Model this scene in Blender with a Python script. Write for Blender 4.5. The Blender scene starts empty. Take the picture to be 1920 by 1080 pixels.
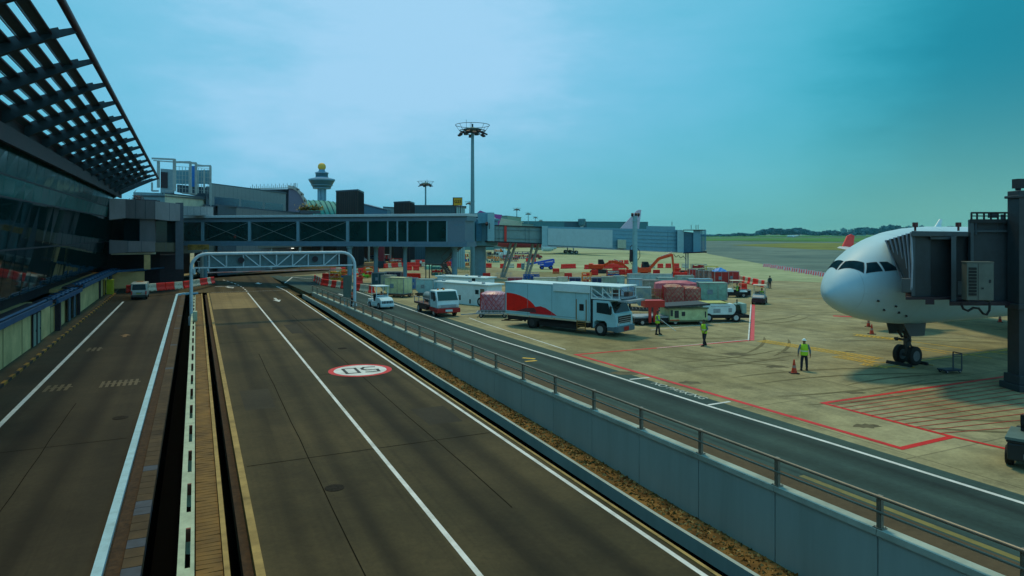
import bpy, bmesh, math, random
from mathutils import Vector, Matrix
from math import radians, sin, cos, pi, atan2, hypot
random.seed(7)
C = bpy.context.scene
# ---------------------------------------------------------------- camera
F, CX, HY, H = 1300.0, 960.0, 439.0, 7.5      # focal length and horizon of the photograph (1920 px wide), eye height
cam = bpy.data.cameras.new('camera'); co = bpy.data.objects.new('camera', cam)
bpy.context.collection.objects.link(co); C.camera = co
co.location = (0, 0, H); co.rotation_euler = (pi/2, 0, 0)
cam.sensor_width = 36.0; cam.lens = 36.0*F/1920; cam.shift_y = (HY-540)/1920.0
cam.clip_start = 0.1; cam.clip_end = 20000
# ---------------------------------------------------------------- sky and sun
W = bpy.data.worlds.new("World"); C.world = W; W.use_nodes = True
nt = W.node_tree; N = nt.nodes; L = nt.links; N.clear()
SUN_EL, SUN_AZ = radians(66), radians(-17)
def nd(t, **k):
    n = N.new(t)
    for a, b in k.items(): setattr(n, a, b)
    return n
def vm(op, *ins):
    n = nd('ShaderNodeVectorMath', operation=op)
    for i, v in enumerate(ins):
        if isinstance(v, (tuple, list)): n.inputs[i].default_value = v
        else: L.new(v, n.inputs[i])
    return n
def mt(op, *ins, clamp=False):
    n = nd('ShaderNodeMath', operation=op); n.use_clamp = clamp
    for i, v in enumerate(ins):
        if isinstance(v, (int, float)): n.inputs[i].default_value = v
        else: L.new(v, n.inputs[i])
    return n.outputs[0]
sky = nd('ShaderNodeTexSky', sky_type='NISHITA'); sky.sun_disc = False
sky.sun_elevation = SUN_EL; sky.sun_rotation = SUN_AZ; sky.altitude = 10; sky.dust_density = 3.0; sky.air_density = 1.2
tc = nd('ShaderNodeTexCoord'); dirv = vm('NORMALIZE', tc.outputs['Generated']).outputs[0]
ctr = Vector((-0.20, 1.0, 0.36)).normalized()
dt = vm('DOT_PRODUCT', dirv, tuple(ctr)).outputs['Value']
noi = nd('ShaderNodeTexNoise'); noi.inputs['Scale'].default_value = 2.2; noi.inputs['Detail'].default_value = 8; noi.inputs['Roughness'].default_value = .62
sc_ = vm('MULTIPLY', dirv, (1, 1, 3.2)).outputs[0]; L.new(sc_, noi.inputs['Vector'])
t1 = mt('ADD', dt, mt('MULTIPLY', mt('SUBTRACT', noi.outputs['Fac'], 0.5), 0.17))
rampn = nd('ShaderNodeValToRGB'); L.new(mt('MULTIPLY_ADD', t1, 0.5, 0.5), rampn.inputs[0])
rr = rampn.color_ramp; rr.interpolation = 'B_SPLINE'
def stops(r, lst):
    while len(r.elements) > 1: r.elements.remove(r.elements[-1])
    r.elements[0].position = lst[0][0]; r.elements[0].color = (*lst[0][1], 1)
    for p, c in lst[1:]:
        e = r.elements.new(p); e.color = (*c, 1)
stops(rr, [(0.0, (.24, .58, .78)), (0.55, (.22, .54, .74)), (0.78, (.008, .20, .28)), (0.86, (.010, .24, .34)), (.886, (.022, .32, .44)), (0.914, (.065, .43, .58)), (0.95, (.12, .48, .67)), (.978, (.18, .52, .74)), (0.993, (.33, .61, .84))])
# pale green band low in the sky on the right
sep = nd('ShaderNodeSeparateXYZ'); L.new(dirv, sep.inputs[0])
low = mt('SUBTRACT', 1.0, mt('MULTIPLY', mt('ABSOLUTE', sep.outputs['Z']), 4.2), clamp=True)
low = mt('POWER', low, 2.0)
rgt = mt('MULTIPLY_ADD', sep.outputs['X'], 1.2, 0.38, clamp=True)
gm = nd('ShaderNodeMix', data_type='RGBA'); L.new(mt('MULTIPLY', mt('MULTIPLY', low, rgt), 0.85), gm.inputs['Factor'])
L.new(rampn.outputs[0], gm.inputs['A']); gm.inputs['B'].default_value = (.20, .49, .38, 1)
skm = nd('ShaderNodeMix', data_type='RGBA'); skm.inputs['Factor'].default_value = 0.97
sks = vm('SCALE', sky.outputs[0]); sks.inputs['Scale'].default_value = 0.05
L.new(sks.outputs[0], skm.inputs['A']); L.new(gm.outputs['Result'], skm.inputs['B'])
bgn = nd('ShaderNodeBackground'); L.new(skm.outputs['Result'], bgn.inputs['Color']); bgn.inputs['Strength'].default_value = 1.0
wo = nd('ShaderNodeOutputWorld'); L.new(bgn.outputs[0], wo.inputs['Surface'])
sl = bpy.data.lights.new('sun', 'SUN'); so = bpy.data.objects.new('sun', sl); bpy.context.collection.objects.link(so)
sl.energy = 1.75; sl.angle = radians(10); sl.color = (1.0, .80, .44)
sd = Vector((sin(SUN_AZ)*cos(SUN_EL), cos(SUN_AZ)*cos(SUN_EL), sin(SUN_EL)))
so.rotation_euler = sd.to_track_quat('Z', 'Y').to_euler()
C.view_settings.view_transform = 'Standard'; C.view_settings.look = 'None'; C.view_settings.exposure = 0.12; C.view_settings.gamma = 1
C.render.engine = 'CYCLES'; C.cycles.max_bounces = 6; C.cycles.volume_bounces = 0; C.cycles.use_denoising = True
# ---------------------------------------------------------------- helpers: points
def at(px, py, d):                      # point at depth d on the line of sight
    return Vector(((px-CX)/F*d, d, H-(py-HY)*d/F))
def G(px, py, z=0.0):                   # point on the level z
    return at(px, py, (H-z)*F/(py-HY))
UR = Vector((-593, 1300, 0)).normalized(); NR = Vector((UR.y, -UR.x, 0))   # road direction, to its right
UW = Vector((-635, 1300, 0)).normalized(); NW = Vector((UW.y, -UW.x, 0))   # retaining wall direction
RZ0, RSL, RS1, RS2 = -1.30, 0.0063, 106.0, 128.0
def rz(s):
    if s < RS1: return RZ0+RSL*s
    z1 = RZ0+RSL*RS1
    return z1+(0.0-z1)*min(1, (s-RS1)/(RS2-RS1))
def RP(t, s, dz=0.0): return UR*s+NR*t+Vector((0, 0, rz(s)+dz))
def WP(w, v, z=0.0): return UW*v+NW*w+Vector((0, 0, z))
WW = 15.76                              # lateral place of the retaining wall's outer face
# ---------------------------------------------------------------- helpers: materials
MATS = {}
def lin(c):
    if isinstance(c, str):
        c = tuple(int(c[i:i+2], 16)/255 for i in (0, 2, 4))
        return tuple((x/12.92 if x <= .04045 else ((x+.055)/1.055)**2.4) for x in c)
    return c
def mat(name, col, rough=.6, metal=0.0, var=.12, scale=3.0, bump=0.0, spec=.4, emit=None, stretch=None, col2=None, grime=0.0):
    if name in MATS: return MATS[name]
    m = bpy.data.materials.new(name); m.use_nodes = True; MATS[name] = m
    n = m.node_tree.nodes; l = m.node_tree.links; b = n['Principled BSDF']
    c = lin(col)
    b.inputs['Roughness'].default_value = rough; b.inputs['Metallic'].default_value = metal
    b.inputs['Specular IOR Level'].default_value = spec
    tcn = n.new('ShaderNodeTexCoord'); mp = n.new('ShaderNodeMapping'); l.new(tcn.outputs['Object'], mp.inputs[0])
    if stretch: mp.inputs['Scale'].default_value = stretch
    no = n.new('ShaderNodeTexNoise'); no.inputs['Scale'].default_value = scale; no.inputs['Detail'].default_value = 6; no.inputs['Roughness'].default_value = .6
    l.new(mp.outputs[0], no.inputs['Vector'])
    r = n.new('ShaderNodeValToRGB'); l.new(no.outputs['Fac'], r.inputs[0])
    r.color_ramp.elements[0].position = .3; r.color_ramp.elements[1].position = .7
    c2 = lin(col2) if col2 is not None else tuple(min(1, x*(1+var)) for x in c)
    c1 = tuple(x*(1-var) for x in c)
    r.color_ramp.elements[0].color = (*c1, 1); r.color_ramp.elements[1].color = (*c2, 1)
    out = r.outputs[0]
    if grime:
        n2 = n.new('ShaderNodeTexNoise'); n2.inputs['Scale'].default_value = scale*.35; n2.inputs['Detail'].default_value = 8; n2.inputs['Roughness'].default_value = .7
        l.new(mp.outputs[0], n2.inputs['Vector'])
        r2 = n.new('ShaderNodeValToRGB'); l.new(n2.outputs['Fac'], r2.inputs[0])
        r2.color_ramp.elements[0].position = .45; r2.color_ramp.elements[0].color = (1, 1, 1, 1)
        r2.color_ramp.elements[1].position = .72; r2.color_ramp.elements[1].color = (1-grime, 1-grime, 1-grime*1.1 if grime < .9 else 0, 1)
        mx = n.new('ShaderNodeMix'); mx.data_type = 'RGBA'; mx.blend_type = 'MULTIPLY'; mx.inputs['Factor'].default_value = 1
        l.new(out, mx.inputs['A']); l.new(r2.outputs[0], mx.inputs['B']); out = mx.outputs['Result']
    l.new(out, b.inputs['Base Color'])
    if bump:
        bp = n.new('ShaderNodeBump'); bp.inputs['Strength'].default_value = bump; bp.inputs['Distance'].default_value = .02
        l.new(no.outputs['Fac'], bp.inputs['Height']); l.new(bp.outputs[0], b.inputs['Normal'])
    if emit:
        b.inputs['Emission Color'].default_value = (*lin(emit[0]), 1); b.inputs['Emission Strength'].default_value = emit[1]
    return m
# ---------------------------------------------------------------- helpers: meshes
class MB:
    def __init__(s): s.v = []; s.f = []; s.m = []; s.T = Matrix.Identity(4)
    def add(s, vs, fs, m=0):
        o = len(s.v); s.v += [tuple(s.T @ Vector(p)) for p in vs]
        s.f += [tuple(o+i for i in f) for f in fs]; s.m += [m]*len(fs); return s
    def box(s, x0, y0, z0, x1, y1, z1, m=0):
        x0, x1 = min(x0, x1), max(x0, x1); y0, y1 = min(y0, y1), max(y0, y1); z0, z1 = min(z0, z1), max(z0, z1)
        vs = [(x0,y0,z0),(x1,y0,z0),(x1,y1,z0),(x0,y1,z0),(x0,y0,z1),(x1,y0,z1),(x1,y1,z1),(x0,y1,z1)]
        return s.add(vs, [(3,2,1,0),(4,5,6,7),(0,1,5,4),(1,2,6,5),(2,3,7,6),(3,0,4,7)], m)
    def hexa(s, b, t, m=0):             # four bottom points, four top points
        return s.add(list(b)+list(t), [(3,2,1,0),(4,5,6,7),(0,1,5,4),(1,2,6,5),(2,3,7,6),(3,0,4,7)], m)
    def bar(s, a, b, w, h=None, m=0):   # square bar between two points
        a = Vector(a); b = Vector(b); h = h or w; d = (b-a)
        if d.length < 1e-6: return s
        d.normalize(); up = Vector((0,0,1)) if abs(d.z) < .95 else Vector((0,1,0))
        r = d.cross(up).normalized()*w/2; u = r.cross(d).normalized()*h/2
        return s.hexa([a-r-u, a+r-u, b+r-u, b-r-u], [a-r+u, a+r+u, b+r+u, b-r+u], m)
    def cyl(s, a, b, r, n=12, m=0, r1=None, cap=True):
        a = Vector(a); b = Vector(b); r1 = r if r1 is None else r1; d = (b-a).normalized()
        q = Vector((0,0,1)) if abs(d.z) < .9 else Vector((1,0,0)); x = d.cross(q).normalized(); y = d.cross(x)
        vs = [a+(x*cos(2*pi*i/n)+y*sin(2*pi*i/n))*r for i in range(n)]+[b+(x*cos(2*pi*i/n)+y*sin(2*pi*i/n))*r1 for i in range(n)]
        fs = [(i, (i+1) % n, n+(i+1) % n, n+i) for i in range(n)]
        if cap: fs += [tuple(range(n-1, -1, -1)), tuple(range(n, 2*n))]
        return s.add(vs, fs, m)
    def tube(s, pts, r, n=10, m=0, closed=False):
        pts = [Vector(p) for p in pts]; k = len(pts); vs = []; prev = None
        for i, p in enumerate(pts):
            a = pts[(i-1) % k] if (closed or i > 0) else p; b = pts[(i+1) % k] if (closed or i < k-1) else p
            d = (b-a).normalized()
            if prev is None:
                q = Vector((0,0,1)) if abs(d.z) < .9 else Vector((1,0,0)); x = d.cross(q).normalized()
            else: x = (prev-d*prev.dot(d)).normalized()
            prev = x; y = d.cross(x); rr_ = r[i] if isinstance(r, (list, tuple)) else r
            vs += [p+(x*cos(2*pi*j/n)+y*sin(2*pi*j/n))*rr_ for j in range(n)]
        fs = []
        for i in range(k if closed else k-1):
            for j in range(n):
                a = i*n+j; b = i*n+(j+1) % n; c = ((i+1) % k)*n+(j+1) % n; d = ((i+1) % k)*n+j
                fs.append((a, b, c, d))
        if not closed: fs += [tuple(range(n-1, -1, -1)), tuple(range((k-1)*n, k*n))]
        return s.add(vs, fs, m)
    def pry(s, prof, y0, y1, m=0):      # outline in x,z pushed along y
        n = len(prof)
        vs = [(x, y0, z) for x, z in prof]+[(x, y1, z) for x, z in prof]
        return s.add(vs, [tuple(range(n)), tuple(range(2*n-1, n-1, -1))]+[(i+n, (i+1) % n+n, (i+1) % n, i) for i in range(n)], m)
    def prx(s, prof, x0, x1, m=0):      # outline in y,z pushed along x
        n = len(prof)
        vs = [(x0, y, z) for y, z in prof]+[(x1, y, z) for y, z in prof]
        return s.add(vs, [tuple(range(n-1, -1, -1)), tuple(range(n, 2*n))]+[(i, (i+1) % n, (i+1) % n+n, i+n) for i in range(n)], m)
    def prz(s, prof, z0, z1, m=0):
        n = len(prof)
        vs = [(p[0], p[1], z0) for p in prof]+[(p[0], p[1], z1) for p in prof]
        return s.add(vs, [tuple(range(n-1, -1, -1)), tuple(range(n, 2*n))]+[(i, (i+1) % n, (i+1) % n+n, i+n) for i in range(n)], m)
    def lathe(s, prof, n=20, c=(0,0,0), m=0):
        vs = []
        for r, z in prof: vs += [(c[0]+r*cos(2*pi*i/n), c[1]+r*sin(2*pi*i/n), c[2]+z) for i in range(n)]
        fs = []
        for k in range(len(prof)-1):
            for i in range(n): fs.append((k*n+i, k*n+(i+1) % n, (k+1)*n+(i+1) % n, (k+1)*n+i))
        fs += [tuple(range(n-1, -1, -1)), tuple(range((len(prof)-1)*n, len(prof)*n))]
        return s.add(vs, fs, m)
    def quad(s, *p, m=0): return s.add(list(p), [tuple(range(len(p)))], m)
    def wheel(s, c, r, w, ax='y', m=0, mr=1, n=18):   # tyre with dished rim, axle along y
        c = Vector(c)
        pr = [(-w/2, r*.55), (-w/2, r*.9), (-w*.38, r), (w*.38, r), (w/2, r*.9), (w/2, r*.55), (w*.3, r*.5), (w*.3, r*.12), (w*.42, 0.01)]
        vs = []; k = len(pr)
        for a, q in pr: vs += [c+Vector((q*cos(2*pi*i/n), a, q*sin(2*pi*i/n))) for i in range(n)]
        fs = []
        for j in range(k-1):
            for i in range(n): fs.append((j*n+i, (j+1)*n+i, (j+1)*n+(i+1) % n, j*n+(i+1) % n))
        mi = [m]*(5*n)+[mr]*((k-1-5)*n)
        o = len(s.v); s.v += [tuple(s.T @ p) for p in vs]; s.f += [tuple(o+i for i in f) for f in fs]; s.m += mi
        s.f.append(tuple(o+i for i in range(n))); s.m.append(mr)
        return s
    def build(s, name, mats, parent=None, smooth=False, bevel=0.0, label=None, seg=2):
        me = bpy.data.meshes.new(name); me.from_pydata(s.v, [], s.f)
        if not isinstance(mats, (list, tuple)): mats = [mats]
        for q in mats: me.materials.append(q)
        me.polygons.foreach_set('material_index', s.m); me.update()
        bm = bmesh.new(); bm.from_mesh(me); bmesh.ops.recalc_face_normals(bm, faces=bm.faces); bm.to_mesh(me); bm.free()
        if smooth:
            me.polygons.foreach_set('use_smooth', [True]*len(me.polygons))
            try: me.set_sharp_from_angle(angle=radians(40))
            except Exception: pass
        o = bpy.data.objects.new(name, me); bpy.context.collection.objects.link(o)
        if parent: o.parent = parent
        if bevel:
            b = o.modifiers.new('bevel', 'BEVEL'); b.width = bevel; b.segments = seg; b.limit_method = 'ANGLE'; b.angle_limit = radians(35)
        if label: o['label'] = label
        return o
def thing(name, label, cat, loc=(0,0,0), rzv=0.0, group=None):
    o = bpy.data.objects.new(name, None); bpy.context.collection.objects.link(o); o.empty_display_size = .3
    o.location = loc; o.rotation_euler = (0, 0, rzv); o['label'] = label; o['category'] = cat
    if group: o['group'] = group
    return o
def tag(o, label, cat, group=None, kind=None):
    o['label'] = label; o['category'] = cat
    if group: o['group'] = group
    if kind: o['kind'] = kind
    return o
def struct(o, kind='structure', label=None):
    o['kind'] = kind
    if label: o['label'] = label
    return o
def kids(o): return [c for c in bpy.data.objects if c.parent is o]
def dup(root, loc, rzv, label, group=None):
    r = root.copy(); bpy.context.collection.objects.link(r); r.location = loc; r.rotation_euler = (0, 0, rzv); r['label'] = label
    if group: r['group'] = group
    for ch in kids(root):
        c = ch.copy(); bpy.context.collection.objects.link(c); c.parent = r
        for g in kids(ch):
            d = g.copy(); bpy.context.collection.objects.link(d); d.parent = c
    return r
def text(body, size, m, parent=None, name='lettering', ext=.004, M=None, align='CENTER', bold=0.0, sx=1.0):
    cu = bpy.data.curves.new(name, 'FONT'); cu.body = body; cu.size = size; cu.extrude = ext; cu.align_x = align; cu.align_y = 'CENTER'; cu.offset = bold
    t = bpy.data.objects.new(name, cu); bpy.context.collection.objects.link(t)
    dg = bpy.context.evaluated_depsgraph_get(); me = bpy.data.meshes.new_from_object(t.evaluated_get(dg))
    bpy.data.objects.remove(t); me.materials.clear(); me.materials.append(m)
    if M is not None: me.transform(M @ Matrix.Diagonal((sx, 1, 1, 1)))
    o = bpy.data.objects.new(name, me); bpy.context.collection.objects.link(o)
    if parent: o.parent = parent
    return o
def face_along(p, xdir, zdir):          # matrix: local x to xdir, local y to zdir, at p
    x = Vector(xdir).normalized(); y = Vector(zdir).normalized(); z = x.cross(y)
    return Matrix(((x.x, y.x, z.x, p[0]), (x.y, y.y, z.y, p[1]), (x.z, y.z, z.z, p[2]), (0, 0, 0, 1)))
ORD = 'first second third fourth fifth sixth seventh eighth ninth tenth eleventh twelfth thirteenth fourteenth fifteenth sixteenth seventeenth eighteenth nineteenth twentieth'.split()
ORD += ['twenty-'+x for x in ORD[:9]]
# shared paints
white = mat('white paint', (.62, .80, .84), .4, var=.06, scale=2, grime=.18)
offwhite = mat('cream panel', (.58, .58, .44), .55, var=.1, scale=1.5, grime=.3)
steelg = mat('grey painted steel', (.30, .36, .40), .5, var=.1, grime=.25)
darks = mat('dark steel', (.03, .035, .04), .6, var=.3)
black = mat('black rubber', (.012, .012, .013), .75, var=.3, scale=8)
rimm = mat('wheel rim grey', (.35, .36, .37), .45, metal=.3)
glassd = mat('dark glass', (.010, .028, .034), .08, var=.2, spec=.4)
red = mat('red plastic', (.88, .022, .010), .45, var=.12, scale=2.5, grime=.25)
cream = mat('cream plastic', (.62, .56, .42), .5, var=.14, scale=2.5, grime=.4)
orange = mat('orange machine paint', (.85, .075, .010), .45, var=.2, grime=.3)
bluep = mat('blue machine paint', (.010, .09, .55), .45, var=.2, grime=.25)
yellowp = mat('yellow paint', (.60, .36, .03), .55, var=.2, grime=.3)
hivis = mat('hi-vis yellow cloth', (.42, .72, .03), .8, var=.12, scale=9)
orvis = mat('orange cloth', (.75, .12, .05), .8, var=.12, scale=9)
navy = mat('dark trousers', (.015, .018, .03), .85, var=.3, scale=9)
skinm = mat('skin', (.22, .11, .06), .6, var=.08)
hairm = mat('black hair', (.01, .008, .007), .7, var=.2)
# ================================================================ the setting
def groundmat(name, base, c2, joint=None, tracks=None, rough=.9, streak=0, ang=0.0, stain=.5, joint_col=.6, blot=1.0):
    m = bpy.data.materials.new(name); m.use_nodes = True; MATS[name] = m
    n = m.node_tree.nodes; l = m.node_tree.links; b = n['Principled BSDF']
    b.inputs['Roughness'].default_value = rough; b.inputs['Specular IOR Level'].default_value = .25
    tcn = n.new('ShaderNodeTexCoord'); mp = n.new('ShaderNodeMapping'); l.new(tcn.outputs['Object'], mp.inputs[0]); mp.inputs['Rotation'].default_value = (0, 0, ang)
    def noise(scale, det=6, rough=.6, vec=None, sc=None):
        k = n.new('ShaderNodeTexNoise'); k.inputs['Scale'].default_value = scale; k.inputs['Detail'].default_value = det; k.inputs['Roughness'].default_value = rough
        if sc:
            q = n.new('ShaderNodeMapping'); q.inputs['Scale'].default_value = sc; l.new(mp.outputs[0], q.inputs[0]); l.new(q.outputs[0], k.inputs['Vector'])
        else: l.new(mp.outputs[0], k.inputs['Vector'])
        return k.outputs['Fac']
    def ramp(src, p0, c0, p1, c1):
        r = n.new('ShaderNodeValToRGB'); l.new(src, r.inputs[0]); e = r.color_ramp.elements
        e[0].position = p0; e[0].color = (*c0, 1); e[1].position = p1; e[1].color = (*c1, 1); return r.outputs[0]
    def mul(a, bb, f=1.0):
        x = n.new('ShaderNodeMix'); x.data_type = 'RGBA'; x.blend_type = 'MULTIPLY'; x.inputs['Factor'].default_value = f
        l.new(a, x.inputs['A']); l.new(bb, x.inputs['B']); return x.outputs['Result']
    col = ramp(noise(.09*blot, 5), .32, base, .68, c2)
    col = mul(col, ramp(noise(6, 8, .7), .3, (.80,)*3, .7, (1.12,)*3))
    col = mul(col, ramp(noise(.5*blot, 8, .72), .40, (1,)*3, .75, (1-stain*.6,)*3))
    col = mul(col, ramp(noise(.22*blot, 7, .8), .54, (1,)*3, .70, (1-stain*.5, 1-stain*.5, 1-stain*.45)))
    if streak:
        col = mul(col, ramp(noise(1.0, 5, .6, sc=(.9, .010, 1)), .45, (1.05,)*3, .68, (1-streak, 1-streak, 1-streak*.9)))
        col = mul(col, ramp(noise(1.0, 3, .5, sc=(3.5, .02, 1)), .58, (1.0,)*3, .72, (1-streak*.7,)*3))
    if tracks:
        sx_ = n.new('ShaderNodeSeparateXYZ'); l.new(mp.outputs[0], sx_.inputs[0])
        wob = n.new('ShaderNodeMath'); wob.operation = 'MULTIPLY_ADD'; l.new(noise(1.0, 3, .5, sc=(.05, .03, 1)), wob.inputs[0]); wob.inputs[1].default_value = 1.0; l.new(sx_.outputs[0], wob.inputs[2])
        acc = None
        for t_, w_, d_ in tracks:
            q = n.new('ShaderNodeMath'); q.operation = 'SUBTRACT'; l.new(wob.outputs[0], q.inputs[0]); q.inputs[1].default_value = t_+.5
            q2 = n.new('ShaderNodeMath'); q2.operation = 'MULTIPLY'; l.new(q.outputs[0], q2.inputs[0]); l.new(q.outputs[0], q2.inputs[1])
            q3 = n.new('ShaderNodeMath'); q3.operation = 'MULTIPLY'; l.new(q2.outputs[0], q3.inputs[0]); q3.inputs[1].default_value = -1/(w_*w_)
            q4 = n.new('ShaderNodeMath'); q4.operation = 'EXPONENT'; l.new(q3.outputs[0], q4.inputs[0])
            q5 = n.new('ShaderNodeMath'); q5.operation = 'MULTIPLY_ADD'; l.new(q4.outputs[0], q5.inputs[0]); q5.inputs[1].default_value = -d_; q5.inputs[2].default_value = 1.0
            if acc is None: acc = q5.outputs[0]
            else:
                q6 = n.new('ShaderNodeMath'); q6.operation = 'MULTIPLY'; l.new(acc, q6.inputs[0]); l.new(q5.outputs[0], q6.inputs[1]); acc = q6.outputs[0]
        x = n.new('ShaderNodeMix'); x.data_type = 'RGBA'; x.blend_type = 'MULTIPLY'; x.inputs['Factor'].default_value = 1
        l.new(col, x.inputs['A']); l.new(acc, x.inputs['B']); col = x.outputs['Result']
    if joint:
        bt = n.new('ShaderNodeTexBrick'); l.new(mp.outputs[0], bt.inputs['Vector']); bt.offset = 0
        bt.inputs['Scale'].default_value = 1; bt.inputs['Brick Width'].default_value = joint; bt.inputs['Row Height'].default_value = joint
        bt.inputs['Mortar Size'].default_value = .045; bt.inputs['Mortar Smooth'].default_value = .3
        bt.inputs['Color1'].default_value = (1, 1, 1, 1); bt.inputs['Color2'].default_value = (.86, .88, .86, 1); bt.inputs['Mortar'].default_value = (joint_col,)*3+(1,)
        col = mul(col, bt.outputs['Color'])
    l.new(col, b.inputs['Base Color'])
    bp = n.new('ShaderNodeBump'); bp.inputs['Strength'].default_value = .25; bp.inputs['Distance'].default_value = .01
    l.new(noise(25, 4), bp.inputs['Height']); l.new(bp.outputs[0], b.inputs['Normal'])
    return m
AW = atan2(UW.x, UW.y)
concrete = groundmat('apron concrete', (.27, .235, .115), (.42, .39, .23), joint=7.5, ang=AW, stain=.85, streak=.16)
asphalt = groundmat('road asphalt', (.042, .037, .018), (.105, .082, .038), ang=atan2(UR.x, UR.y), streak=.28, stain=.5, tracks=[(2.9, .40, .42), (5.0, .40, .42), (8.3, .40, .55), (10.4, .40, .45), (9.3, .9, .2), (-6.7, .4, .42), (-4.4, .4, .42)])
asphaltd = groundmat('service road asphalt', (.028, .066, .066), (.055, .100, .085), ang=AW, streak=.35, stain=.5, tracks=[(18.6, .4, .35), (20.4, .4, .35)])
patch = groundmat('pale road slab', (.20, .145, .065), (.27, .20, .095), ang=atan2(UR.x, UR.y), streak=.2, stain=.4)
oldconc = groundmat('old concrete', (.075, .055, .03), (.12, .09, .05), ang=atan2(UR.x, UR.y), stain=.6)
taxi = groundmat('taxiway asphalt', (.07, .13, .12), (.19, .27, .22), ang=AW+pi/2, stain=.5, blot=.25, streak=.4)
grass = groundmat('grass', (.05, .17, .02), (.10, .26, .04), stain=.5, rough=1, blot=.15)
soilm = groundmat('planter soil', (.08, .045, .014), (.28, .16, .045), stain=.7, rough=1, blot=12)
trench = mat('painted drain shade', (.003, .003, .003), 1.0, spec=0.0)  # near-black colour stands in for the deep shade inside the drains
def paint(name, col, wear=.35, scale=2.2):
    m = mat(name, col, .6, var=.12, scale=scale, grime=wear); return m
wline = paint('worn white road paint', (.66, .70, .70), .35)
bline = paint('kerb white paint', (.33, .58, .72), .3)
rline = paint('red apron paint', (.62, .012, .012), .3)
yline = paint('yellow apron paint', (.66, .40, .01), .35)
BIG = 9000
VE = 128.0                               # the cutting for the roads ends here
def poly(name, pts, z, m, kind='structure'):
    mb = MB(); mb.add([(p[0], p[1], z) for p in pts], [tuple(range(len(pts)))]); return struct(mb.build(name, m), kind)
# ground: everything right of the wall, and everything past the end of the cutting
mb = MB()
a0, a1, a2 = WP(WW+.12, -60), WP(WW+.12, VE), WP(WW+.12, BIG)
mb.add([a0, WP(BIG, -60), WP(BIG, BIG), a2, a1], [(0, 1, 2, 3, 4)])
mb.add([a1, a2, WP(-BIG, BIG), WP(-BIG, VE)], [(0, 1, 2, 3)])
mb.add([WP(WW, VE), WP(-90, VE), WP(-90, VE, -3.4), WP(WW, VE, -3.4)], [(0, 1, 2, 3)])
mb.add([WP(WW+.12, -60), WP(WW+.12, VE+.0), WP(WW+.12, VE, -3.4), WP(WW+.12, -60, -3.4)], [(0, 1, 2, 3)])
struct(mb.build('ground', concrete))
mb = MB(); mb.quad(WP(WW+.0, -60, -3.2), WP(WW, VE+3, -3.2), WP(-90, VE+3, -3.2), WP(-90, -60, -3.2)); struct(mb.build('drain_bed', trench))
# far fields
def gp(*l): return [G(x, y) for x, y in l]
poly('taxiway', [G(1262, 452.5), G(1330, 451.8), G(1500, 451), G(1920, 447.5), G(3000, 446), G(3400, 560), G(1700, 540), G(1545, 517), G(1440, 497), G(1330, 476.5)], .02, taxi)
poly('grass_field', [G(x, y, .25) for x, y in ((1100, 452), (1322, 451.3), (1620, 450), (2300, 447), (2900, 440.6), (700, 440.6))], .25, grass, 'stuff')
poly('grass_verge', [G(x, y, .05) for x, y in ((1370, 459.5), (1480, 455.5), (1960, 455.5), (2600, 459), (2500, 472), (1640, 471), (1520, 467.5))], .05, mat('olive grass', (.16, .17, .02), 1, var=.4, scale=.03, col2=(.20, .24, .03)), 'stuff')
poly('grass_strip', [G(x, y, .2) for x, y in ((1380, 452.2), (1600, 450), (2400, 448.5), (2400, 452), (1620, 453.2))], .2, grass, 'stuff')
poly('runway_band', [G(x, y, .4) for x, y in ((1250, 446), (1600, 444.8), (2300, 443.6), (2300, 444.2), (1620, 445.5), (1322, 446.9))], .4, taxi)
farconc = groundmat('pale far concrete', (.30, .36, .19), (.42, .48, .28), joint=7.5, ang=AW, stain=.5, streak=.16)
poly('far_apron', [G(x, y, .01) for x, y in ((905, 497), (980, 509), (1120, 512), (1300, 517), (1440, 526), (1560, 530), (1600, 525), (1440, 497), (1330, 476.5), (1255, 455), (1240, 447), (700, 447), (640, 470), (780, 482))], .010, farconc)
# service road beside the railing, with its markings
poly('service_road', [WP(WW+1.55, -60), WP(WW+1.55, 60), WP(WW+1.3, 128), WP(WW+7.0, 128), WP(WW+6.35, 90), WP(WW+6.2, 60), WP(WW+6.1, -60)], .004, asphaltd)
def strip(name, pts, w, m, z=.008, par=None, closed=False):   # painted stripe following a line
    mb = MB(); pts = [Vector(p) for p in pts]
    if closed: pts.append(pts[0])
    for a, b in zip(pts, pts[1:]):
        d = (b-a).normalized(); n = Vector((-d.y, d.x, 0))*w/2; e = d*w/2 if len(pts) > 2 else d*0
        zz = Vector((0, 0, z)); mb.quad(a-n-e+zz, b-n+e+zz, b+n+e+zz, a+n-e+zz); z += .0006
    return struct(mb.build(name, m))
K = [G(669, 547), G(760, 577), G(920, 633), G(1060, 676), G(1320, 759), G(1560, 832), G(1920, 944.5)]
dd = (K[-1]-K[-2]).normalized()
strip('edge_marking', K+[K[-1]+dd*40], .17, wline)
strip('bay_marking', [G(1060, 655.5), G(905, 605.5)], .12, wline)
strip('bay_marking', [G(905, 605.5), G(880, 596)], .1, wline)
strip('edge_marking', [WP(WW+1.35, 30), WP(WW+1.3, 75)], .12, wline)
strip('edge_marking', [G(635, 551), G(650, 556)], .25, wline)
strip('tick_marking', [G(1181, 711.5), G(1217, 708)], .16, wline)
strip('tick_marking', [G(1328, 759.5), G(1369, 753)], .16, wline)
o = text('NO PARKING', .60, paint('faded white lettering', (.44, .50, .46), .5), None, 'lettering_marking', .0, face_along(G(1271, 732, .012), (K[4]-K[3]), Vector((-(K[4]-K[3]).y, (K[4]-K[3]).x, 0))), bold=.006, sx=1.05)
struct(o)
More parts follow.
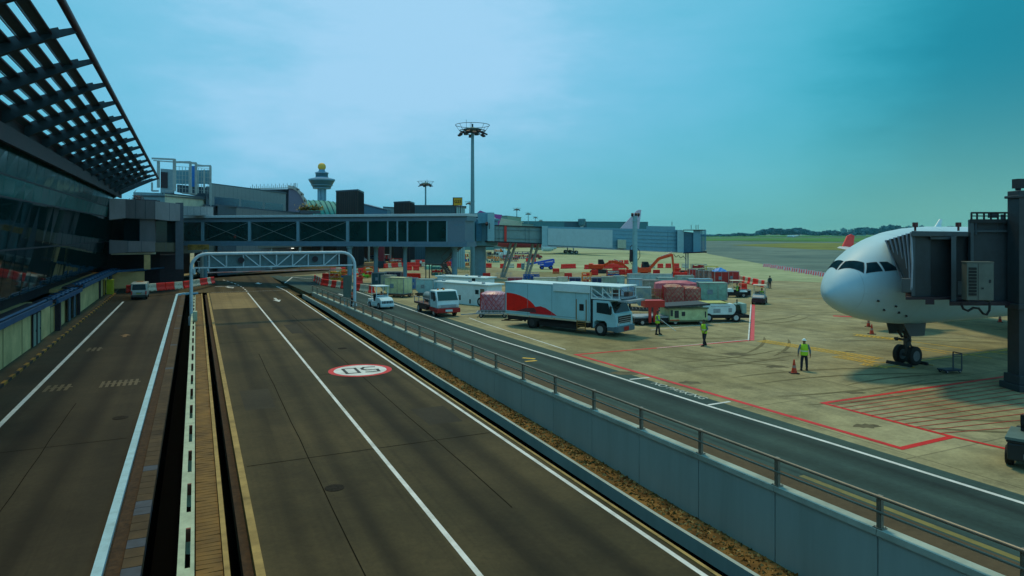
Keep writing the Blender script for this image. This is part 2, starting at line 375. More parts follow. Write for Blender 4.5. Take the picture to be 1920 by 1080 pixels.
# stand markings in red
R1, R2, R3, R4 = G(1080, 665), G(1690, 841), G(1785, 819), G(1405, 638.5)
strip('red_marking', [R4, R1, R2, R3], .26, rline)
strip('red_marking', [R3, G(1543, 756), G(1900, 704), G(2100, 676)], .22, rline, z=.0105)
strip('red_marking', [R3, G(1900, 845), G(2200, 925)], .2, rline, z=.012)
strip('white_marking', [G(1232, 653), G(1405, 637)], .1, wline, z=.014)
strip('white_marking', [G(1220, 619), G(1402, 601)], .1, wline)
o = strip('red_marking', [G(1409.5, 638.5), G(1412.5, 571)], .34, mat('pinkish red paint', (.62, .06, .07), .6, var=.1, grime=.3))
strip('white_marking', [G(1404, 638.5), G(1408.5, 571)], .15, wline)
for i in range(11):                      # hatching inside the red box
    f = (i+1)/12; a = R3.lerp(G(1543, 756), f); a2_ = G(1900, 845).lerp(G(2060, 682), .12+.88*f)
    strip('red_hatch', [a, a2_+(a2_-a)*.3], 0.05, paint('faded red hatch', (.45, .012, .012), .6), z=.016+.001*i)
strip('red_patch', [G(1562, 592.5), G(1625, 595)], .75, rline)
rub = mat('rubber mark on concrete', (.15, .135, .075), .95, var=.25, scale=1.5, spec=.1); oil = mat('oil stain on concrete', (.12, .105, .06), .9, var=.4, scale=2, spec=.2)
rn_ = random.Random(21)
for i, (x, y, a0_, cur, ln) in enumerate(((1290, 690, .3, .05, 9), (1180, 640, -.2, .06, 10), (1420, 720, .5, -.05, 12), (1500, 760, .2, .04, 10), (1350, 610, .1, .08, 12), (1250, 668, -.6, .04, 7), (1560, 640, .2, -.05, 12), (1480, 590, -.1, .03, 16), (1650, 735, .6, -.06, 9), (1100, 600, -.5, .03, 10), (1450, 668, .9, .05, 8), (1700, 800, -.3, .05, 8))):
    for k_ in (0, 1.7):
        p = Vector(G(x, y)); an = a0_; p += Vector((-sin(an), cos(an), 0))*k_; mbt = MB(); n_ = 16; pr_ = None
        for j in range(n_+1):
            w = .11*(1-abs(2*j/n_-1)**3)+.01; d = Vector((cos(an), sin(an), 0)); q = Vector((-d.y, d.x, 0))*w; c_ = (p-q+Vector((0, 0, .0045+.0003*i)), p+q+Vector((0, 0, .0045+.0003*i)))
            if pr_: mbt.quad(pr_[0], c_[0], c_[1], pr_[1])
            pr_ = c_; p = p+d*ln/n_; an += cur*ln/n_
        struct(mbt.build('tyre_mark', rub))
for i in range(16):
    x, y = rn_.uniform(1150, 1800), rn_.uniform(600, 800); c = G(x, y); r = rn_.uniform(.15, .6); mbt = MB(); P_ = [c+Vector((r*cos(a_*pi/9)*rn_.uniform(.7, 1.4)*1.5, r*sin(a_*pi/9)*rn_.uniform(.6, 1.2), .0035+.00005*i)) for a_ in range(18)]
    if (c-G(1700, 683)).length < 1.5: continue
    mbt.add(P_, [tuple(range(18))]); struct(mbt.build('oil_stain', oil))
# yellow lead-in markings with bar codes and lettering
def ladder(a, b, w, n):
    strip('yellow_marking', [a, b], .13, yline, z=.014)
    d = (b-a).normalized(); q = Vector((-d.y, d.x, 0))
    strip('yellow_marking', [a+q*w, b+q*w], .13, yline, z=.014)
    mb = MB()
    for i in range(n):
        p = a.lerp(b, (i+.15+.1*random.random())/n); ww = (b-a).length/n*.5
        mb.quad(p+q*.1+Vector((0,0,.016)), p+d*ww+q*.1+Vector((0,0,.016)), p+d*ww*.8+q*(w-.1)+Vector((0,0,.016)), p-d*ww*.2+q*(w-.1)+Vector((0,0,.016)))
    struct(mb.build('yellow_lettering', yline))
ladder(G(1419, 640), G(1640, 675), .95, 30)
ladder(G(1560, 669), G(1632, 681.5), .8, 9)
ladder(G(1600, 629), G(1690, 639), .6, 11); ladder(G(1612, 684), G(1664, 691), .5, 6)
for a, b in (((1620, 677), (1672, 681)), ((1690, 638), (1900, 666)), ((1700, 648), (1860, 672)), ((1715, 678), (1900, 655)), ((1618, 679), (1700, 692)), ((1725, 655), (1775, 663)), ((1600, 626), (1690, 636)), ((1655, 690), (1700, 683)), ((1880, 655), (2000, 664)), ((1575, 559), (1420, 561))):
    strip('yellow_marking', [G(*a), G(*b)], .14, yline, z=.012)
for a, b in (((980, 671), (1003, 673)), ((985, 678), (1006, 676))): strip('yellow_marking', [G(*a), G(*b)], .28, yline)
strip('yellow_marking', [WP(WW+1.75, 5), WP(WW+1.75, 15.4)], .22, paint('faded yellow paint', (.20, .17, .04), .6))
# ---------------- roads in the cutting
SS = [-45, 0, 60, RS1, 112, 118, RS2]
def road_strip(name, t0, t1, m, dz=0.0, ss=SS, kind='structure'):
    mb = MB()
    for a, b in zip(ss, ss[1:]): mb.quad(RP(t0, a, dz), RP(t1, a, dz), RP(t1, b, dz), RP(t0, b, dz))
    return struct(mb.build(name, m), kind)
road_strip('road', 1.6, 12.05, asphalt)
asphalt_vignette = groundmat('left road vignette asphalt', (.028, .024, .014), (.055, .047, .028), ang=atan2(UR.x, UR.y), streak=.28, stain=.5, tracks=[(-6.7, .4, .5), (-4.4, .4, .5)])  # the road asphalt again, with vignette darkening put into its colour
road_strip('left_road', -9.8, -2.12, asphalt_vignette)
road_strip('far_asphalt', -2.12, 1.6, asphalt, 0, [105.4, 112, 118, RS2]); road_strip('far_asphalt', -16, -9.8, asphalt_vignette, 0, [83, RS1, 112, 118, RS2]); road_strip('far_asphalt', 12.05, 14.6, asphalt, 0, [97, RS1, 112, 118, RS2])
poly('far_road', [RP(-12, RS2-.4), RP(13.2, RS2-.4), G(700, 505), G(820, 494), G(820, 488), G(560, 497), G(380, 512), G(250, 531)], .005, asphalt)
road_strip('road_slab', 1.75, 6.45, patch, .004, [83, 104])
SM = [-45, 0, 60, RS1-2]
road_strip('lane_marking', 6.5, 6.66, wline, .008, [-45, 60, RS1-3]); road_strip('edge_marking', 11.72, 11.88, wline, .008, [-45, 60, RS1-2])
road_strip('edge_marking', -8.1, -7.88, wline, .008, [-45, 60, 96])
for i in range(9):                       # cat's eyes and dashes where the road bends
    a = RP(6.6-.035*i*i, 105+2.3*i); b = RP(6.6-.035*(i+.5)**2, 106.2+2.3*i); strip('lane_marking', [a, b], .2, wline, z=.02)
strip('cross_marking', [RP(2.0, 105), RP(11.6, 105)], .12, wline, z=.02)
strip('edge_marking', [RP(11.8, 104), RP(11.2, 111), RP(13.2, 109.5)], .16, wline, z=.02)
strip('edge_marking', [G(585, 523), G(548, 520), G(534, 531)], .22, wline, z=.02)
def arrow(name, p, d, ln, wd, m):
    d = d.normalized(); q = Vector((-d.y, d.x, 0)); z = Vector((0, 0, .02)); mb = MB()
    mb.quad(p-q*wd+z, p+q*wd+z, p+q*wd+d*ln*.55+z, p-q*wd+d*ln*.55+z); mb.quad(p+d*ln*.5+q*wd*3+z, p+d*ln+z, p+d*ln*.5-q*wd*3+z); struct(mb.build(name, m))
arrow('arrow_marking', RP(9.2, 93.5), -UR, 5.5, .16, wline); arrow('arrow_marking', RP(4.2, 113), -UR+NR*.2, 4, .2, wline); arrow('arrow_marking', RP(9.0, 118), -UR, 4, .2, wline)
arrow('arrow_marking', RP(2.6, 113.5), NR, 3.5, .2, wline)
for t, s0, w, n in ((-3.9, 44.5, 2.0, 7), (-6.9, 44.5, 1.3, 4), (-6.7, 58, 1.0, 3)):      # worn yellow writing on the left road
    mb = MB()
    for i in range(n):
        a = t-w/2+w*i/n; mb.quad(RP(a, s0, .006), RP(a+w/n*.55, s0, .006), RP(a+w/n*.55, s0+1.7, .006), RP(a, s0+1.7, .006))
    mb.quad(RP(t-w/2, s0+.8, .007), RP(t+w/2, s0+.8, .007), RP(t+w/2, s0+1.0, .007), RP(t-w/2, s0+1.0, .007))
    struct(mb.build('worn_lettering', paint('very worn yellow paint', (.085, .065, .022), .5)))
arrow('worn_arrow', RP(-5.3, 64.5), UR, 1.8, .14, paint('worn orange paint', (.20, .11, .02), .6))
tar = mat('tar seam', (.014, .013, .010), 1.0, spec=0.0)
for i, (t0, s0, t1, s1, w) in enumerate(((3.9, 14, 4.05, 52, .035), (9.15, 20, 9.0, 74, .035), (1.7, 27.5, 11.6, 27.8, .05), (1.7, 58, 6.4, 58.1, .05), (-9.6, 33, -2.6, 33.3, .045), (-5.6, 10, -5.5, 41, .03), (6.7, 43, 11.6, 43.2, .04))):
    n_ = 14; rn_ = random.Random(i); P_ = [RP(t0+(t1-t0)*k/n_+rn_.uniform(-.03, .03), s0+(s1-s0)*k/n_, .0) for k in range(n_+1)]; mbt = MB()
    for a, b in zip(P_, P_[1:]):
        d = (b-a).normalized(); q = Vector((-d.y, d.x, 0))*w/2; zz = Vector((0, 0, .005+.0002*i)); mbt.quad(a-q+zz, b-q+zz, b+q+zz, a+q+zz)
    struct(mbt.build('road_seam', tar))
pm_ = groundmat('repair asphalt', (.034, .030, .020), (.055, .048, .030), stain=.4)
for t0, t1, s0, s1 in ((2.2, 3.6, 36, 40.5), (9.6, 11.2, 30, 33), (7.4, 8.5, 61, 67), (-8.9, -7.2+.9, 22, 24.5), (3.4, 5.2, 66, 69)):
    mb = MB(); mb.quad(RP(t0, s0, .0035), RP(t1, s0, .0035), RP(t1+.05, s1, .0035), RP(t0-.04, s1, .0035)); struct(mb.build('road_patch', pm_))
for i, (t0, s0) in enumerate(((4.3, 24), (9.9, 52), (-3.2, 37))):
    mb = MB(); c = RP(t0, s0); mb.cyl(c+Vector((0, 0, -.05)), c+Vector((0, 0, .012)), .33, 20); struct(mb.build('manhole_cover', mat('cast iron cover', (.028, .026, .022), 1.0, var=.4, scale=12, spec=0.05)))
# round speed marking: white disc, red ring, figures 50 read by traffic coming this way
p0 = G(675.5, 693.5, -1.0); sC = p0.dot(UR); tC = p0.dot(NR)
def disc(name, r0, r1, m, dz):
    mb = MB(); n = 48
    for i in range(n):
        a, b = 2*pi*i/n, 2*pi*(i+1)/n
        if r0: mb.quad(RP(tC+r0*cos(a), sC+r0*sin(a), dz), RP(tC+r1*cos(a), sC+r1*sin(a), dz), RP(tC+r1*cos(b), sC+r1*sin(b), dz), RP(tC+r0*cos(b), sC+r0*sin(b), dz))
        else: mb.quad(RP(tC, sC, dz), RP(tC+r1*cos(a), sC+r1*sin(a), dz), RP(tC+r1*cos(b), sC+r1*sin(b), dz))
    struct(mb.build(name, m))
disc('speed_marking', 0, 1.62, wline, .010); disc('speed_ring', 1.62, 1.95, rline, .0105)
dk = mat('dark paint', (.02, .03, .035), .7)
mb = MB()
def seg(t0, s0, t1, s1, w=.19):
    a = Vector((t0, s0)); b = Vector((t1, s1)); d = (b-a).normalized(); n = Vector((-d.y, d.x))*w/2; a = a-d*w/2; b = b+d*w/2
    mb.quad(*[RP(tC-q.x, sC-q.y, .0165) for q in (a-n, b-n, b+n, a+n)])
# figures in their own frame, turned half a turn by the minus signs above
for pts in ([(-1.0, .75), (-.25, .75)], [(-1.0, .75), (-1.05, .1)], [(-1.05, .1), (-.35, .12)], [(-.35, .12), (-.2, -.15)], [(-.2, -.15), (-.2, -.5)], [(-.2, -.5), (-.4, -.78)], [(-.4, -.78), (-1.0, -.72)],
            [(.2, .75), (.95, .75)], [(.95, .75), (.95, -.75)], [(.95, -.75), (.2, -.75)], [(.2, -.75), (.2, .75)]):
    (x0, y0), (x1, y1) = pts; seg(x0, y0, x1, y1)
struct(mb.build('speed_figures', dk))
# ---------------- kerbs, median, planter, wall
kerby = mat('yellowed kerb', (.34, .24, .08), .8, var=.25, scale=2, bump=.4, grime=.45)
kerbw = bline
def road_box(name, t0, t1, z0, z1, m, ss, bevel=0.0, mats=None):
    mb = MB()
    for a, b in zip(ss, ss[1:]):
        mb.hexa([RP(t0, a, z0), RP(t1, a, z0), RP(t1, b, z0), RP(t0, b, z0)], [RP(t0, a, z1), RP(t1, a, z1), RP(t1, b, z1), RP(t0, b, z1)])
    return mb.build(name, mats or m)
KS = [-45, 60, 103]
struct(road_box('kerb', -2.40, -2.15, -.5, .13, bline, KS))
struct(road_box('kerb', 1.38, 1.6, -.6, .14, kerby, KS)); struct(road_box('kerb', .66, .80, -.8, .10, kerby, KS))
struct(road_box('kerb', 12.05, 12.16, -1.2, .03, kerby, KS))
mb = MB()                                # white kerb turning in at the far end of the left road
pts = [RP(-2.29, 103, .0), RP(-1.9, 104.2, 0), RP(-1.2, 105, 0), RP(.3, 105.2, 0)]
for a, b in zip(pts, pts[1:]): mb.bar(a, b, .32, .26)
struct(mb.build('kerb', bline))
slabs = mat('drain slabs', (.06, .042, .02), .85, var=.4, scale=1.5, stretch=(1, 1, 1), bump=.3, grime=.4)
mb = MB(); s = -10.0; k = 0
blueslab = mat('bluish slabs', (.03, .05, .08), .7, var=.3)
while s < 103:
    mi = 1 if (int(s*10) % 97 < 5 or 15.6 < s < 16.8 or 21.5 < s < 22.3 or 24 < s < 24.9 or 28 < s < 29) else 0
    mb.hexa([RP(-1.75, s, -.3), RP(-1.28, s, -.3), RP(-1.28, s+.58, -.3), RP(-1.75, s+.58, -.3)], [RP(-1.75, s, .02), RP(-1.28, s, .02), RP(-1.28, s+.58, .02), RP(-1.75, s+.58, .02)], mi); s += .61
struct(mb.build('drain_slabs', [slabs, blueslab]))
msoil = mat('dark median soil', (.05, .028, .012), .95, var=.5, scale=6, bump=.5, grime=.5)
struct(road_box('median_soil', -2.12, -1.77, -.4, -.05, msoil, KS)); struct(road_box('median_soil', 1.12, 1.37, -.6, -.10, msoil, KS))
planks = mat('timber brown slabs', (.17, .095, .02), .8, var=.35, scale=1.2, bump=.3, grime=.35)
mb = MB(); s = 4.0
while s < 103:
    j = random.uniform(-.012, .012)
    mb.hexa([RP(.0, s, -.1), RP(.64, s, -.1), RP(.64, s+.235, -.1), RP(.0, s+.235, -.1)], [RP(.0, s, .03+j), RP(.64, s, .03-j), RP(.64, s+.235, .03-j), RP(.0, s+.235, .03+j)]); s += .26
struct(mb.build('slab_walkway', planks))
mb = MB(); s = 4
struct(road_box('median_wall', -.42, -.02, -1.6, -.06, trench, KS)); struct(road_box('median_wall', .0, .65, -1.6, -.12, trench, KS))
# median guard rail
struct(road_box('drain_shade_wall', -1.42, -1.30, -3.1, -.31, trench, KS))  # dark sheet added so the drain gap reads as shade
gr = thing('guard_rail', 'long pale green guard rail with slots running between the two roads', 'guard rail', RP(-.22, 0))
railm = mat('pale green rail paint', (.40, .50, .36), .5, var=.12, grime=.35)
org = gr.location
def rel(p): return p-org
mb = MB()
for a, b in ((-45, 60), (60, 92)): mb.hexa([rel(RP(-.40, a, .62)), rel(RP(-.24, a, .62)), rel(RP(-.24, b, .62)), rel(RP(-.40, b, .62))], [rel(RP(-.40, a, .86)), rel(RP(-.24, a, .86)), rel(RP(-.24, b, .86)), rel(RP(-.40, b, .86))])
mb.build('left_beam', railm, gr)
mb = MB()
for a, b in ((-45, 60), (60, 92)): mb.hexa([rel(RP(-.12, a, .55)), rel(RP(-.03, a, .55)), rel(RP(-.03, b, .55)), rel(RP(-.12, b, .55))], [rel(RP(-.12, a, .84)), rel(RP(-.03, a, .84)), rel(RP(-.03, b, .84)), rel(RP(-.12, b, .84))])
mb.build('right_beam', railm, gr)
s = 6.2; k = 0
rustc = mat('rusty bracket', (.16, .05, .03), .7, var=.3)
while s < 90:
    mb = MB()
    mb.hexa([rel(RP(-.241, s, .62)), rel(RP(-.119, s, .62)), rel(RP(-.119, s+1.15, .62)), rel(RP(-.241, s+1.15, .62))], [rel(RP(-.241, s, .835)), rel(RP(-.119, s, .835)), rel(RP(-.119, s+1.15, .835)), rel(RP(-.241, s+1.15, .835))], 0)
    mb.hexa([rel(RP(-.24, s-.08, .5)), rel(RP(-.12, s-.08, .5)), rel(RP(-.12, s-.003, .5)), rel(RP(-.24, s-.003, .5))], [rel(RP(-.24, s-.08, .845)), rel(RP(-.12, s-.08, .845)), rel(RP(-.12, s-.003, .845)), rel(RP(-.24, s-.003, .845))], 1)
    mb.box(0, 0, 0, .001, .001, .001); mb.bar(rel(RP(-.18, s+.5, -.05)), rel(RP(-.18, s+.5, .62)), .13, m=0)
    mb.build('post', [railm, rustc], gr); s += 3.55
mb = MB(); mb.T = Matrix.Translation(rel(RP(-.05, 87.5, 0))) @ Matrix.Rotation(atan2(-UR.x, UR.y), 4, 'Z')
# signal box fixed near the gantry foot
cb = thing('cable_cabinet', 'small pale cabinet on the guard rail by the gantry foot', 'cabinet', RP(-.05, 66, .86), atan2(-UR.x, UR.y))
mb = MB(); mb.box(-.17, -.35, 0, .17, .35, .85); mb.build('cabinet_body', railm, cb, bevel=.02)
mb = MB(); mb.box(-.13, -.39, .1, .13, -.352, .75); mb.build('cabinet_door', railm, cb)
# planter kerb wall, soil, retaining wall
greyw = mat('smooth grey concrete', (.35, .45, .44), .75, var=.05, scale=2.0, bump=.15, grime=.16, stretch=(1, 1, .10))
capm = mat('pale concrete coping', (.33, .42, .38), .75, var=.14, scale=1.5, grime=.35)
soilpts = [(-45, -2.7), (5, -2.25), (19.0, -1.99), (31, -1.58), (41, -1.33), (57, -.79), (75, -.42), (92, -.30)]   # along the wall, height
def soilz(v):
    for (a, za), (b, zb) in zip(soilpts, soilpts[1:]):
        if v <= b: return za+(zb-za)*(v-a)/(b-a)
    return soilpts[-1][1]
VS = [-45, -20, 0, 5, 12, 19, 25, 31, 36, 41, 49, 57, 66, 75, 84, 92]
def roadside(v):                         # planter kerb line: image slope 1.66 against the road vanishing point
    z = soilz(v); h = H-z
    return 1.655*h*.9098
mb = MB(); kb = MB(); db = MB(); prev = None
for v in VS:
    z = soilz(v); c = WP(WW, v, z)
    w_in = max(.55, min(2.2, .9+.0*v)) if v > 60 else 1.0
    # inner edge: horizontally from the wall toward the road
    inn = WP(WW-(1.08 if v < 60 else 1.08-.012*(v-60)), v, z); cur = (c, inn)
    if prev: mb.quad(prev[1], prev[0], cur[0], cur[1]); kb.hexa([prev[1]-Vector((0,0,.40))-NW*.14, prev[1]-Vector((0,0,.40)), inn-Vector((0,0,.40)), inn-Vector((0,0,.40))-NW*.14], [prev[1]+Vector((0,0,.07))-NW*.14, prev[1]+Vector((0,0,.07)), inn+Vector((0,0,.07)), inn+Vector((0,0,.07))-NW*.14])
    if prev: db.quad(prev[1]+NW*.25-Vector((0,0,.1)), inn+NW*.25-Vector((0,0,.1)), inn+NW*.25-Vector((0,0,2.6)), prev[1]+NW*.25-Vector((0,0,2.6)))  # black sheet below the planter kerb, painted as the shade there
    prev = cur
struct(db.build('drain_shade_wall', trench)); struct(mb.build('planter_soil', soilm)); tag(kb.build('planter_wall', greyw), 'low smooth grey concrete wall holding the strip of brown soil', 'wall')
# dry growth over the soil
mb = MB(); rnd = random.Random(3)
for i in range(5200):
    v = rnd.uniform(5, 90) if i % 3 else rnd.uniform(5, 40); w = WW-rnd.uniform(.03, .9 if v < 60 else .5); p = WP(w, v, soilz(v)); r = rnd.uniform(.03, .10); a = rnd.uniform(0, 6.3)
    d = Vector((cos(a), sin(a), 0))*r; u = Vector((rnd.uniform(-.5, .5)*r, rnd.uniform(-.5, .5)*r, rnd.uniform(.4, 1.0)*r))
    mb.add([p-d, p+d, p+u+d*.2], [(0, 1, 2)], rnd.choice((0, 0, 0, 1, 1, 1, 2)))
o = mb.build('ground_cover', [mat('dead leaves', (.22, .11, .022), .9, var=.3), mat('dry straw', (.45, .32, .12), .9, var=.3), mat('dull green weeds', (.05, .06, .01), .9)]); struct(o, 'stuff', 'brown dead leaves and weeds in the planter below the railing wall')
rw = thing('retaining_wall', 'long smooth grey panel wall with pale coping between the planter and the apron', 'wall', WP(WW, 0, 0))
org = Vector(rw.location)
SP = 3.28; V0 = 18.1-SP*7
mb = MB(); v = V0
while v < 90:
    v2 = v+SP-.045; zb = -3.1 if v < 40 else -1.2
    mb.hexa([WP(WW, v, zb)-org, WP(WW+.22, v, zb)-org, WP(WW+.22, v2, zb)-org, WP(WW, v2, zb)-org], [WP(WW, v, -.0)-org, WP(WW+.22, v, -.0)-org, WP(WW+.22, v2, -.0)-org, WP(WW, v2, -.0)-org]); v += SP
mb.build('wall_panels', greyw, rw)
mb = MB(); v = V0
while v < 90:
    v2 = v+SP-.02; a, b = WW-.05, WW+.33
    mb.hexa([WP(a, v, .003)-org, WP(b, v, .003)-org, WP(b, v2, .003)-org, WP(a, v2, .003)-org], [WP(a+.02, v, .15)-org, WP(b, v, .15)-org, WP(b, v2, .15)-org, WP(a+.02, v2, .15)-org]); v += SP
mb.build('coping', capm, rw)
mb = MB(); mb.quad(WP(WW+.33, -45, .004)-org, WP(WW+1.55, -45, .004)-org, WP(WW+1.55, 128, .004)-org, WP(WW+.33, 92, .004)-org)
vg = mb; o = vg.build('verge', oldconc); o.location = org; struct(o)
poly('verge_end', [WP(WW-.3, 90), WP(WW+1.5, 90), WP(WW+1.5, 131), WP(WW-.3, 131)], .012, asphaltd)
rl = thing('railing', 'two-bar steel railing with broad posts on top of the grey wall', 'railing', WP(WW+.12, 0, .15))
org = Vector(rl.location)
railst = mat('brown grey steel', (.22, .20, .16), .45, metal=.25, var=.15, grime=.25)
for z, r in ((.80, .045), (.42, .032)):
    mb = MB(); mb.cyl(WP(WW+.04, -20, .15+z)-org, WP(WW+.04, 90.2, .15+z)-org, r, 10); mb.build('rail_bar', railst, rl, smooth=True)
mb = MB(); rt = [WP(WW+.04, 90.2, .95)-org, WP(WW-.0, 91.5, .8)-org, WP(WW-.0, 92.3, .1)-org]
v = V0+SP; pm = None
while v < 91:
    if pm is None:
        mb = MB(); mb.box(-.05, -.065, 0, .05, .065, .82); mb.box(-.07, -.03, 0, .07, .03, .80); mb.box(-.11, -.13, 0, .11, .13, .02); 
        for sx in (-.08, .08):
            for sy in (-.1, .1): mb.cyl((sx, sy, .02), (sx, sy, .045), .014, 6)
        pm = mb.build('post', railst, rl); q = pm
    else: q = pm.copy(); bpy.context.collection.objects.link(q)
    q.location = WP(WW+.12, v, .15)-org; q.rotation_euler = (0, 0, atan2(-UW.x, UW.y)); v += SP
# far hazy wood, town blocks behind the runway
leafd = mat('distant foliage', (.004, .075, .11), .95, var=.5, scale=.02)
mb = MB(); rnd = random.Random(11)
def ico(mb, c, rx, rz_, m=0, jit=.25, n=7):
    rings = []
    vs = [(0, 0, rz_)]
    for k in range(1, 4):
        th = pi*k/5
        for j in range(n):
            f = 1+rnd.uniform(-jit, jit); vs.append((rx*sin(th)*cos(2*pi*j/n+k)*f, rx*sin(th)*sin(2*pi*j/n+k)*f, rz_*cos(th)*f))
    fs = [(0, 1+j, 1+(j+1) % n) for j in range(n)]
    for k in range(2):
        for j in range(n): fs.append((1+k*n+j, 1+(k+1)*n+j, 1+(k+1)*n+(j+1) % n, 1+k*n+(j+1) % n))
    mb.add([Vector(c)+Vector(v) for v in vs], fs, m)
for i in range(3600):
    px = rnd.uniform(1310, 2350); d = rnd.uniform(1750, 2150)
    top = 15*(.35 if px < 1345 else .62 if px < 1420 else 1.0)*(1+.25*sin(px*.031)+.15*sin(px*.11))
    if px > 1600: top *= 1.25
    if px > 1740: top *= 1.3
    h = top*rnd.uniform(.45, 1.0); ico(mb, at(px, HY, d)*1.0+Vector((0, 0, -H+h*.8)), rnd.uniform(3, 7), h*.5, 0, .45)
struct(mb.build('distant_wood', leafd), 'stuff', 'dark blue-green wood along the far side of the airfield')
tb = mat('far building wall', (.10, .20, .24), .8, var=.2, scale=.05)
for i, (a, b, y) in enumerate(((1562, 1573, 432), (1578, 1587, 428), (1592, 1606, 430), (1612, 1622, 429.5), (1700, 1712, 424), (1726, 1733, 423))):
    d = 3300+60*i; p = at(a, y, d); q = at(b, y, d); bz = thing('apartment_block', f'{ORD[i]} distant hazy tower block from the left above the far wood', 'building', ((p.x+q.x)/2, d, 0), 0, 'distant town blocks')
    w = (q.x-p.x)/2; mb = MB(); mb.box(-w, -12, 0, w*.2, 12, p.z-1); mb.box(w*.2, -10, 0, w, 10, p.z*.86); mb.box(-w*.5, -5, p.z-1, -w*.1, 5, p.z+3); mb.build('wall', tb, bz)
    mb = MB()
    for z in range(6, int(p.z*.84), 6): mb.box(-w*.96, -12.3, z, w*.96, -12.05, z+2)
    mb.build('windows', glassd, bz)
# ================================================================ terminal on the left
clad = mat('grey metal cladding', (.25, .235, .25), .5, var=.08, scale=1.2, grime=.2, stretch=(1, 1, .3))
cladd = mat('dark grey cladding', (.07, .09, .12), .5, var=.1, grime=.2)
beige = mat('beige rendered wall', (.72, .53, .24), .8, var=.10, scale=.8, grime=.4)
shade = mat('brown black steelwork', (.022, .012, .020), .6, var=.3)
louv = mat('blue grey louvre', (.020, .045, .060), .55, var=.25, scale=5)
gl = mat('teal curtain glass', (.004, .024, .024), .05, var=.3, scale=.3, spec=.45)
gl2 = mat('pale teal glass band', (.03, .15, .14), .1, var=.3, scale=.3, spec=.4)
bluepipe = mat('blue pipework', (.008, .085, .20), .45, var=.2, grime=.3)
tubem = mat('purple brown tube', (.05, .018, .03), .5, var=.2)
def BX(mb, t0, t1, s0, s1, z0, z1, m=0, o=Vector((0, 0, 0))):    # box in road coordinates, absolute heights
    c = [UR*s0+NR*t0, UR*s0+NR*t1, UR*s1+NR*t1, UR*s1+NR*t0]
    mb.hexa([p+Vector((0, 0, z0))-o for p in c], [p+Vector((0, 0, z1))-o for p in c], m)
def P3(t, s, z, o=Vector((0, 0, 0))): return UR*s+NR*t+Vector((0, 0, z))-o
TB = Vector(UR*60+NR*-13); TB.z = 0
term = thing('terminal_building', 'dark glazed terminal wall on the left under the louvred canopy', 'building', TB)
mb = MB()                                # inclined glass wall, in bays
SB = [-12+6.0*i for i in range(23)]
for a, b in zip(SB, SB[1:]):
    for z0, z1, m in ((2.9, 6.4, 0), (6.45, 9.9, 0), (9.95, 11.3, 1), (11.35, 13.2, 2)):
        t_ = lambda z: -12.1+(z-2.9)*.115
        for k in range(2):
            aa = a+3*k+.06; bb = a+3*k+2.96
            j = random.uniform(-.02, .02)
            mb.hexa([P3(t_(z0)-.08, aa, z0, TB), P3(t_(z0)+j, aa, z0, TB), P3(t_(z0)-j, bb, z0, TB), P3(t_(z0)-.08, bb, z0, TB)], [P3(t_(z1)-.08, aa, z1, TB), P3(t_(z1)-j, aa, z1, TB), P3(t_(z1)+j, bb, z1, TB), P3(t_(z1)-.08, bb, z1, TB)], m)
mb.build('glazing', [gl, gl2, mat('deep teal glass', (.008, .065, .065), .12, var=.4, scale=.3, spec=.25)], term)
mb = MB()
for s in [-12+3.0*i for i in range(45)]: mb.bar(P3(-12.22, s+.01, 2.9, TB), P3(-11.03, s+.01, 13.2, TB), .09, .2)
for z in (6.42, 9.92, 11.32):
    t = -12.1+(z-2.9)*.115; BX(mb, t-.15, t+.03, -12, 120, z-.06, z+.06, o=TB)
mb.build('mullion', shade, term)
mb = MB(); BX(mb, -30, -13.3, -12, 120, -3, 15.0, o=TB); mb.build('wall', shade, term)
mb = MB(); BX(mb, -12.4, -10.45, -12, 120.2, 13.2, 13.9, o=TB); BX(mb, -10.45, -10.2, -12, 120.2, 12.95, 14.0, o=TB); BX(mb, -13.2, -10.6, -12, 120, 13.9, 14.9, o=TB); mb.build('eaves_beam', shade, term)
# canopy: ribs, slats, outer tube
CB = Vector(UR*30+NR*-5); CB.z = 16
can = thing('louvred_canopy', 'dark louvred canopy with ribs and a long outer tube over the left road', 'canopy', CB)
def tz(s): return 17.95-.0175*s           # height of the outer tube
def tt(s): return -5.15+.000*s
mb = MB(); mb.tube([P3(tt(s), s, tz(s), CB) for s in range(-18, 118, 6)]+[P3(tt(117), 117, tz(117), CB)], .17, 10); mb.build('outer_tube', tubem, can, smooth=True)
def rim_(u, s): return P3(tt(s)-u, s, tz(s)-.30*u-.018*u*u, CB)
s = -15.4; rb = []
while s < 118:
    mb = MB(); pr = [(0, .06, .26), (.7, .08, .36), (.75, .2, .5), (1.0, .2, .5), (2.5, .2, .7), (4.5, .2, .9), (7.2, .2, 1.1)]
    for (u0, a0_, d0), (u1, a1_, d1) in zip(pr, pr[1:]):
        A, B = rim_(u0, s), rim_(u1, s); w = UR*.07
        up0, up1 = Vector((0, 0, a0_)), Vector((0, 0, a1_)); dn0, dn1 = Vector((0, 0, a0_-d0)), Vector((0, 0, a1_-d1))
        mb.hexa([A-w+dn0, A+w+dn0, B+w+dn1, B-w+dn1], [A-w+up0, A+w+up0, B+w+up1, B-w+up1])
        if u0 > .9:
            mb.hexa([A-w*2.6+dn0, A+w*2.6+dn0, B+w*2.6+dn1, B-w*2.6+dn1], [A-w*2.6+dn0+Vector((0,0,.05)), A+w*2.6+dn0+Vector((0,0,.05)), B+w*2.6+dn1+Vector((0,0,.05)), B-w*2.6+dn1+Vector((0,0,.05))])
    mb.build('rib', louv, can); s += 6.0
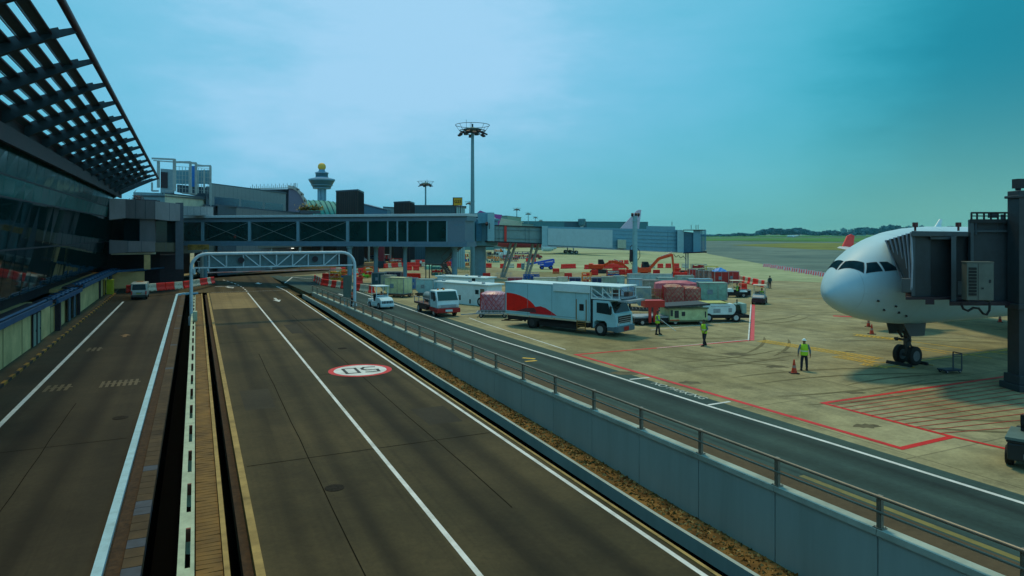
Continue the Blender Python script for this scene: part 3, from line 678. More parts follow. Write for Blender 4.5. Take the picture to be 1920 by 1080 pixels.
for k in range(9):
    u = 1.0+.80*k; mb = MB()
    for a, b in zip(range(-15, 111, 6), range(-9, 117, 6)):
        A0, B0 = rim_(u, a), rim_(u, b); A1, B1 = rim_(u+.45, a), rim_(u+.45, b); q = Vector((0, 0, .1))
        mb.hexa([A0, A1-q*0, B1-q*0, B0], [A0+q*.5, A1+q*.5, B1+q*.5, B0+q*.5])
        mb.hexa([A0-q*.9, A0-q*.9+NR*-.05, B0-q*.9+NR*-.05, B0-q*.9], [A0+q*.4, A0+q*.4+NR*-.05, B0+q*.4+NR*-.05, B0+q*.4])
    mb.build('slat', louv, can)
mb = MB()
for k in range(10):                      # edge bars of the blades
    for e in (.02, .47): mb.tube([rim_(.98+.80*k+e, s)-Vector((0, 0, .06)) for s in range(-15, 118, 12)], .035, 5)
mb.build('edge_bar', tubem, can)
mb = MB(); BX(mb, -14.5, -12.35, -16, 108, 14.9, 15.2, o=CB); mb.build('soffit', shade, can)
# lower service wall with kerb and pipes
BB = Vector(UR*40+NR*-11); BB.z = -1
low = thing('service_wall_building', 'low beige service building with doors and blue pipe edge beside the left road', 'building', BB)
mb = MB()
segs = [(-12, 69.6, -10.95, 1.75, 2.35), (71, 81.3, -11.1, 1.7, 2.3), (82, 115, -10.9, 2.0, 2.45)]
for a, b, t, z0, z1 in segs: BX(mb, -14, t, a, b, -1.6, z0, 0, BB)
BX(mb, -14, -11.5, 69, 83, -1.6, 1.7, 0, BB); BX(mb, -12.8, -6.9, 115, 116, -1.2, 2.0, 0, BB)
s = -10
while s < 114:                            # pilaster seams
    if not 69 < s < 82: BX(mb, -10.93, -10.94+.045, s, s+.03, -1.2, 1.95 if s > 80 else 1.74, 1, BB)
    s += 5.2
mb.build('wall', [beige, mat('wall seam', (.30, .26, .14), .9)], low)
dkd = mat('bluish door', (.06, .12, .16), .5, var=.2); brd = mat('brown door edge', (.05, .03, .025), .7)
for a, b, m, h in ((49.2, 50.5, brd, 2.3), (60.6, 61.9, mat('pale door', (.26, .32, .26), .6), 2.4), (62.1, 63.4, mat('pale door', (.26, .32, .26), .6), 2.4), (76.0, 77.6, dkd, 2.4), (79.0, 80.6, dkd, 2.4), (99, 100.5, brd, 2.3), (103, 104.6, yellowp, 2.1), (108, 110, dkd, 2.4), (111, 113, dkd, 2.4)):
    mb = MB(); z0 = rz((a+b)/2)+.14; BX(mb, -10.88, -10.83, a+.05, b-.05, z0, z0+h-.06, 0, BB); BX(mb, -10.89, -10.79, a, a+.05, z0, z0+h, 1, BB); BX(mb, -10.89, -10.79, b-.05, b, z0, z0+h, 1, BB); BX(mb, -10.89, -10.79, a+.05, b-.05, z0+h-.06, z0+h, 1, BB)
    BX(mb, -10.83, -10.78, b-.2, b-.12, z0+1, z0+1.15, 1, BB); mb.build('door', [m, shade], low)
mb = MB()
for a, b, z, t in ((-12, 66, 1.9, -10.6), (68, 81.5, 1.8, -10.5), (81.7, 112, 2.12, -10.35), (112, 116, 2.15, -10.2)):
    BX(mb, -12.2, t-.025, a, b, z, z+.12, 1, BB); BX(mb, t-.02, t+.14, a, b, z-.05, z+.30, 0, BB)
    for k in range(2 if a > 60 else 1): mb.tube([P3(t-.35-.3*k, a, z+.28, BB), P3(t-.35-.3*k, b, z+.28, BB)], .1, 8)
    s = a
    while s < b: mb.bar(P3(t+.04, s, z-.05, BB), P3(t-.6, s, z-.45, BB), .07); (mb.tube([P3(t-1.1, s+1, z+.34, BB), P3(t-.1, s+1, z+.34, BB)], .06, 6) if a > 60 else 0); s += 2.4
mb.bar(P3(-10.35, 112, 2.25, BB), P3(-6.7, 116, 2.3, BB), .35, .3); mb.bar(P3(-6.7, 116, 2.3, BB), P3(-4.5, 119, 2.35, BB), .3, .2)
mb.build('pipe_tray', [bluepipe, shade], low)
mb = MB(); BX(mb, -10.88, -10.5, 69.6, 70.2, -1.2, 1.85, 0, BB); mb.build('downpipe', shade, low); mb = MB(); BX(mb, -10.86, -10.6, 81.4, 81.9, -1.1, 2.1, 0, BB); mb.build('downpipe', shade, low)
struct(road_box('footpath', -10.94, -9.98, -1.0, .12, oldconc, [-45, 60, 113]))
mb = MB(); s = -6.0; k = 0
while s < 108:
    l = .95; m = k % 2
    mb.hexa([RP(-9.97, s, -.3), RP(-9.75, s, -.3), RP(-9.75, s+l, -.3), RP(-9.97, s+l, -.3)], [RP(-9.97, s, .15), RP(-9.79, s, .15), RP(-9.79, s+l, .15), RP(-9.97, s+l, .15)], m); s += l; k += 1
struct(mb.build('kerb', [mat('worn yellow kerb paint', (.33, .17, .02), .8, var=.3, grime=.5, scale=4), mat('worn black kerb paint', (.018, .015, .012), .8, grime=.4)]))
# yellow bin cabinet and grey cabinets near the van
yb = thing('yellow_cabinet', 'yellow green cabinet standing against the beige wall past the doors', 'cabinet', P3(-10.3, 105.5, rz(105)+.12), atan2(-UR.x, UR.y))
mb = MB(); mb.box(-.35, -.9, 0, .35, .9, 1.9); mb.box(-.4, -.95, 1.9, .4, .95, 2.0); mb.build('cabinet_body', mat('yellow green paint', (.32, .34, .01), .5), yb, bevel=.02)
mb = MB(); mb.box(.352, -.8, .15, .38, -.03, 1.8); mb.box(.352, .03, .15, .38, .8, 1.8); mb.build('cabinet_door', mat('yellow green door', (.38, .40, .015), .5), yb)

# ================================================================ buildings across the back
def quadwall(mb, p, q, z0, z1, th=.4, m=0, o=Vector((0, 0, 0))):    # upright wall between two plan points, thickness away from the camera
    p = Vector((p[0], p[1], 0)); q = Vector((q[0], q[1], 0)); d = (q-p).normalized(); n = Vector((-d.y, d.x, 0))*th
    e = p if (p.x > 0 and q.x > 0) else q if (p.x < 0 and q.x < 0) else None
    if e is not None and th > .25: n = e.normalized()*th
    if not isinstance(z0, tuple): z0 = (z0, z0)
    if not isinstance(z1, tuple): z1 = (z1, z1)
    Z = lambda v, z: v+Vector((0, 0, z))-o
    mb.hexa([Z(p, z0[0]), Z(q, z0[1]), Z(q+n, z0[1]), Z(p+n, z0[0])], [Z(p, z1[0]), Z(q, z1[1]), Z(q+n, z1[1]), Z(p+n, z1[0])], m)
def zof(py, d): return H-(py-HY)*d/F
def pier(name, label, px0, d0, px1, d1, ytop0, ytop1, ybot=None, th=12, m=clad, seams=0, seam_m=None, par=None, cat='building', base=None):
    p, q = at(px0, HY, d0), at(px1, HY, d1); o = Vector((p.x, p.y, 0)); b = par or thing(name, label, cat, o)
    zt = (zof(ytop0, d0), zof(ytop1, d1)); zb = (0, 0) if ybot is None else (zof(ybot, d0), zof(ybot, d1))
    if base is not None: zb = (base, base)
    mb = MB(); quadwall(mb, p, q, zb, zt, th, 0, Vector(b.location)); mb.build('wall', m, b)
    mb = MB(); quadwall(mb, p-Vector((.3, .25, 0)), q+Vector((.3, -.25, 0)), (zt[0]-.02, zt[1]-.02), (zt[0]+.25, zt[1]+.25), th+.5, 0, Vector(b.location)); mb.build('roof', cladd, b)
    if seams:
        mb = MB()
        for i in range(1, seams):
            f = i/seams; c = p.lerp(q, f); zz = (zb[0]+(zb[1]-zb[0])*f+.02, zt[0]+(zt[1]-zt[0])*f-.05); d = (q-p).normalized()*.04
            quadwall(mb, c-d-Vector((0, .03, 0)), c+d-Vector((0, .03, 0)), zz[0], zz[1], .05, 0, Vector(b.location))
        mb.build('panel_joint', seam_m or cladd, b)
    return b, p, q, zb, zt
Z0 = Vector((0, 0, 0))
# grey clad block where the fixed footbridge meets the terminal
b, p, q, zb, zt = pier('clad_block', 'grey panelled building corner joining the terminal and the glazed footbridge', 258, 101.5, 292, 101.5, 377, 378, 462, 10, clad, 5)
o_ = Vector(b.location)
def addwall(b, pts, mats_, name, th=.5, seams=0):      # pts: (px, depth, ytop, ybot) consecutive
    o = Vector(b.location); mb = MB()
    for i, (a, c) in enumerate(zip(pts, pts[1:])):
        P, Q = at(a[0], HY, a[1]), at(c[0], HY, c[1]); mi = 0
        quadwall(mb, P, Q, (zof(a[3], a[1]), zof(c[3], c[1])), (zof(a[2], a[1]), zof(c[2], c[1])), th, 0, o)
        n = max(1, int((Q-P).length/1.3)) if seams else 0
        for k in range(n):
            f = k/n; cc = P.lerp(Q, f); d = (Q-P).normalized()*.03
            quadwall(mb, cc-d-Vector((0, .02, 0)), cc+d-Vector((0, .02, 0)), zof(a[3]+(c[3]-a[3])*f, a[1]+(c[1]-a[1])*f)+.02, zof(a[2]+(c[2]-a[2])*f, a[1]+(c[1]-a[1])*f)-.02, .03, 1, o)
    return mb.build(name, mats_, b)
addwall(b, [(236, 99, 373, 409), (291, 99, 377, 411), (318, 101, 380, 414), (340, 103, 383, 414)], [clad, cladd], 'upper_cladding', 6, 1)
addwall(b, [(205, 97, 372, 412), (236, 99, 373, 409)], [clad, cladd], 'upper_cladding', 6, 1)
addwall(b, [(262, 99.5, 411, 457), (290, 99.5, 411, 457)], [clad, cladd], 'lower_cladding', 5, 1)
addwall(b, [(205, 97, 450, 476), (240, 97.5, 452, 473), (291, 98.7, 453, 472)], [clad, cladd], 'lower_cladding', 5, 1)
addwall(b, [(232, 101, 409, 454), (262, 101, 409, 454)], [glassd], 'window', .3)
addwall(b, [(290, 102, 413, 456), (345, 105, 414, 456)], [glassd], 'window', .3)
addwall(b, [(290, 100, 455, 472), (332, 103, 455, 472)], [mat('brownish cladding', (.10, .09, .06), .6), cladd], 'lower_cladding', 5, 1)
addwall(b, [(329, 102.5, 380, 505), (344, 103, 380, 505)], [cladd], 'column', 1.0)
addwall(b, [(208, 97.4, 473, 478), (238, 98, 474, 477.5), (292, 99.5, 473, 476.5)], [offwhite], 'ledge', 1.0)
# undercroft front next to the van: dark recess, louvred cabinet
addwall(b, [(296, 106, 478, 545), (345, 108, 476, 535)], [shade], 'recess_wall', 1.0)
addwall(b, [(270, 98.6, 478, 505), (282, 98.8, 478, 505)], [beige], 'lower_cladding', 1.0)
addwall(b, [(178, 104, 376, 545), (300, 106, 376, 545)], [shade], 'recess_wall', 2.0)
addwall(b, [(338, 106, 386, 404), (400, 113, 388, 404)], [mat('pale grey cladding', (.26, .28, .30), .5), cladd], 'upper_cladding', 3, 1)
# plant room with cream parapet and steel frame
b, p, q, zb, zt = pier('plant_room', 'cream rooftop plant room with a steel frame and glazed screen on top', 309, 112, 386, 128, 364, 372, 388, 9, offwhite)
o_ = Vector(b.location)
addwall(b, [(250, 112, 360, 383), (309, 112, 362, 388)], [mat('pale blue panel', (.22, .36, .40), .6, grime=.2)], 'wall', 3)
addwall(b, [(248, 111.8, 366, 367.5), (309, 111.7, 366.5, 368), (387.5, 127.5, 372.5, 374.5)], [cladd], 'groove', .25)
frm = mat('pale steel frame', (.34, .40, .40), .5, var=.1, grime=.2)
def bpx(mb, x0, y0, x1, y1, d0, d1=None, w=.3, m=0): w = w*.62; mb.bar(at(x0, y0, d0)-o_, at(x1, y1, d1 or d0)-o_, w, m=m)
mb = MB()
for x0, y0, x1, y1, d, w in ((297, 302, 297, 352, 111.5, .55), (327, 298, 327, 358, 112, .6), (285, 342, 285, 358, 111, .35), (357, 303, 357, 362, 117, .5), (367.5, 306, 367.5, 364, 119, .5), (371.5, 320, 371.5, 362, 121, .25), (382.5, 318, 382.5, 362, 124, .3), (394.5, 311, 394.5, 388, 126, .5), (285, 297, 327, 299, 111, .45), (288, 301, 357, 306, 117, .3), (327, 304, 357, 304, 114, .5), (357, 305, 368, 306, 118, .5), (368, 311, 395, 311, 123, .45), (285, 358, 297, 358, 111, .4), (311, 358, 327, 358, 112, .4), (342, 362, 368, 364, 119, .4), (327, 302, 394, 312, 123, .2)): bpx(mb, x0, y0, x1, y1, d, None, w)
mb.build('frame', frm, b)
mb = MB()
for i in range(11): bpx(mb, 330+6*i, 311+.6*i, 330+6*i, 361+.2*i, 125, None, .10)
for j in range(6): bpx(mb, 329, 312+8*j, 394, 316+8.5*j, 125, None, .10)
mb.build('grid_screen', frm, b)
mb = MB(); quadwall(mb, at(329, HY, 126), at(394, HY, 126), (zof(345, 126),)*2, (zof(319, 126),)*2, .05, 0, o_); mb.build('screen_glass', mat('frosted screen glass', (.10, .26, .33), .3, var=.2), b)
addwall(b, [(332, 127, 346, 360), (394, 128, 352, 372)], [mat('dark tank', (.03, .07, .10), .5)], 'louvre_box', 1)
addwall(b, [(301, 115, 316, 362), (327, 115, 318, 362)], [mat('blue grey box', (.20, .30, .34), .5)], 'louvre_box', 3); addwall(b, [(301, 114.9, 322, 352), (314, 114.9, 323, 353)], [shade], 'opening', .05)
addwall(b, [(358, 119.5, 311, 350), (367, 119.5, 311, 350)], [mat('bright blue louvre', (.02, .20, .62), .5)], 'blue_banner', .2)
addwall(b, [(386, 127, 350, 402), (395.5, 129, 350, 402)], [cladd], 'wall', 3)
# planting at the roof edge
def shrub(name, label, pts, m1, m2, n, r, grp=None):
    rn = random.Random(len(label)); mb = MB(); o = Vector(pts[0])
    for i in range(n):
        a, b_ = rn.choice(list(zip(pts, pts[1:]))) if len(pts) > 1 else (pts[0], pts[0]); c = Vector(a).lerp(Vector(b_), rn.random())-o
        c += Vector((rn.gauss(0, r*.4), rn.gauss(0, r*.4), abs(rn.gauss(0, r*.5)))); an = rn.uniform(0, 6.3); l = r*rn.uniform(.3, .6)
        d = Vector((cos(an), sin(an), rn.uniform(-.2, .9)))*l; w = Vector((-sin(an), cos(an), 0))*l*.22
        mb.add([c-w, c+w, c+d], [(0, 1, 2)], rn.choice((0, 1)))
    t = thing(name, label, 'plant', o); mb.build('foliage', [m1, m2], t)
    mb = MB()
    for a, b_ in zip(pts, pts[1:]): mb.bar(Vector(a)-o-Vector((0, 0, .35)), Vector(b_)-o-Vector((0, 0, .35)), r*.9, .6)
    mb.build('planter_box', cladd, t)
shrub('rooftop_plants', 'yellow leaved plants at the roof edge before the green dome', [at(562, 395, 148), at(600, 395, 150)], mat('yellow leaves', (.42, .28, .03), .8), mat('olive leaves', (.10, .12, .02), .8), 900, 1.1)
shrub('rooftop_plants', 'reddish plants on the grey clad block by the terminal glass', [at(250, 376, 101), at(268, 377, 101)], mat('reddish leaves', (.20, .06, .07), .8), mat('dull leaves', (.10, .10, .06), .8), 260, .7)
# grey hall with three openings
b, p, q, zb, zt = pier('grey_hall', 'long grey metal hall with three dark blue openings behind the footbridge', 394, 132, 536, 176, 345, 363, None, 14, mat('light grey cladding', (.24, .25, .26), .5, var=.06, grime=.15), 20)
for i, (a, c, y0, y1, y2, y3) in enumerate(((403, 449, 369, 373, 391, 393.5), (453, 493, 374, 379, 393, 395), (497, 531, 379.5, 383, 395, 397))):
    f = lambda x: 132+(x-394)/142*44
    P, Q = p.lerp(q, (at(a, HY, 1)*f(a)).x*0+(a-394)/142*(132/f(a))*1.0 if 0 else 0), q
    def onw(x):                           # plan point of the wall on the sight line x
        r = Vector(((x-CX)/F, 1, 0)); d = (q-p); den = r.x*d.y-r.y*d.x; k = (p.x*d.y-p.y*d.x)/den; return r*k
    A, B = onw(a), onw(c); mb = MB(); nn = Vector((0, -.22, 0))
    quadwall(mb, A+nn, B+nn, (zof(y2, A.y), zof(y3, B.y)), (zof(y0, A.y), zof(y1, B.y)), .15, 0, Vector(b.location)); mb.build('window', mat('dark blue opening', (.012, .045, .11), .25, var=.1, spec=.7), b)
pier('parapet_wall', 'low grey parapet building below the hall openings', 385, 124, 468, 140, 386, 391, None, 5, clad, 12)
pier('parapet_wall', 'blue grey low block between grey parapets behind the footbridge', 408, 125, 443, 131, 386, 389, None, 4, cladd, 4)
pier('parapet_wall', 'long thin grey parapet tapering behind the footbridge roof', 442, 132, 585, 172, 390, 402, None, 5, mat('mid grey cladding', (.2, .2, .21), .5, var=.05), 14)
gp_ = thing('green_billboard', 'bright green board on the wall above the footbridge roof', 'billboard', at(361, 395, 111))
mb = MB(); mb.box(-1.33, 0, -.45, 1.33, .12, .6); mb.build('panel_face', mat('bright green panel paint', (.02, .22, .012), .5, var=.1), gp_); mb = MB(); mb.box(-1.4, .12, -.5, 1.4, .3, .66); mb.build('panel_frame', cladd, gp_)
# hall with rounded end and ribbed roof
b, p, q, zb, zt = pier('rounded_hall', 'grey hall with a rounded pale end wall beside the green dome', 480, 190, 545, 200, 357, 356, None, 20, cladd)
o_ = Vector(b.location); mb = MB()
A = at(540, HY, 196); pr = [at(540, 353, 196), at(549, 354, 196), at(556, 358, 196), (at(564, 367, 196)), at(570, 379, 196), at(574, 391, 196), at(575, 400, 196)]
for a, c in zip(pr, pr[1:]): mb.hexa([a-o_, c-o_, c-o_+Vector((-6.8, 22, 0)), a-o_+Vector((-6.8, 22, 0))], [a-o_+Vector((0, 0, .9)), c-o_+Vector((.9, 0, .5)), c-o_+Vector((-5.9, 22, .5)), a-o_+Vector((-6.8, 22, .9))])
mb.build('curved_wall', mat('pale stone band', (.45, .42, .38), .6), b)
mb = MB(); vs = [a-o_+Vector((0, .6, 0)) for a in pr]+[at(575, 440, 196.6)-o_, at(540, 440, 196.6)-o_]; k_ = len(vs); mb.add(vs+[v+Vector((-5.6, 18, 0)) for v in vs], [tuple(range(k_)), tuple(range(k_, 2*k_))]+[(i, (i+1) % k_, k_+(i+1) % k_, k_+i) for i in range(k_)]); mb.build('end_wall', mat('violet grey wall', (.15, .16, .24), .6), b)
mb = MB()
for i in range(24): c = at(470+3.6*i, 355.5-.12*i, 190)-o_; mb.bar(c, c+Vector((0, 0, .9+.5*(i % 2))), .12)
for i in range(3): c = at(551+3*i, 354, 196)-o_; mb.bar(c, c+Vector((0, 0, 1.6)), .12)
mb.bar(at(470, 354, 190)-o_, at(556, 352, 190)-o_, .25); mb.build('roof_railing', frm, b)
# green vaulted dome
gd = thing('green_dome', 'low green glazed vault with dark ribs below the control tower', 'building', at(600, HY, 240)-Vector((0, 0, H)))
o_ = Vector(gd.location); mb = MB(); n = 16
def dome(i, j): # long low vault
    x = -11+24*j/14; zz = 19.2-.012*(x+2)**2; a = pi*i/n*.5; return Vector((x, -9*cos(a), zz-8.5+8.5*sin(a)*1.0))
for i in range(n):
    for j in range(14): mb.quad(dome(i, j), dome(i, j+1), dome(i+1, j+1), dome(i+1, j))
mb.build('roof', mat('green glazing', (.0, .24, .22), .7, var=.15), gd)
mb = MB()
for j in range(-3, 16, 1):
    pts = []
    for i in range(0, n+1, 2):
        jj = j+(1-i/n)*4.0
        if 0 <= jj <= 14: pts.append(dome(i, jj)+Vector((0, -.08, .1)))
    if len(pts) > 1: mb.tube(pts, .13, 5)
mb.build('rib', mat('dark green rib', (.01, .07, .07), .5), gd)
mb = MB(); mb.box(-12, -9.2, 0, 14, 10, 11.0); mb.build('wall', mat('dark green base wall', (.012, .05, .06), .5), gd)
# brown blocks, low blue hall, slatted hall
bronze = mat('brown louvre cladding', (.050, .036, .032), .6, var=.3, scale=1, stretch=(3, 3, .15)); dslat = mat('dark slats', (.02, .022, .03), .6)
def block(name, label, pts, ytop, m=bronze, sl=10):
    b = thing(name, label, 'building', at(pts[0][0], HY, pts[0][1])-Vector((0, 0, H))); o = Vector(b.location); mb = MB(); top = []
    z = zof(ytop, pts[0][1]); P = [Vector((at(x, HY, d).x, d, 0))-o for x, d in pts]; back = P[-1]+(P[0]-P[1])
    mb.prz([(v.x, v.y) for v in P+[back]], 0, z); mb.build('wall', m, b)
    mb = MB(); c = sum((v for v in P+[back]), Vector((0, 0, 0)))/4
    mb.prz([((v.x-c.x)*1.03+c.x, (v.y-c.y)*1.03+c.y) for v in P+[back]], z+.002, z+.35); mb.build('roof', cladd, b)
    mb = MB()
    for A, B in zip(P, P[1:]):
        for i in range(sl):
            v = A.lerp(B, (i+.5)/sl); d = (B-A).normalized(); nn = Vector((d.y, -d.x, 0)); v += nn*.06; mb.bar(v+Vector((0, 0, .2)), v+Vector((0, 0, z-.1)), .16, .12)
    mb.build('louvre', dslat, b); return b
block('brown_block', 'tall brown louvred rooftop block right of the green dome', [(630, 165), (671, 160), (682, 170)], 360)
block('brown_block', 'smaller brown louvred rooftop block behind the footbridge roof', [(738.5, 186), (768, 182), (777, 192)], 380.5)
b = thing('blue_shed', 'low blue shed with a sloping roof between the two brown blocks', 'building', at(682, HY, 225)-Vector((0, 0, H))); o = Vector(b.location)
mb = MB(); mb.pry([(-2, 0), (7.6, 0), (7.6, 15.2), (3, 16.3), (-2, 17.6)], 0, 20); mb.build('wall', mat('blue grey wall', (.05, .16, .25), .5), b); mb = MB(); mb.pry([(-2, 17.62), (3, 16.32), (7.6, 15.22), (7.6, 15.45), (3, 16.55), (-2, 17.9)], -.3, 20); mb.build('roof', mat('dull blue roof', (.04, .10, .16), .5), b)
pier('pale_block', 'pale flat building between the blue shed and a brown block', 720, 230, 742, 233, 388.5, 390, None, 12, mat('pale blue grey wall', (.2, .32, .34), .6), 8)
b, p, q, zb, zt = pier('slatted_hall', 'dark blue slatted building beside the yellow gate sign', 776, 196, 857, 202, 386, 386, None, 16, mat('dark blue slats', (.015, .06, .09), .5), 26, mat('slat line', (.03, .11, .15), .5))
pier('service_shed', 'small pale shed behind the yellow gate sign', 856, 150, 872, 151, 388, 388.5, None, 8, mat('pale cyan wall', (.22, .40, .42), .5), 4)
# gate sign
gs = thing('gate_sign', 'square yellow gate number sign on the building roof near the mast', 'sign', at(858.5, 386, 135)); o_ = Vector(gs.location)
mb = MB(); mb.box(-.85, -.05, .05, .85, .35, 1.55); mb.box(-1.0, .0, -.02, -.85, .5, 1.65); mb.box(-.85, 0, 1.552, .87, .5, 1.65); mb.build('sign_case', shade, gs)
mb = MB(); mb.box(-.80, -.10, .1, .80, -.052, 1.5); mb.build('sign_face', mat('amber sign face', (.55, .30, .01), .5, var=.08), gs)
text('G23', .78, mat('sign figure', (.02, .015, .005), .6), gs, 'lettering', .01, face_along((0, -.12, .82), (1, 0, 0), (0, 0, 1)), bold=.012)
mb = MB()
for x in (-.5, .5): mb.cyl((x, .2, -3.0), (x, .2, .05), .07, 6)
mb.build('post', shade, gs)
# pier undercroft behind the footbridge: slab, back wall, columns, lamps
pr_ = thing('pier_undercroft', 'dark open ground floor of the pier with pale columns behind the footbridge', 'building', at(345, HY, 116)-Vector((0, 0, H))); o_ = Vector(pr_.location)
FP = [(330, 112), (442, 134), (560, 158), (690, 190), (790, 215), (862, 236)]
mb = MB(); wb = MB(); sb = MB()
for (a, da), (c, dc) in zip(FP, FP[1:]):
    A, B = at(a, HY, da), at(c, HY, dc)
    quadwall(mb, A, B, 4.3 if a < 440 else 4.6, 6.0, 14, 0, o_)
    dirv_ = (B-A).normalized(); nn = Vector((-dirv_.y, dirv_.x, 0))
    quadwall(wb, A+nn*9, B+nn*9, 0, 4.6, .4, 0, o_); quadwall(sb, A+nn*.5, B+nn*.5, 6.0, 9.2, 12, 0, o_)
mb.build('slab', mat('pale slab edge', (.20, .19, .16), .7, grime=.3), pr_); wb.build('back_wall', shade, pr_); sb.build('wall', mat('dark teal wall', (.02, .05, .065), .5), pr_)
for x, dd_ in ((375, 119), (442, 134), (505, 147), (560, 158), (602, 168), (637, 177), (668.5, 184), (690.5, 189), (731, 200), (763, 208), (790, 215), (820, 224), (850, 232)):
    mb = MB(); c = at(x, HY, dd_); mb.cyl(Vector((c.x, c.y+.8, 0))-o_, Vector((c.x, c.y+.8, 4.55))-o_, .32, 12); mb.build('column', mat('pale column', (.40, .42, .40), .6), pr_, smooth=True)
lampm = mat('lit lamp', (.9, .9, .8), .4, emit=((.95, .98, .85), 2.2))
for x, y, d in ((425, 471.5, 131), (444, 470, 135), (330, 491.5, 111), (530, 466.5, 155), (548, 465.5, 159), (508, 467.5, 150), (483, 468.8, 144)):
    mb = MB(); c = at(x, y, d)-o_; mb.box(c.x-.35, c.y-.1, c.z-.05, c.x+.35, c.y+.1, c.z+.04); mb.build('ceiling_lamp', lampm, pr_)
# clutter hanging below the footbridge start: orange brown housing
addwall(pr_, [(352, 108, 458.5, 469), (392, 108.5, 458.5, 468)], [mat('ochre housing', (.26, .16, .03), .6, var=.5, scale=2, grime=.5)], 'housing', .8)
# long far pier with white fins
b, p, q, zb, zt = pier('far_pier', 'long distant pier building with many white fins beyond the boarding bridge', 924, 330, 1000, 520, 417, 421, None, 20, mat('pale teal wall', (.14, .27, .26), .6))
o_ = Vector(b.location); mb = MB()
for i in range(30):
    f = i/29; x = 926+f*52; d = 325+f*110; mb.bar(at(x, 409+f*8, d)-o_, at(x, 421+f*3, d)-o_, .5, m=0); mb.bar(at(x, 408+8*f, d)-o_, at(x+3, 409+8*f, d+14)-o_, .4)
mb.build('fin', mat('white fin', (.55, .60, .50), .5), b)
pier('far_plant_room', 'pale green plant boxes on the roof of the far pier', 951, 400, 977, 430, 405, 408, 418, 12, mat('pale green box', (.20, .32, .24), .6), 10, mat('green joint', (.08, .18, .12), .6))
pier('far_terminal', 'long teal blue terminal building on the skyline behind the boarding bridge', 976, 620, 1215, 640, 415, 416.5, None, 40, mat('teal blue wall', (.03, .15, .19), .5), 30, mat('teal joint', (.02, .10, .14), .5))
b, p, q, zb, zt = pier('far_terminal', 'darker blue hall in front of the far terminal skyline', 1058, 500, 1100, 505, 416, 416.5, None, 20, mat('dark blue wall', (.015, .07, .12), .5), 6)
tcab = thing('apron_tower', 'small distant control cab on a stalk right of the far terminal', 'tower', at(1091, HY, 500)-Vector((0, 0, H)))
mb = MB(); mb.cyl((0, 0, 0), (0, 0, 14), 1.2, 10); mb.build('shaft', steelg, tcab); mb = MB(); mb.lathe([(1.3, 13.2), (2.4, 14.2), (2.9, 18), (2.4, 18.6)], 8); mb.build('cab', mat('hazy glass', (.05, .16, .22), .3), tcab)
# control tower
ct = thing('control_tower', 'tall round control tower topped by a yellow ball', 'tower', at(603.5, HY, 700)-Vector((0, 0, H)))
k = 700/F
tw = mat('tower grey blue', (.11, .27, .42), .6, var=.1, scale=.1); twd = mat('tower dark glass', (.012, .075, .12), .3, var=.2, scale=.2)
zz = lambda py: zof(py, 700)
mb = MB()
for a in range(6): mb.cyl((3.0*cos(a*pi/3), 3.0*sin(a*pi/3), 0), (3.0*cos(a*pi/3), 3.0*sin(a*pi/3), zz(352)), 1.5, 8)
mb.cyl((0, 0, 0), (0, 0, zz(352)), 2.8, 12); mb.build('shaft', tw, ct, smooth=True)
mb = MB(); mb.lathe([(5.0, zz(354.5)), (8.5, zz(353.5)), (10.2, zz(347)), (12.6, zz(339.5)), (12.8, zz(337.2)), (11.5, zz(336))], 32); mb.build('main_deck', twd, ct)
mb = MB(); mb.lathe([(10.15, zz(348.2)), (10.9, zz(347.7)), (10.9, zz(347.1)), (10.15, zz(346.9))], 32); mb.lathe([(12.8, zz(339.0)), (13.1, zz(338)), (13.0, zz(336.2)), (9.5, zz(334.2)), (6.6, zz(333)), (6.4, zz(331.8))], 32); mb.lathe([(8.4, zz(354.2)), (9.0, zz(353.4)), (8.9, zz(352.5)), (8.3, zz(352.5))], 32); mb.build('deck_band', tw, ct)
mb = MB(); mb.lathe([(6.0, zz(332)), (6.2, zz(325.5)), (6.5, zz(324.5))], 24); mb.build('upper_deck', twd, ct)
mb = MB(); mb.lathe([(6.8, zz(325)), (6.8, zz(324)), (5.2, zz(322.5)), (3.4, zz(321.5)), (2.8, zz(318))], 24); mb.build('upper_roof', tw, ct)
mb = MB(); mb.lathe([(.1, zz(319.5))]+[(4.0*sin(pi*i/10), zz(312.8)-4.0*cos(pi*i/10)) for i in range(1, 10)]+[(.1, zz(305.4))], 20); mb.build('radome', mat('yellow radome', (.62, .40, .04), .5, var=.15), ct, smooth=True)
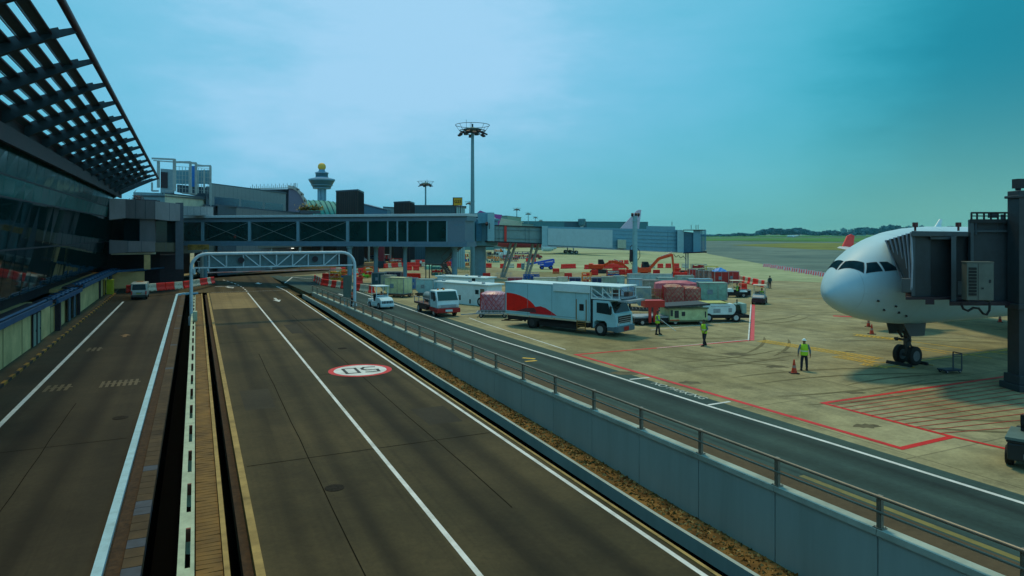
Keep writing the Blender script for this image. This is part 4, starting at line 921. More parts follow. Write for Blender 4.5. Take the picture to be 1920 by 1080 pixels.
# ================================================================ lighting masts
mastm = mat('mast blue grey', (.12, .26, .30), .5, var=.1)
def make_mast(label):
    t = thing('light_mast', label, 'light mast', (0, 0, 0), 0, 'high lighting masts along the apron')
    mb = MB(); mb.cyl((0, 0, 0), (0, 0, 23.9), .40, 16, 0, .24); mb.cyl((0, 0, 0), (0, 0, .25), .62, 16); mb.build('pole', mastm, t, smooth=True)
    mb = MB(); mb.tube([(2.75*cos(a*pi/16), 2.75*sin(a*pi/16), 25.1) for a in range(32)], .045, 6, closed=True)
    mb.tube([(2.1*cos(a*pi/12), 2.1*sin(a*pi/12), 24.2) for a in range(24)], .06, 6, closed=True); mb.tube([(1.2*cos(a*pi/12), 1.2*sin(a*pi/12), 23.7) for a in range(24)], .07, 6, closed=True)
    for a in range(8): c, s_ = cos(a*pi/4), sin(a*pi/4); mb.cyl((.2*c, .2*s_, 24.0), (2.1*c, 2.1*s_, 24.2), .05, 6); mb.cyl((2.1*c, 2.1*s_, 24.2), (2.75*c, 2.75*s_, 25.1), .03, 5)
    mb.cyl((0, 0, 23.9), (0, 0, 25.3), .13, 8); mb.cyl((-1.0, 0, 24.2), (-1.0, 0, 26.0), .03, 5); mb.cyl((-.4, .5, 24.2), (-.4, .5, 25.6), .025, 5); mb.build('head_ring', mat('mast head dark', (.025, .06, .07), .5), t)
    for i in range(12):
        a = i*2*pi/12+.2; r = 2.05 if i % 2 else 1.55; q = Matrix.Translation((r*cos(a), r*sin(a), 24.0-.3*(i % 2))) @ Matrix.Rotation(a, 4, 'Z') @ Matrix.Rotation(radians(25), 4, 'Y')
        mb = MB(); mb.T = q; mb.box(-.2, -.3, -.14, .42, .3, .12); mb.box(.42, -.25, -.1, .5, .25, .08); mb.build('floodlight', shade, t)
    mb = MB(); mb.lathe([(.35, 24.0), (1.4, 24.25), (1.5, 24.45), (.3, 24.75)], 16); mb.build('service_basket', mat('green grey basket', (.05, .14, .12), .6), t)
    return t
m0 = make_mast('tall lighting mast standing nearest, rising above the boarding bridge head')
m0.location = at(886, HY, 112)-Vector((0, 0, H)); m0.scale = (1, 1, 1.0)
for x, d, lb in ((798, 232, 'lighting mast left of the nearest tall mast, behind the footbridge roof'), (881, 375, 'lighting mast whose head shows directly behind the tall near mast'), (969, 470, 'first and largest lighting mast in the receding row above the boarding bridge'), (990.5, 570, 'second lighting mast in the receding row above the boarding bridge'), (1004, 700, 'third lighting mast in the receding row above the boarding bridge'), (1014, 850, 'fourth lighting mast in the receding row above the boarding bridge'), (1024.5, 950, 'fifth lighting mast in the receding row above the boarding bridge'), (1027.5, 1150, 'last and smallest lighting mast in the receding row')):
    dup(m0, at(x, HY, d)-Vector((0, 0, H)), d*.1, lb)

# ================================================================ overhead gantry with barrier bar
gpaint = mat('pale blue gantry paint', (.50, .64, .72), .45, var=.08, grime=.2)
GP = G(665, 574.5)                       # foot of the right leg
GL = GP-NR*15.4
gan = thing('height_gantry', 'pale blue arched truss gantry spanning the road with a hanging height bar', 'gantry', GP)
o_ = Vector(gan.location); zt, zb = 5.62, 4.30
def gpt(u, z): return GP-NR*u+Vector((0, 0, z))-o_
mb = MB(); R_ = 1.35
pts = [gpt(0, 0), gpt(0, zt-R_)]+[gpt(R_-R_*cos(a*pi/12), zt-R_+R_*sin(a*pi/12)) for a in range(1, 6)]+[gpt(R_, zt), gpt(15.4-R_, zt)]+[gpt(15.4-R_+R_*sin(a*pi/12), zt-R_+R_*cos(a*pi/12)) for a in range(1, 6)]+[gpt(15.4, zt-R_), gpt(15.4, -1.1)]
mb.tube(pts, .155, 14); mb.build('arch_tube', gpaint, gan, smooth=True)
mb = MB(); mb.bar(gpt(0, zb), gpt(15.4, zb), .16, .12)
U = [1.6+1.53*i for i in range(9)]
mb.build('lower_chord', gpaint, gan)
mb = MB()
for i, u in enumerate(U):
    mb.bar(gpt(u, zb), gpt(u, zt), .10)
for i in range(8):
    a, b = U[i], U[i+1]
    if i in (2, 3, 7, 6, 5) and i != 6 or i == 0: pass
    if i % 8 in (0,): mb.bar(gpt(a, zb), gpt(b, zt) , .09) if 0 else mb.bar(gpt(a, zt), gpt(b, zb), .09)
    elif i in (2, 3): mb.bar(gpt(a, zt), gpt(b, zb), .09)
    elif i in (4, 5, 7): mb.bar(gpt(a, zb), gpt(b, zt), .09)
mb.build('truss_web', gpaint, gan)
mb = MB(); g2 = -UR*-.35
mb.hexa(*[[gpt(u, z)+UR*dy for u, dy in ((1.7, .25), (13.9, .25), (13.9, .29), (1.7, .29))] for z in (zb+.1, zt-.12)]); mb.build('sign_back', mat('sign back grey', (.10, .19, .22), .5, var=.15, grime=.2), gan)
for u in (4.0, 11.0):
    mb = MB(); c = gpt(u, zb+.68)-UR*.02; mb.cyl(c, c+UR*.25, .26, 12); mb.cyl(c-UR*.1, c, .3, 12, r1=.27); mb.build('signal_lamp', shade, gan)
mb = MB(); mb.cyl(gpt(1.3, 3.92), gpt(14.0, 3.82), .055, 8, 0)
mb.build('height_bar', mat('white and red bar', (.65, .55, .52), .5, col2=(.7, .1, .06), scale=.9, stretch=(1.5, 1.5, 1)), gan)
mb = MB()
for u in (2.5, 5.5, 8.7, 12): mb.cyl(gpt(u, 3.9), gpt(u, zb), .015, 4)
mb.build('chain', shade, gan)
mb = MB(); mb.cyl(gpt(0, -.02), gpt(0, .25), .25, 12); mb.cyl(gpt(15.4, -1.1), gpt(15.4, -.3), .25, 12); mb.box(*(gpt(15.4, 3.7)-Vector((.1, .1, 0))), *(gpt(15.15, 4.2)+Vector((.1, .1, 0)))); mb.build('foot', gpaint, gan)
sgn = thing('sign_panel', 'grey sign panel seen from behind low on the right gantry leg', 'sign', GP+Vector((-.85, .3, 0)))
mb = MB(); mb.box(-.42, 0, .9, .42, .06, 3.2); mb.build('panel', mat('dull green grey sign', (.10, .15, .13), .6), sgn); mb = MB(); mb.cyl((-.3, .1, 0), (-.3, .1, 3), .05, 8); mb.cyl((.3, .1, 0), (.3, .1, 3), .05, 8); mb.build('post', steelg, sgn)

# ================================================================ fixed glazed footbridge
fb_t = mat('footbridge blue steel', (.11, .20, .27), .5, var=.08, grime=.15); fb_r = mat('footbridge pale roof', (.42, .55, .60), .5, var=.05, grime=.15)
A = at(340, HY, 113); B = at(876, HY, 100); A.z = B.z = 0
fb = thing('footbridge', 'long glazed footbridge crossing over the road toward the boarding bridge', 'footbridge', A)
o_ = Vector(fb.location); D = (B-A); Ln = D.length; d_ = D.normalized(); n_ = Vector((-d_.y, d_.x, 0))
def fp(u, z, w=0.0): return A+d_*u+n_*w+Vector((0, 0, z))-o_
def fx(px):                               # distance along the bridge for a sight line
    r = Vector(((px-CX)/F, 1, 0)); den = r.x*d_.y-r.y*d_.x; k = (A.x*d_.y-A.y*d_.x)/den; return (r*k-A).dot(d_)
def fbox(mb, u0, u1, z0, z1, w0, w1, m=0):
    q = lambda z: [fp(u0, z, w0), fp(u1, z, w0), fp(u1, z, w1), fp(u0, z, w1)]
    mb.hexa(q(z0), q(z1), m)
ZT, ZB = 10.38, 5.85
mb = MB(); fbox(mb, -.8, Ln+.1, ZT-.28, ZT+.1, -.5, 4.6); mb.build('roof', fb_r, fb, bevel=.03)
mb = MB(); fbox(mb, -.2, Ln, ZT-.95, ZT-.29, -.05, 4.1); mb.build('top_fascia', fb_t, fb)
mb = MB(); fbox(mb, -.2, Ln, ZB, ZB+.55, -.05, 4.1); fbox(mb, -.2, Ln, ZB-.2, ZB-.005, -.3, 4.3); mb.build('floor_beam', fb_t, fb)
gp0, gp1 = fx(340), fx(838)
gx = [fx(x) for x in (340, 380, 468, 559, 652, 690, 727, 745, 764, 802, 838)]
for a, c in zip(gx, gx[1:]):
    mb = MB(); fbox(mb, a+.06, c-.06, ZB+.56, ZT-.96, .12, .17); mb.build('window', mat('footbridge glass', (.006, .035, .035), .05, var=.3, scale=.4, spec=.8), fb)
mb = MB(); fbox(mb, 0, gx[-1], ZB+.56, ZT-.96, 3.6, 3.9); fbox(mb, 0, gx[-1], ZB+1.35, ZB+1.5, .2, .3); mb.build('rear_wall', mat('dark interior', (.012, .02, .022), .8), fb)
upm = mat('footbridge upright', (.16, .30, .38), .5, var=.05)
for i, a in enumerate(gx):
    w = .22 if i in (1, 2, 3, 4) else .13
    mb = MB(); fbox(mb, a-w, a+w if i in (1, 2, 3, 4) else a+w*.6, ZB+.5, ZT-.9, -.12 if i in (1, 2, 3, 4) else .0, .2); mb.build('upright', upm, fb)
mb = MB()
for i in (1, 2, 3):
    a, c = gx[i]+.2, gx[i+1]-.2; mb.bar(fp(a, ZT-1.0, .02), fp(c, ZB+.6, .02), .07); mb.bar(fp(a, ZB+.6, .06), fp(c, ZT-1.0, .06), .07)
mb.build('brace', mat('brace grey', (.13, .18, .18), .5), fb)
mb = MB(); fbox(mb, gx[-1]+.1, fx(872), ZB+.55, ZT-.95, -.02, 4.0); mb.build('end_panel', mat('flat blue grey panel', (.12, .19, .25), .5, var=.05), fb)
mb = MB(); fbox(mb, fx(851), fx(869), ZT-1.7, ZT-1.4, -.06, 0); mb.build('vent', fb_t, fb)
# little red emblem sticker on the glass
mb = MB(); c = fp(fx(440), ZB+1.25, .10); 
for a in range(5): mb.bar(c, c+d_*(.32*cos(a*1.2566+.3))+Vector((0, 0, .32*sin(a*1.2566+.3))), .14, .03)
mb.build('emblem', mat('faded red emblem', (.35, .08, .06), .6), fb)
colm = mat('column blue', (.15, .29, .35), .5, var=.08, grime=.15)
def fcol(px, dpy, r, zz0=0, w=2.0):
    u = fx(px); mb = MB(); mb.cyl(fp(u, zz0, w), fp(u, ZB-.2, w), r, 16); mb.cyl(fp(u, ZB-.5, w), fp(u, ZB-.2, w), r*1.4, 16); return mb.build('column', colm, fb, smooth=True)
fcol(383, 0, .30, -.3, .3); fcol(654, 0, .36, 0, .3); fcol(693.5, 0, .32); fcol(749, 0, .30); fcol(843.5, 0, .40)
# sloping stair case under the end of the footbridge
st = thing('stairs', 'steel stair flights zigzagging under the right end of the footbridge', 'stairs', fp(fx(843), 0, 3)+o_)
o2 = Vector(st.location); u0, u1, u2 = fx(852), fx(806), fx(842)
def sp(u, z, w=3.0): return fp(u, z, w)+o_-o2
stm = mat('stair brown steel', (.09, .07, .055), .6, var=.2); stg = mat('stair glass panel', (.08, .14, .14), .3)
mb = MB()
for w in (2.2, 3.4): mb.bar(sp(u0, 5.7, w), sp(u1+1, 3.2, w), .25, .3); mb.bar(sp(u1+1, 3.1, w), sp(u2, .05, w), .25, .3)
mb.build('stringer', stm, st)
mb = MB()
for i in range(14): f = i/13; mb.bar(sp(u0, 5.6, 2.3).lerp(sp(u1+1, 3.2, 2.3), f), sp(u0, 5.6, 3.3).lerp(sp(u1+1, 3.2, 3.3), f), .28, .05); mb.bar(sp(u1+1, 3.0, 2.3).lerp(sp(u2, .1, 2.3), f), sp(u1+1, 3.0, 3.3).lerp(sp(u2, .1, 3.3), f), .28, .05)
mb.build('tread', steelg, st)
mb = MB(); q = mb.hexa([sp(u1-1.6, 2.9, 2.0), sp(u1+1.4, 2.9, 2.0), sp(u1+1.4, 2.9, 3.6), sp(u1-1.6, 2.9, 3.6)], [sp(u1-1.6, 3.1, 2.0), sp(u1+1.4, 3.1, 2.0), sp(u1+1.4, 3.1, 3.6), sp(u1-1.6, 3.1, 3.6)]); mb.build('landing', stm, st)
mb = MB()
mb.add([sp(u1-1.6, 3.12, 2.0), sp(u1+1, 3.12, 2.0), sp(u0, 5.7, 2.15), sp(u1-1.6, 5.7, 2.15)], [(0, 1, 2, 3)]); mb.build('mesh_panel', stg, st)
mb = MB()
for w in (2.05, 3.5): mb.bar(sp(u0, 6.6, w), sp(u1+1, 4.2, w), .06); mb.bar(sp(u1+1, 4.1, w), sp(u2, 1.0, w), .06)
for u, z in ((u1-1.5, 3.1), (u1+1.2, 3.1)): mb.bar(sp(u, 0, 2.1), sp(u, z, 2.1), .14); mb.bar(sp(u, 0, 3.5), sp(u, z, 3.5), .14)
mb.build('handrail', stm, st)

# ================================================================ far boarding bridge
jb_b = mat('boarding bridge blue', (.12, .32, .42), .5, var=.06, grime=.12); jb_c = mat('boarding bridge pale cyan', (.24, .46, .52), .5, var=.05, grime=.12); jb_g = mat('boarding bridge grey green', (.17, .29, .30), .5, var=.06, grime=.2)
jb_d = mat('boarding bridge deep blue', (.04, .20, .32), .5)
J0 = at(914, HY, 116); J0.z = 0
jb = thing('boarding_bridge', 'far blue telescopic boarding bridge reaching right across the apron', 'boarding bridge', J0)
o_ = Vector(jb.location)
def jbox(mb, x0, x1, d0, d1, ty0, ty1, by0, by1, th, m=0):       # box with a sloped front face given by its corners
    P, Q = at(x0, HY, d0), at(x1, HY, d1); quadwall(mb, P, Q, (zof(by0, d0), zof(by1, d1)), (zof(ty0, d0), zof(ty1, d1)), th, m, o_)
mb = MB(); mb.cyl(at(899.5, HY, 118)-Vector((0, 0, H))-o_, at(899.5, 462, 118)-o_, 1.05, 24); mb.lathe([(1.35, 0), (1.35, .35), (1.05, .4)], 20, at(899.5, HY, 118)-Vector((0, 0, H))-o_); mb.build('column', colm, jb, smooth=True)
mb = MB(); c = at(905, 452.5, 118)-o_; mb.lathe([(2.4, -.8), (2.6, -.6), (2.6, 3.4), (2.9, 3.5), (2.9, 3.8), (.1, 4.2)], 20, c); mb.build('rotunda', jb_b, jb)
mb = MB(); c = at(905, 455, 118)-o_; mb.cyl(c-Vector((0, 0, .7)), c-Vector((0, 0, .1)), 2.0, 16); mb.build('turntable', shade, jb)
mb = MB(); jbox(mb, 877, 890, 104, 114, 407, 416, 452, 452, 3); mb.build('link_corridor', jb_c, jb)
mb = MB(); jbox(mb, 893, 903, 115, 115, 419, 419, 452, 452, .5); mb.build('door', jb_d, jb)
mb = MB(); jbox(mb, 914, 927, 113, 113, 401, 399, 452, 452.5, 4.2); mb.build('stair_tower', jb_c, jb, bevel=.03); mb = MB(); jbox(mb, 896, 926, 114, 113.8, 398.5, 398.5, 419, 417, 4.0); mb.build('upper_box', jb_b, jb)
mb = MB(); jbox(mb, 877, 896, 116, 116, 400, 400, 417, 417, 3.0); mb.build('machine_box', mat('dark blue box', (.02, .06, .12), .5), jb)
mb = MB(); c = at(913, 418, 112.6)-o_; mb.cyl(c, c+Vector((0, -.3, -.3)), .25, 8); mb.bar(c+Vector((.4, 0, 0)), c+Vector((.4, 0, -1.0)), .1); mb.build('lamp', shade, jb)
mb = MB(); jbox(mb, 927, 1021, 113.5, 117, 422.5, 426, 452, 456.5, 3.2); mb.build('small_tunnel', jb_g, jb)
mb = MB()
for i in (0, 1, 8, 9, 12):
    x = 929+7*i; jbox(mb, x, x+.7, 113.38+.26*i, 113.38+.26*i, 423+.26*i, 423+.26*i, 452+.33*i, 452+.33*i, .05)
for y in (430, 446): jbox(mb, 927, 1021, 113.38, 116.88, y, y+2.8, y+.8, y+3.6, .1)
mb.build('panel_rib', mat('rib blue grey', (.10, .20, .22), .5), jb)
mb = MB(); jbox(mb, 925, 1021, 113.2, 116.7, 421.6, 425, 423.2, 426.8, 3.8); jbox(mb, 918, 1021, 113.2, 116.7, 451.6, 456, 454.2, 458.2, 3.8); mb.build('edge_rail', shade, jb)
mb = MB(); jbox(mb, 945.5, 950, 113.9, 114.1, 423.4, 423.6, 452.6, 453, .3); mb.build('red_band', mat('red band', (.55, .03, .02), .5), jb)
mb = MB(); jbox(mb, 1017.5, 1279, 116, 124.5, 424.4, 431.2, 461, 473, 3.9); mb.build('large_tunnel', jb_b, jb)
mb = MB(); jbox(mb, 1016, 1027, 115.7, 116.1, 423.6, 424, 461.6, 462, 4.4); mb.build('tunnel_portal', jb_c, jb)
mb = MB(); jbox(mb, 1027.5, 1148.5, 116.0, 120, 428, 431, 459.5, 465, .1); mb.build('advert_panel', mat('blank pale advert panel', (.34, .52, .56), .5, var=.04, grime=.1), jb)
mb = MB()
for x in (1152, 1171, 1188, 1207, 1228, 1252): f = (x-1017.5)/261; jbox(mb, x, x+.7, 115.9+8.5*f, 115.93+8.5*f, 425+6.5*f, 425+6.5*f, 461+12*f, 461+12*f, .1)
for k in range(5): jbox(mb, 1150, 1278, 120.1, 124.35, 432+7*k, 436+7*k, 432.6+7*k, 436.6+7*k, .1)
mb.build('panel_rib', mat('rib mid blue', (.08, .24, .33), .5), jb)
mb = MB(); jbox(mb, 1018, 1279, 115.8, 124.3, 460.4, 472.4, 462.2, 474.2, 4.2); mb.build('floor_rail', steelg, jb)
mb = MB(); jbox(mb, 1212, 1266, 122.3, 124, 423.6, 424.6, 431, 432.5, 3.4); mb.build('roof_box', jb_b, jb)
mb = MB(); jbox(mb, 1158, 1174, 119.6, 120.1, 449, 449.6, 465.5, 466, .9); mb.build('equipment_box', mat('pale grey green box', (.36, .46, .36), .5, grime=.2), jb, bevel=.03)
# cab
mb = MB(); jbox(mb, 1270, 1282, 123.5, 124, 431, 432, 473, 474, 4.2); mb.build('cab_frame', jb_c, jb)
mb = MB(); jbox(mb, 1282, 1300, 124.4, 124.4, 434, 436, 474, 474, 3.6); mb.build('cab_side', mat('shaded blue cab', (.03, .13, .20), .5), jb)
mb = MB(); jbox(mb, 1300, 1314, 124, 124, 432, 432, 474, 474, 4); mb.build('cab_door', jb_b, jb)
for i in range(4):
    mb = MB(); jbox(mb, 1314.3+2.6*i, 1316.2+2.6*i, 124-.2*i, 124-.2*i, 431.5, 431.5, 473.5-1.6*i, 473.5-1.6*i, 4); mb.build('bellows_fold', jb_d, jb)
mb = MB(); jbox(mb, 1281, 1325, 123, 123, 473.8, 471.5, 475.5, 474, 4.2); jbox(mb, 1281, 1323, 123.6, 123.6, 430.6, 430.6, 432, 432, 4); mb.build('cab_floor', shade, jb)
mb = MB()
for x in (1296, 1305, 1309, 1260): c = at(x, 430 if x != 1260 else 424, 124)-o_; mb.cyl(c, c+Vector((0, 0, .8)), .05, 5)
pts = [at(1263+i*1.2, 476+5*abs(sin(i*.42))+i*.22, 122.5)-o_ for i in range(20)]; mb.tube(pts, .05, 5); mb.build('hose', shade, jb)
mb = MB()
for x in (1286, 1290): mb.cyl(at(x, 475, 124)-o_, at(x, HY, 124)-Vector((0, 0, H-.9))-o_, .11, 8)
mb.build('service_stair_post', steelg, jb)
mb = MB(); c = at(1288, HY, 124)-Vector((0, 0, H))-o_
mb.box(c.x-1.3, c.y-.6, .55, c.x+1.3, c.y+.6, 1.05); mb.build('drive_carriage', orange, jb)
for sx in (-.9, .9): mb = MB(); mb.wheel((c.x+sx, c.y-.5, .5), .5, .35); mb.build('wheel', [black, rimm], jb)
# second tunnel support legs at the small tunnel
mb = MB()
for x0, y0, x1, y1 in ((968, 455, 945, 489), (958, 455, 940, 489), (1010, 457, 990, 487), (999, 457, 985, 487)): mb.bar(at(x0, y0, 119)-o_, G(x1, 505)*(1)-o_ if 0 else at(x1, 439+H*F/121, 121)-o_, .32)
mb.build('support_leg', mat('pale leg', (.34, .42, .42), .5, grime=.2), jb)
# short floodlight post in front of it
fp_ = thing('floodlight_post', 'thick pale post with small floodlights on top standing before the boarding bridge', 'lamp post', at(1190.5, HY, 103)-Vector((0, 0, H)))
mb = MB(); mb.cyl((0, 0, 0), (0, 0, 10.2), .40, 16, r1=.34); mb.box(-.5, -.4, 9.4, .5, .4, 9.5); mb.build('pole', mat('pale cyan post', (.20, .40, .44), .5, var=.1, grime=.2), fp_, smooth=True)
for x in (-.42, .1, .5):
    mb = MB(); mb.T = Matrix.Translation((x, -.1, 10.2)) @ Matrix.Rotation(.5, 4, 'X'); mb.box(-.16, -.12, 0, .16, .16, .42); mb.cyl((0, 0, -.25), (0, 0, 0), .04, 6); mb.build('floodlight', shade, fp_)
mb = MB(); mb.box(-.75, -.3, 3.4, -.4, .3, 5.2); mb.tube([(.42, 0, 3.6), (.75, 0, 4.2), (.7, 0, 5.0), (.4, 0, 5.4)], .05, 6); mb.tube([(-.42, 0, 3.0), (-.8, 0, 3.6), (-.7, 0, 5.6), (-.4, 0, 5.9)], .06, 6); mb.build('control_box', shade, fp_)

# ================================================================ aircraft
def aircraft(name, label, loc, rzv, bodym, finm, tipm, belly=None, group=None, detail=True, engm=None):
    """nose at x=0 pointing to -x, fuselage axis 5.12 m above the ground"""
    t = thing(name, label, 'aircraft', loc, rzv, group); R = 2.82; ZC = 5.13
    prof = [(-.0, .02, -.82), (.06, .22, -.80), (.25, .52, -.74), (.6, .88, -.66), (1.1, 1.24, -.56), (1.7, 1.56, -.47), (2.4, 1.88, -.36), (3.2, 2.16, -.26), (4.2, 2.42, -.16), (5.4, 2.63, -.08), (6.8, 2.76, -.03), (8.5, 2.82, 0), (14, 2.82, 0), (22, 2.82, 0), (30, 2.82, 0), (38, 2.8, .02), (43, 2.5, .32), (48, 1.95, .85), (53, 1.2, 1.45), (57, .5, 1.85), (58, .12, 1.95)]
    # upper line rises more steeply behind the windscreen: squash rings near the nose
    n = 40; vs = []; fs = []; ms = []
    def shape(x):
        for (x0, r0, c0), (x1, r1, c1) in zip(prof, prof[1:]):
            if x <= x1: f = (x-x0)/(x1-x0); f = max(0, min(1, f)); return r0+(r1-r0)*f, c0+(c1-c0)*f
        return prof[-1][1], prof[-1][2]
    xs = sorted(set([p[0] for p in prof]+[.12, .4, .85, 1.4, 2.0, 2.8, 3.7, 4.8, 6.1, 7.6, 10, 12, 17, 26, 34, 40.5, 45.5, 50.5, 55]))
    for x in xs:
        r, c = shape(x)
        for j in range(n):
            a = 2*pi*j/n; sz = r
            vs.append((x, r*sin(a), ZC+c+sz*cos(a)))
    for i in range(len(xs)-1):
        for j in range(n):
            fs.append((i*n+j, i*n+(j+1) % n, (i+1)*n+(j+1) % n, (i+1)*n+j)); am = 2*pi*(j+.5)/n; ms.append(1 if (belly and cos(am) < .15) else 0)
    fs.append(tuple(range(n))); ms.append(0)
    mb = MB(); mb.v = vs; mb.f = fs; mb.m = ms; mb.build('fuselage', [bodym, belly or bodym], t, smooth=True)
    def sp_(x, a, off=.012):
        r, c = shape(x); return Vector((x, (r+off)*sin(a), ZC+c+(r+off)*cos(a)))
    # cockpit windows, port side is -y ... angles from the top
    gw = mat('cockpit glass', (.008, .034, .05), .5, var=.3, spec=.0); sealm = mat('window seal', (.10, .10, .11), .5)
    def patch(q, m, nm, off):
        mb = MB(); N_ = 8
        (xa, aa), (xb, ab), (xc, ac), (xd, ad) = q         # corners: lower front, upper front, upper rear, lower rear in (x, angle)
        P = []
        for i in range(N_+1):
            u = i/N_
            for k in range(N_+1):
                v = k/N_; x = (xa+(xd-xa)*u)*(1-v)+(xb+(xc-xb)*u)*v; a = (aa+(ad-aa)*u)*(1-v)+(ab+(ac-ab)*u)*v; P.append(sp_(x, a, off))
        mb.add(P, [(i*(N_+1)+k, (i+1)*(N_+1)+k, (i+1)*(N_+1)+k+1, i*(N_+1)+k+1) for i in range(N_) for k in range(N_)])
        ob = mb.build(nm, m, t, smooth=True)
    for sgn_ in (-1, 1):
        W4 = [[(.84, .06), (1.40, .05), (1.75, .60), (1.42, .93)], [(1.52, .99), (1.84, .68), (2.24, .80), (2.26, 1.11)], [(2.38, 1.14), (2.36, .84), (2.72, .92), (3.08, 1.20)]]
        for w4 in W4:
            patch([(x, sgn_*a) for x, a in w4], gw, 'cockpit_window', .014)
            cx_ = sum(p[0] for p in w4)/4; ca = sum(p[1] for p in w4)/4
            patch([(cx_+(x-cx_)*1.06, sgn_*(ca+(a-ca)*1.08)) for x, a in w4], sealm, 'window_seal', .007)
    if detail:
        dk_ = mat('dark probe', (.02, .02, .025), .5)
        for x, a in ((2.0, -2.0), (3.1, -2.15), (4.0, -1.9), (3.6, -2.35), (4.3, -2.45), (2.6, -2.3)):
            mb = MB(); c = sp_(x, a, 0); nn = Vector((0, sin(a), cos(a))); mb.cyl(c, c+nn*.10, .05, 6); mb.bar(c+nn*.08, c+nn*.1+Vector((-.18, 0, 0)), .03); mb.build('probe', dk_, t)
        for x in (1.25, 4.7, 8.2, 11.5, 15):
            mb = MB(); R0 = [sp_(x-.012, 2*pi*j/40, .004) for j in range(40)]; R1 = [sp_(x+.012, 2*pi*j/40, .004) for j in range(40)]; mb.add(R0+R1, [(j, (j+1) % 40, 40+(j+1) % 40, 40+j) for j in range(40)]); mb.build('panel_seam', mat('seam grey', (.34, .52, .60), .6), t)
        for a in (-1.75, 1.75):
            mb = MB(); q_ = [sp_(x_, a-.006, .004) for x_ in (1.25, 2, 3, 4.7, 6.5, 8.2, 12, 16)]; r_ = [sp_(x_, a+.006, .004) for x_ in (1.25, 2, 3, 4.7, 6.5, 8.2, 12, 16)]; mb.add(q_+r_, [(j, j+1, 9+j, 8+j) for j in range(7)]); mb.build('panel_seam', mat('seam grey', (.34, .52, .60), .6), t)
        patch([(6.3, -1.9), (6.3, -1.22), (7.4, -1.22), (7.4, -1.9)], mat('door edge grey', (.5, .52, .54), .4), 'door', .008)
        mb = MB(); c = sp_(9.5, 0, 0); mb.pry([(9.2, c.z-.05), (9.8, c.z-.05), (9.9, c.z+.45), (9.7, c.z+.45)], -.03, .03); mb.build('antenna', white, t)
        mb = MB()
        for i in range(44): x = 8.8+.8*i; c = sp_(x, -1.32, .01); mb.add([c+Vector((-.12, 0, -.17)), c+Vector((.12, 0, -.17)), c+Vector((.12, .03, .17)), c+Vector((-.12, .03, .17))], [(0, 1, 2, 3)])
        mb.build('window_row', gw, t)
    # wings, engines, tail
    def wing(s, nm, root, tip, zr, zt_, th, m):
        (rx0, rx1, ry), (tx0, tx1, ty) = root, tip; mb = MB(); a = []; b = []
        for (x0, x1, y, z, h) in ((rx0, rx1, ry, zr, th), (tx0, tx1, ty, zt_, th*.3)):
            c = x1-x0; a.append([(x0, y*s, z), (x0+c*.15, y*s, z+h*.5), (x0+c*.5, y*s, z+h*.45), (x1, y*s, z), (x0+c*.5, y*s, z-h*.3), (x0+c*.15, y*s, z-h*.4)])
        vs = a[0]+a[1]; mb.add(vs, [tuple(range(6)), tuple(range(6, 12))]+[(i, (i+1) % 6, 6+(i+1) % 6, 6+i) for i in range(6)]); return mb.build(nm, m, t)
    wm = mat('wing grey white', (.5, .53, .55), .4)
    for s in (-1, 1):
        wing(s, 'wing', (20.5, 31.5, 1.5), (36.2, 38.9, 28.3), 4.1, 5.95, 1.1, wm)
        mb = MB(); mb.prx([(0, 0), (0, 0)], 0, 0) if 0 else None
        pr = [(37.0, 5.9), (38.9, 5.9), (39.6, 7.3), (39.1, 7.5), (38.4, 7.3)]
        vs = [(x, s*(28.3+(z-5.9)*.25), z) for x, z in pr]+[(x, s*(28.42+(z-5.9)*.25), z) for x, z in pr]
        mb.add(vs, [tuple(range(5)), tuple(range(5, 10))]+[(i, (i+1) % 5, 5+(i+1) % 5, 5+i) for i in range(5)]); mb.build('winglet', tipm, t)
        wing(s, 'tailplane', (50.5, 56, .8), (56.5, 58.6, 9.7), 6.9, 7.6, .5, wm)
        en = MB(); en.T = Matrix.Translation((17.6, s*9.4, 2.75)) @ Matrix.Rotation(pi/2, 4, 'Y'); en.lathe([(1.0, .35), (1.28, .12), (1.42, 0), (1.55, .25), (1.62, 1.4), (1.55, 3.0), (1.25, 4.2), (.85, 4.3), (.8, 5.3), (.4, 5.4)], 24)
        e = en.build('engine', engm or bodym, t, smooth=True)
        mb = MB(); mb.T = Matrix.Translation((17.6, s*9.4, 2.75)) @ Matrix.Rotation(pi/2, 4, 'Y'); mb.lathe([(.01, .2), (.3, .5), (1.1, .62), (1.1, .8)], 20); mb.build('fan', shade, e)
        mb = MB(); mb.pry([(18.6, 4.2), (24, 4.7), (24, 3.9), (22, 3.4), (19.4, 3.9)], s*9.4-.15, s*9.4+.15); mb.build('pylon', wm, t)
        mb = MB(); mb.cyl((30.5, s*5.2, .7), (30.2, s*4.9, 4), .22, 10)
        mb.build('main_gear_strut', steelg, t)
        for dx in (-.9, .9):
            for dy in (-.6, .6): mb = MB(); mb.wheel((30.5+dx, s*5.2+dy, .68), .68, .45); mb.build('wheel', [black, rimm], t)
    mb = MB(); pr = [(44.5, 8.2), (49.5, 9.0), (56.6, 16.6), (57.5, 17.0), (58.6, 16.9), (57.4, 7.6), (50, 7.3)]; mb.pry(pr, -.22, .22); mb.build('tail_fin', finm, t, bevel=.1)
    # nose gear
    st_ = MB(); st_.cyl((6.7, 0, .55), (6.7, 0, 2.6), .13, 12); st_.cyl((6.7, 0, 1.1), (6.7, 0, 1.7), .2, 12); st_.bar((6.65, 0, 1.5), (7.9, 0, 2.6), .14); st_.bar((6.5, -.16, 1.55), (6.1, -.16, 1.95), .1); st_.bar((6.5, .16, 1.55), (6.1, .16, 1.95), .1)
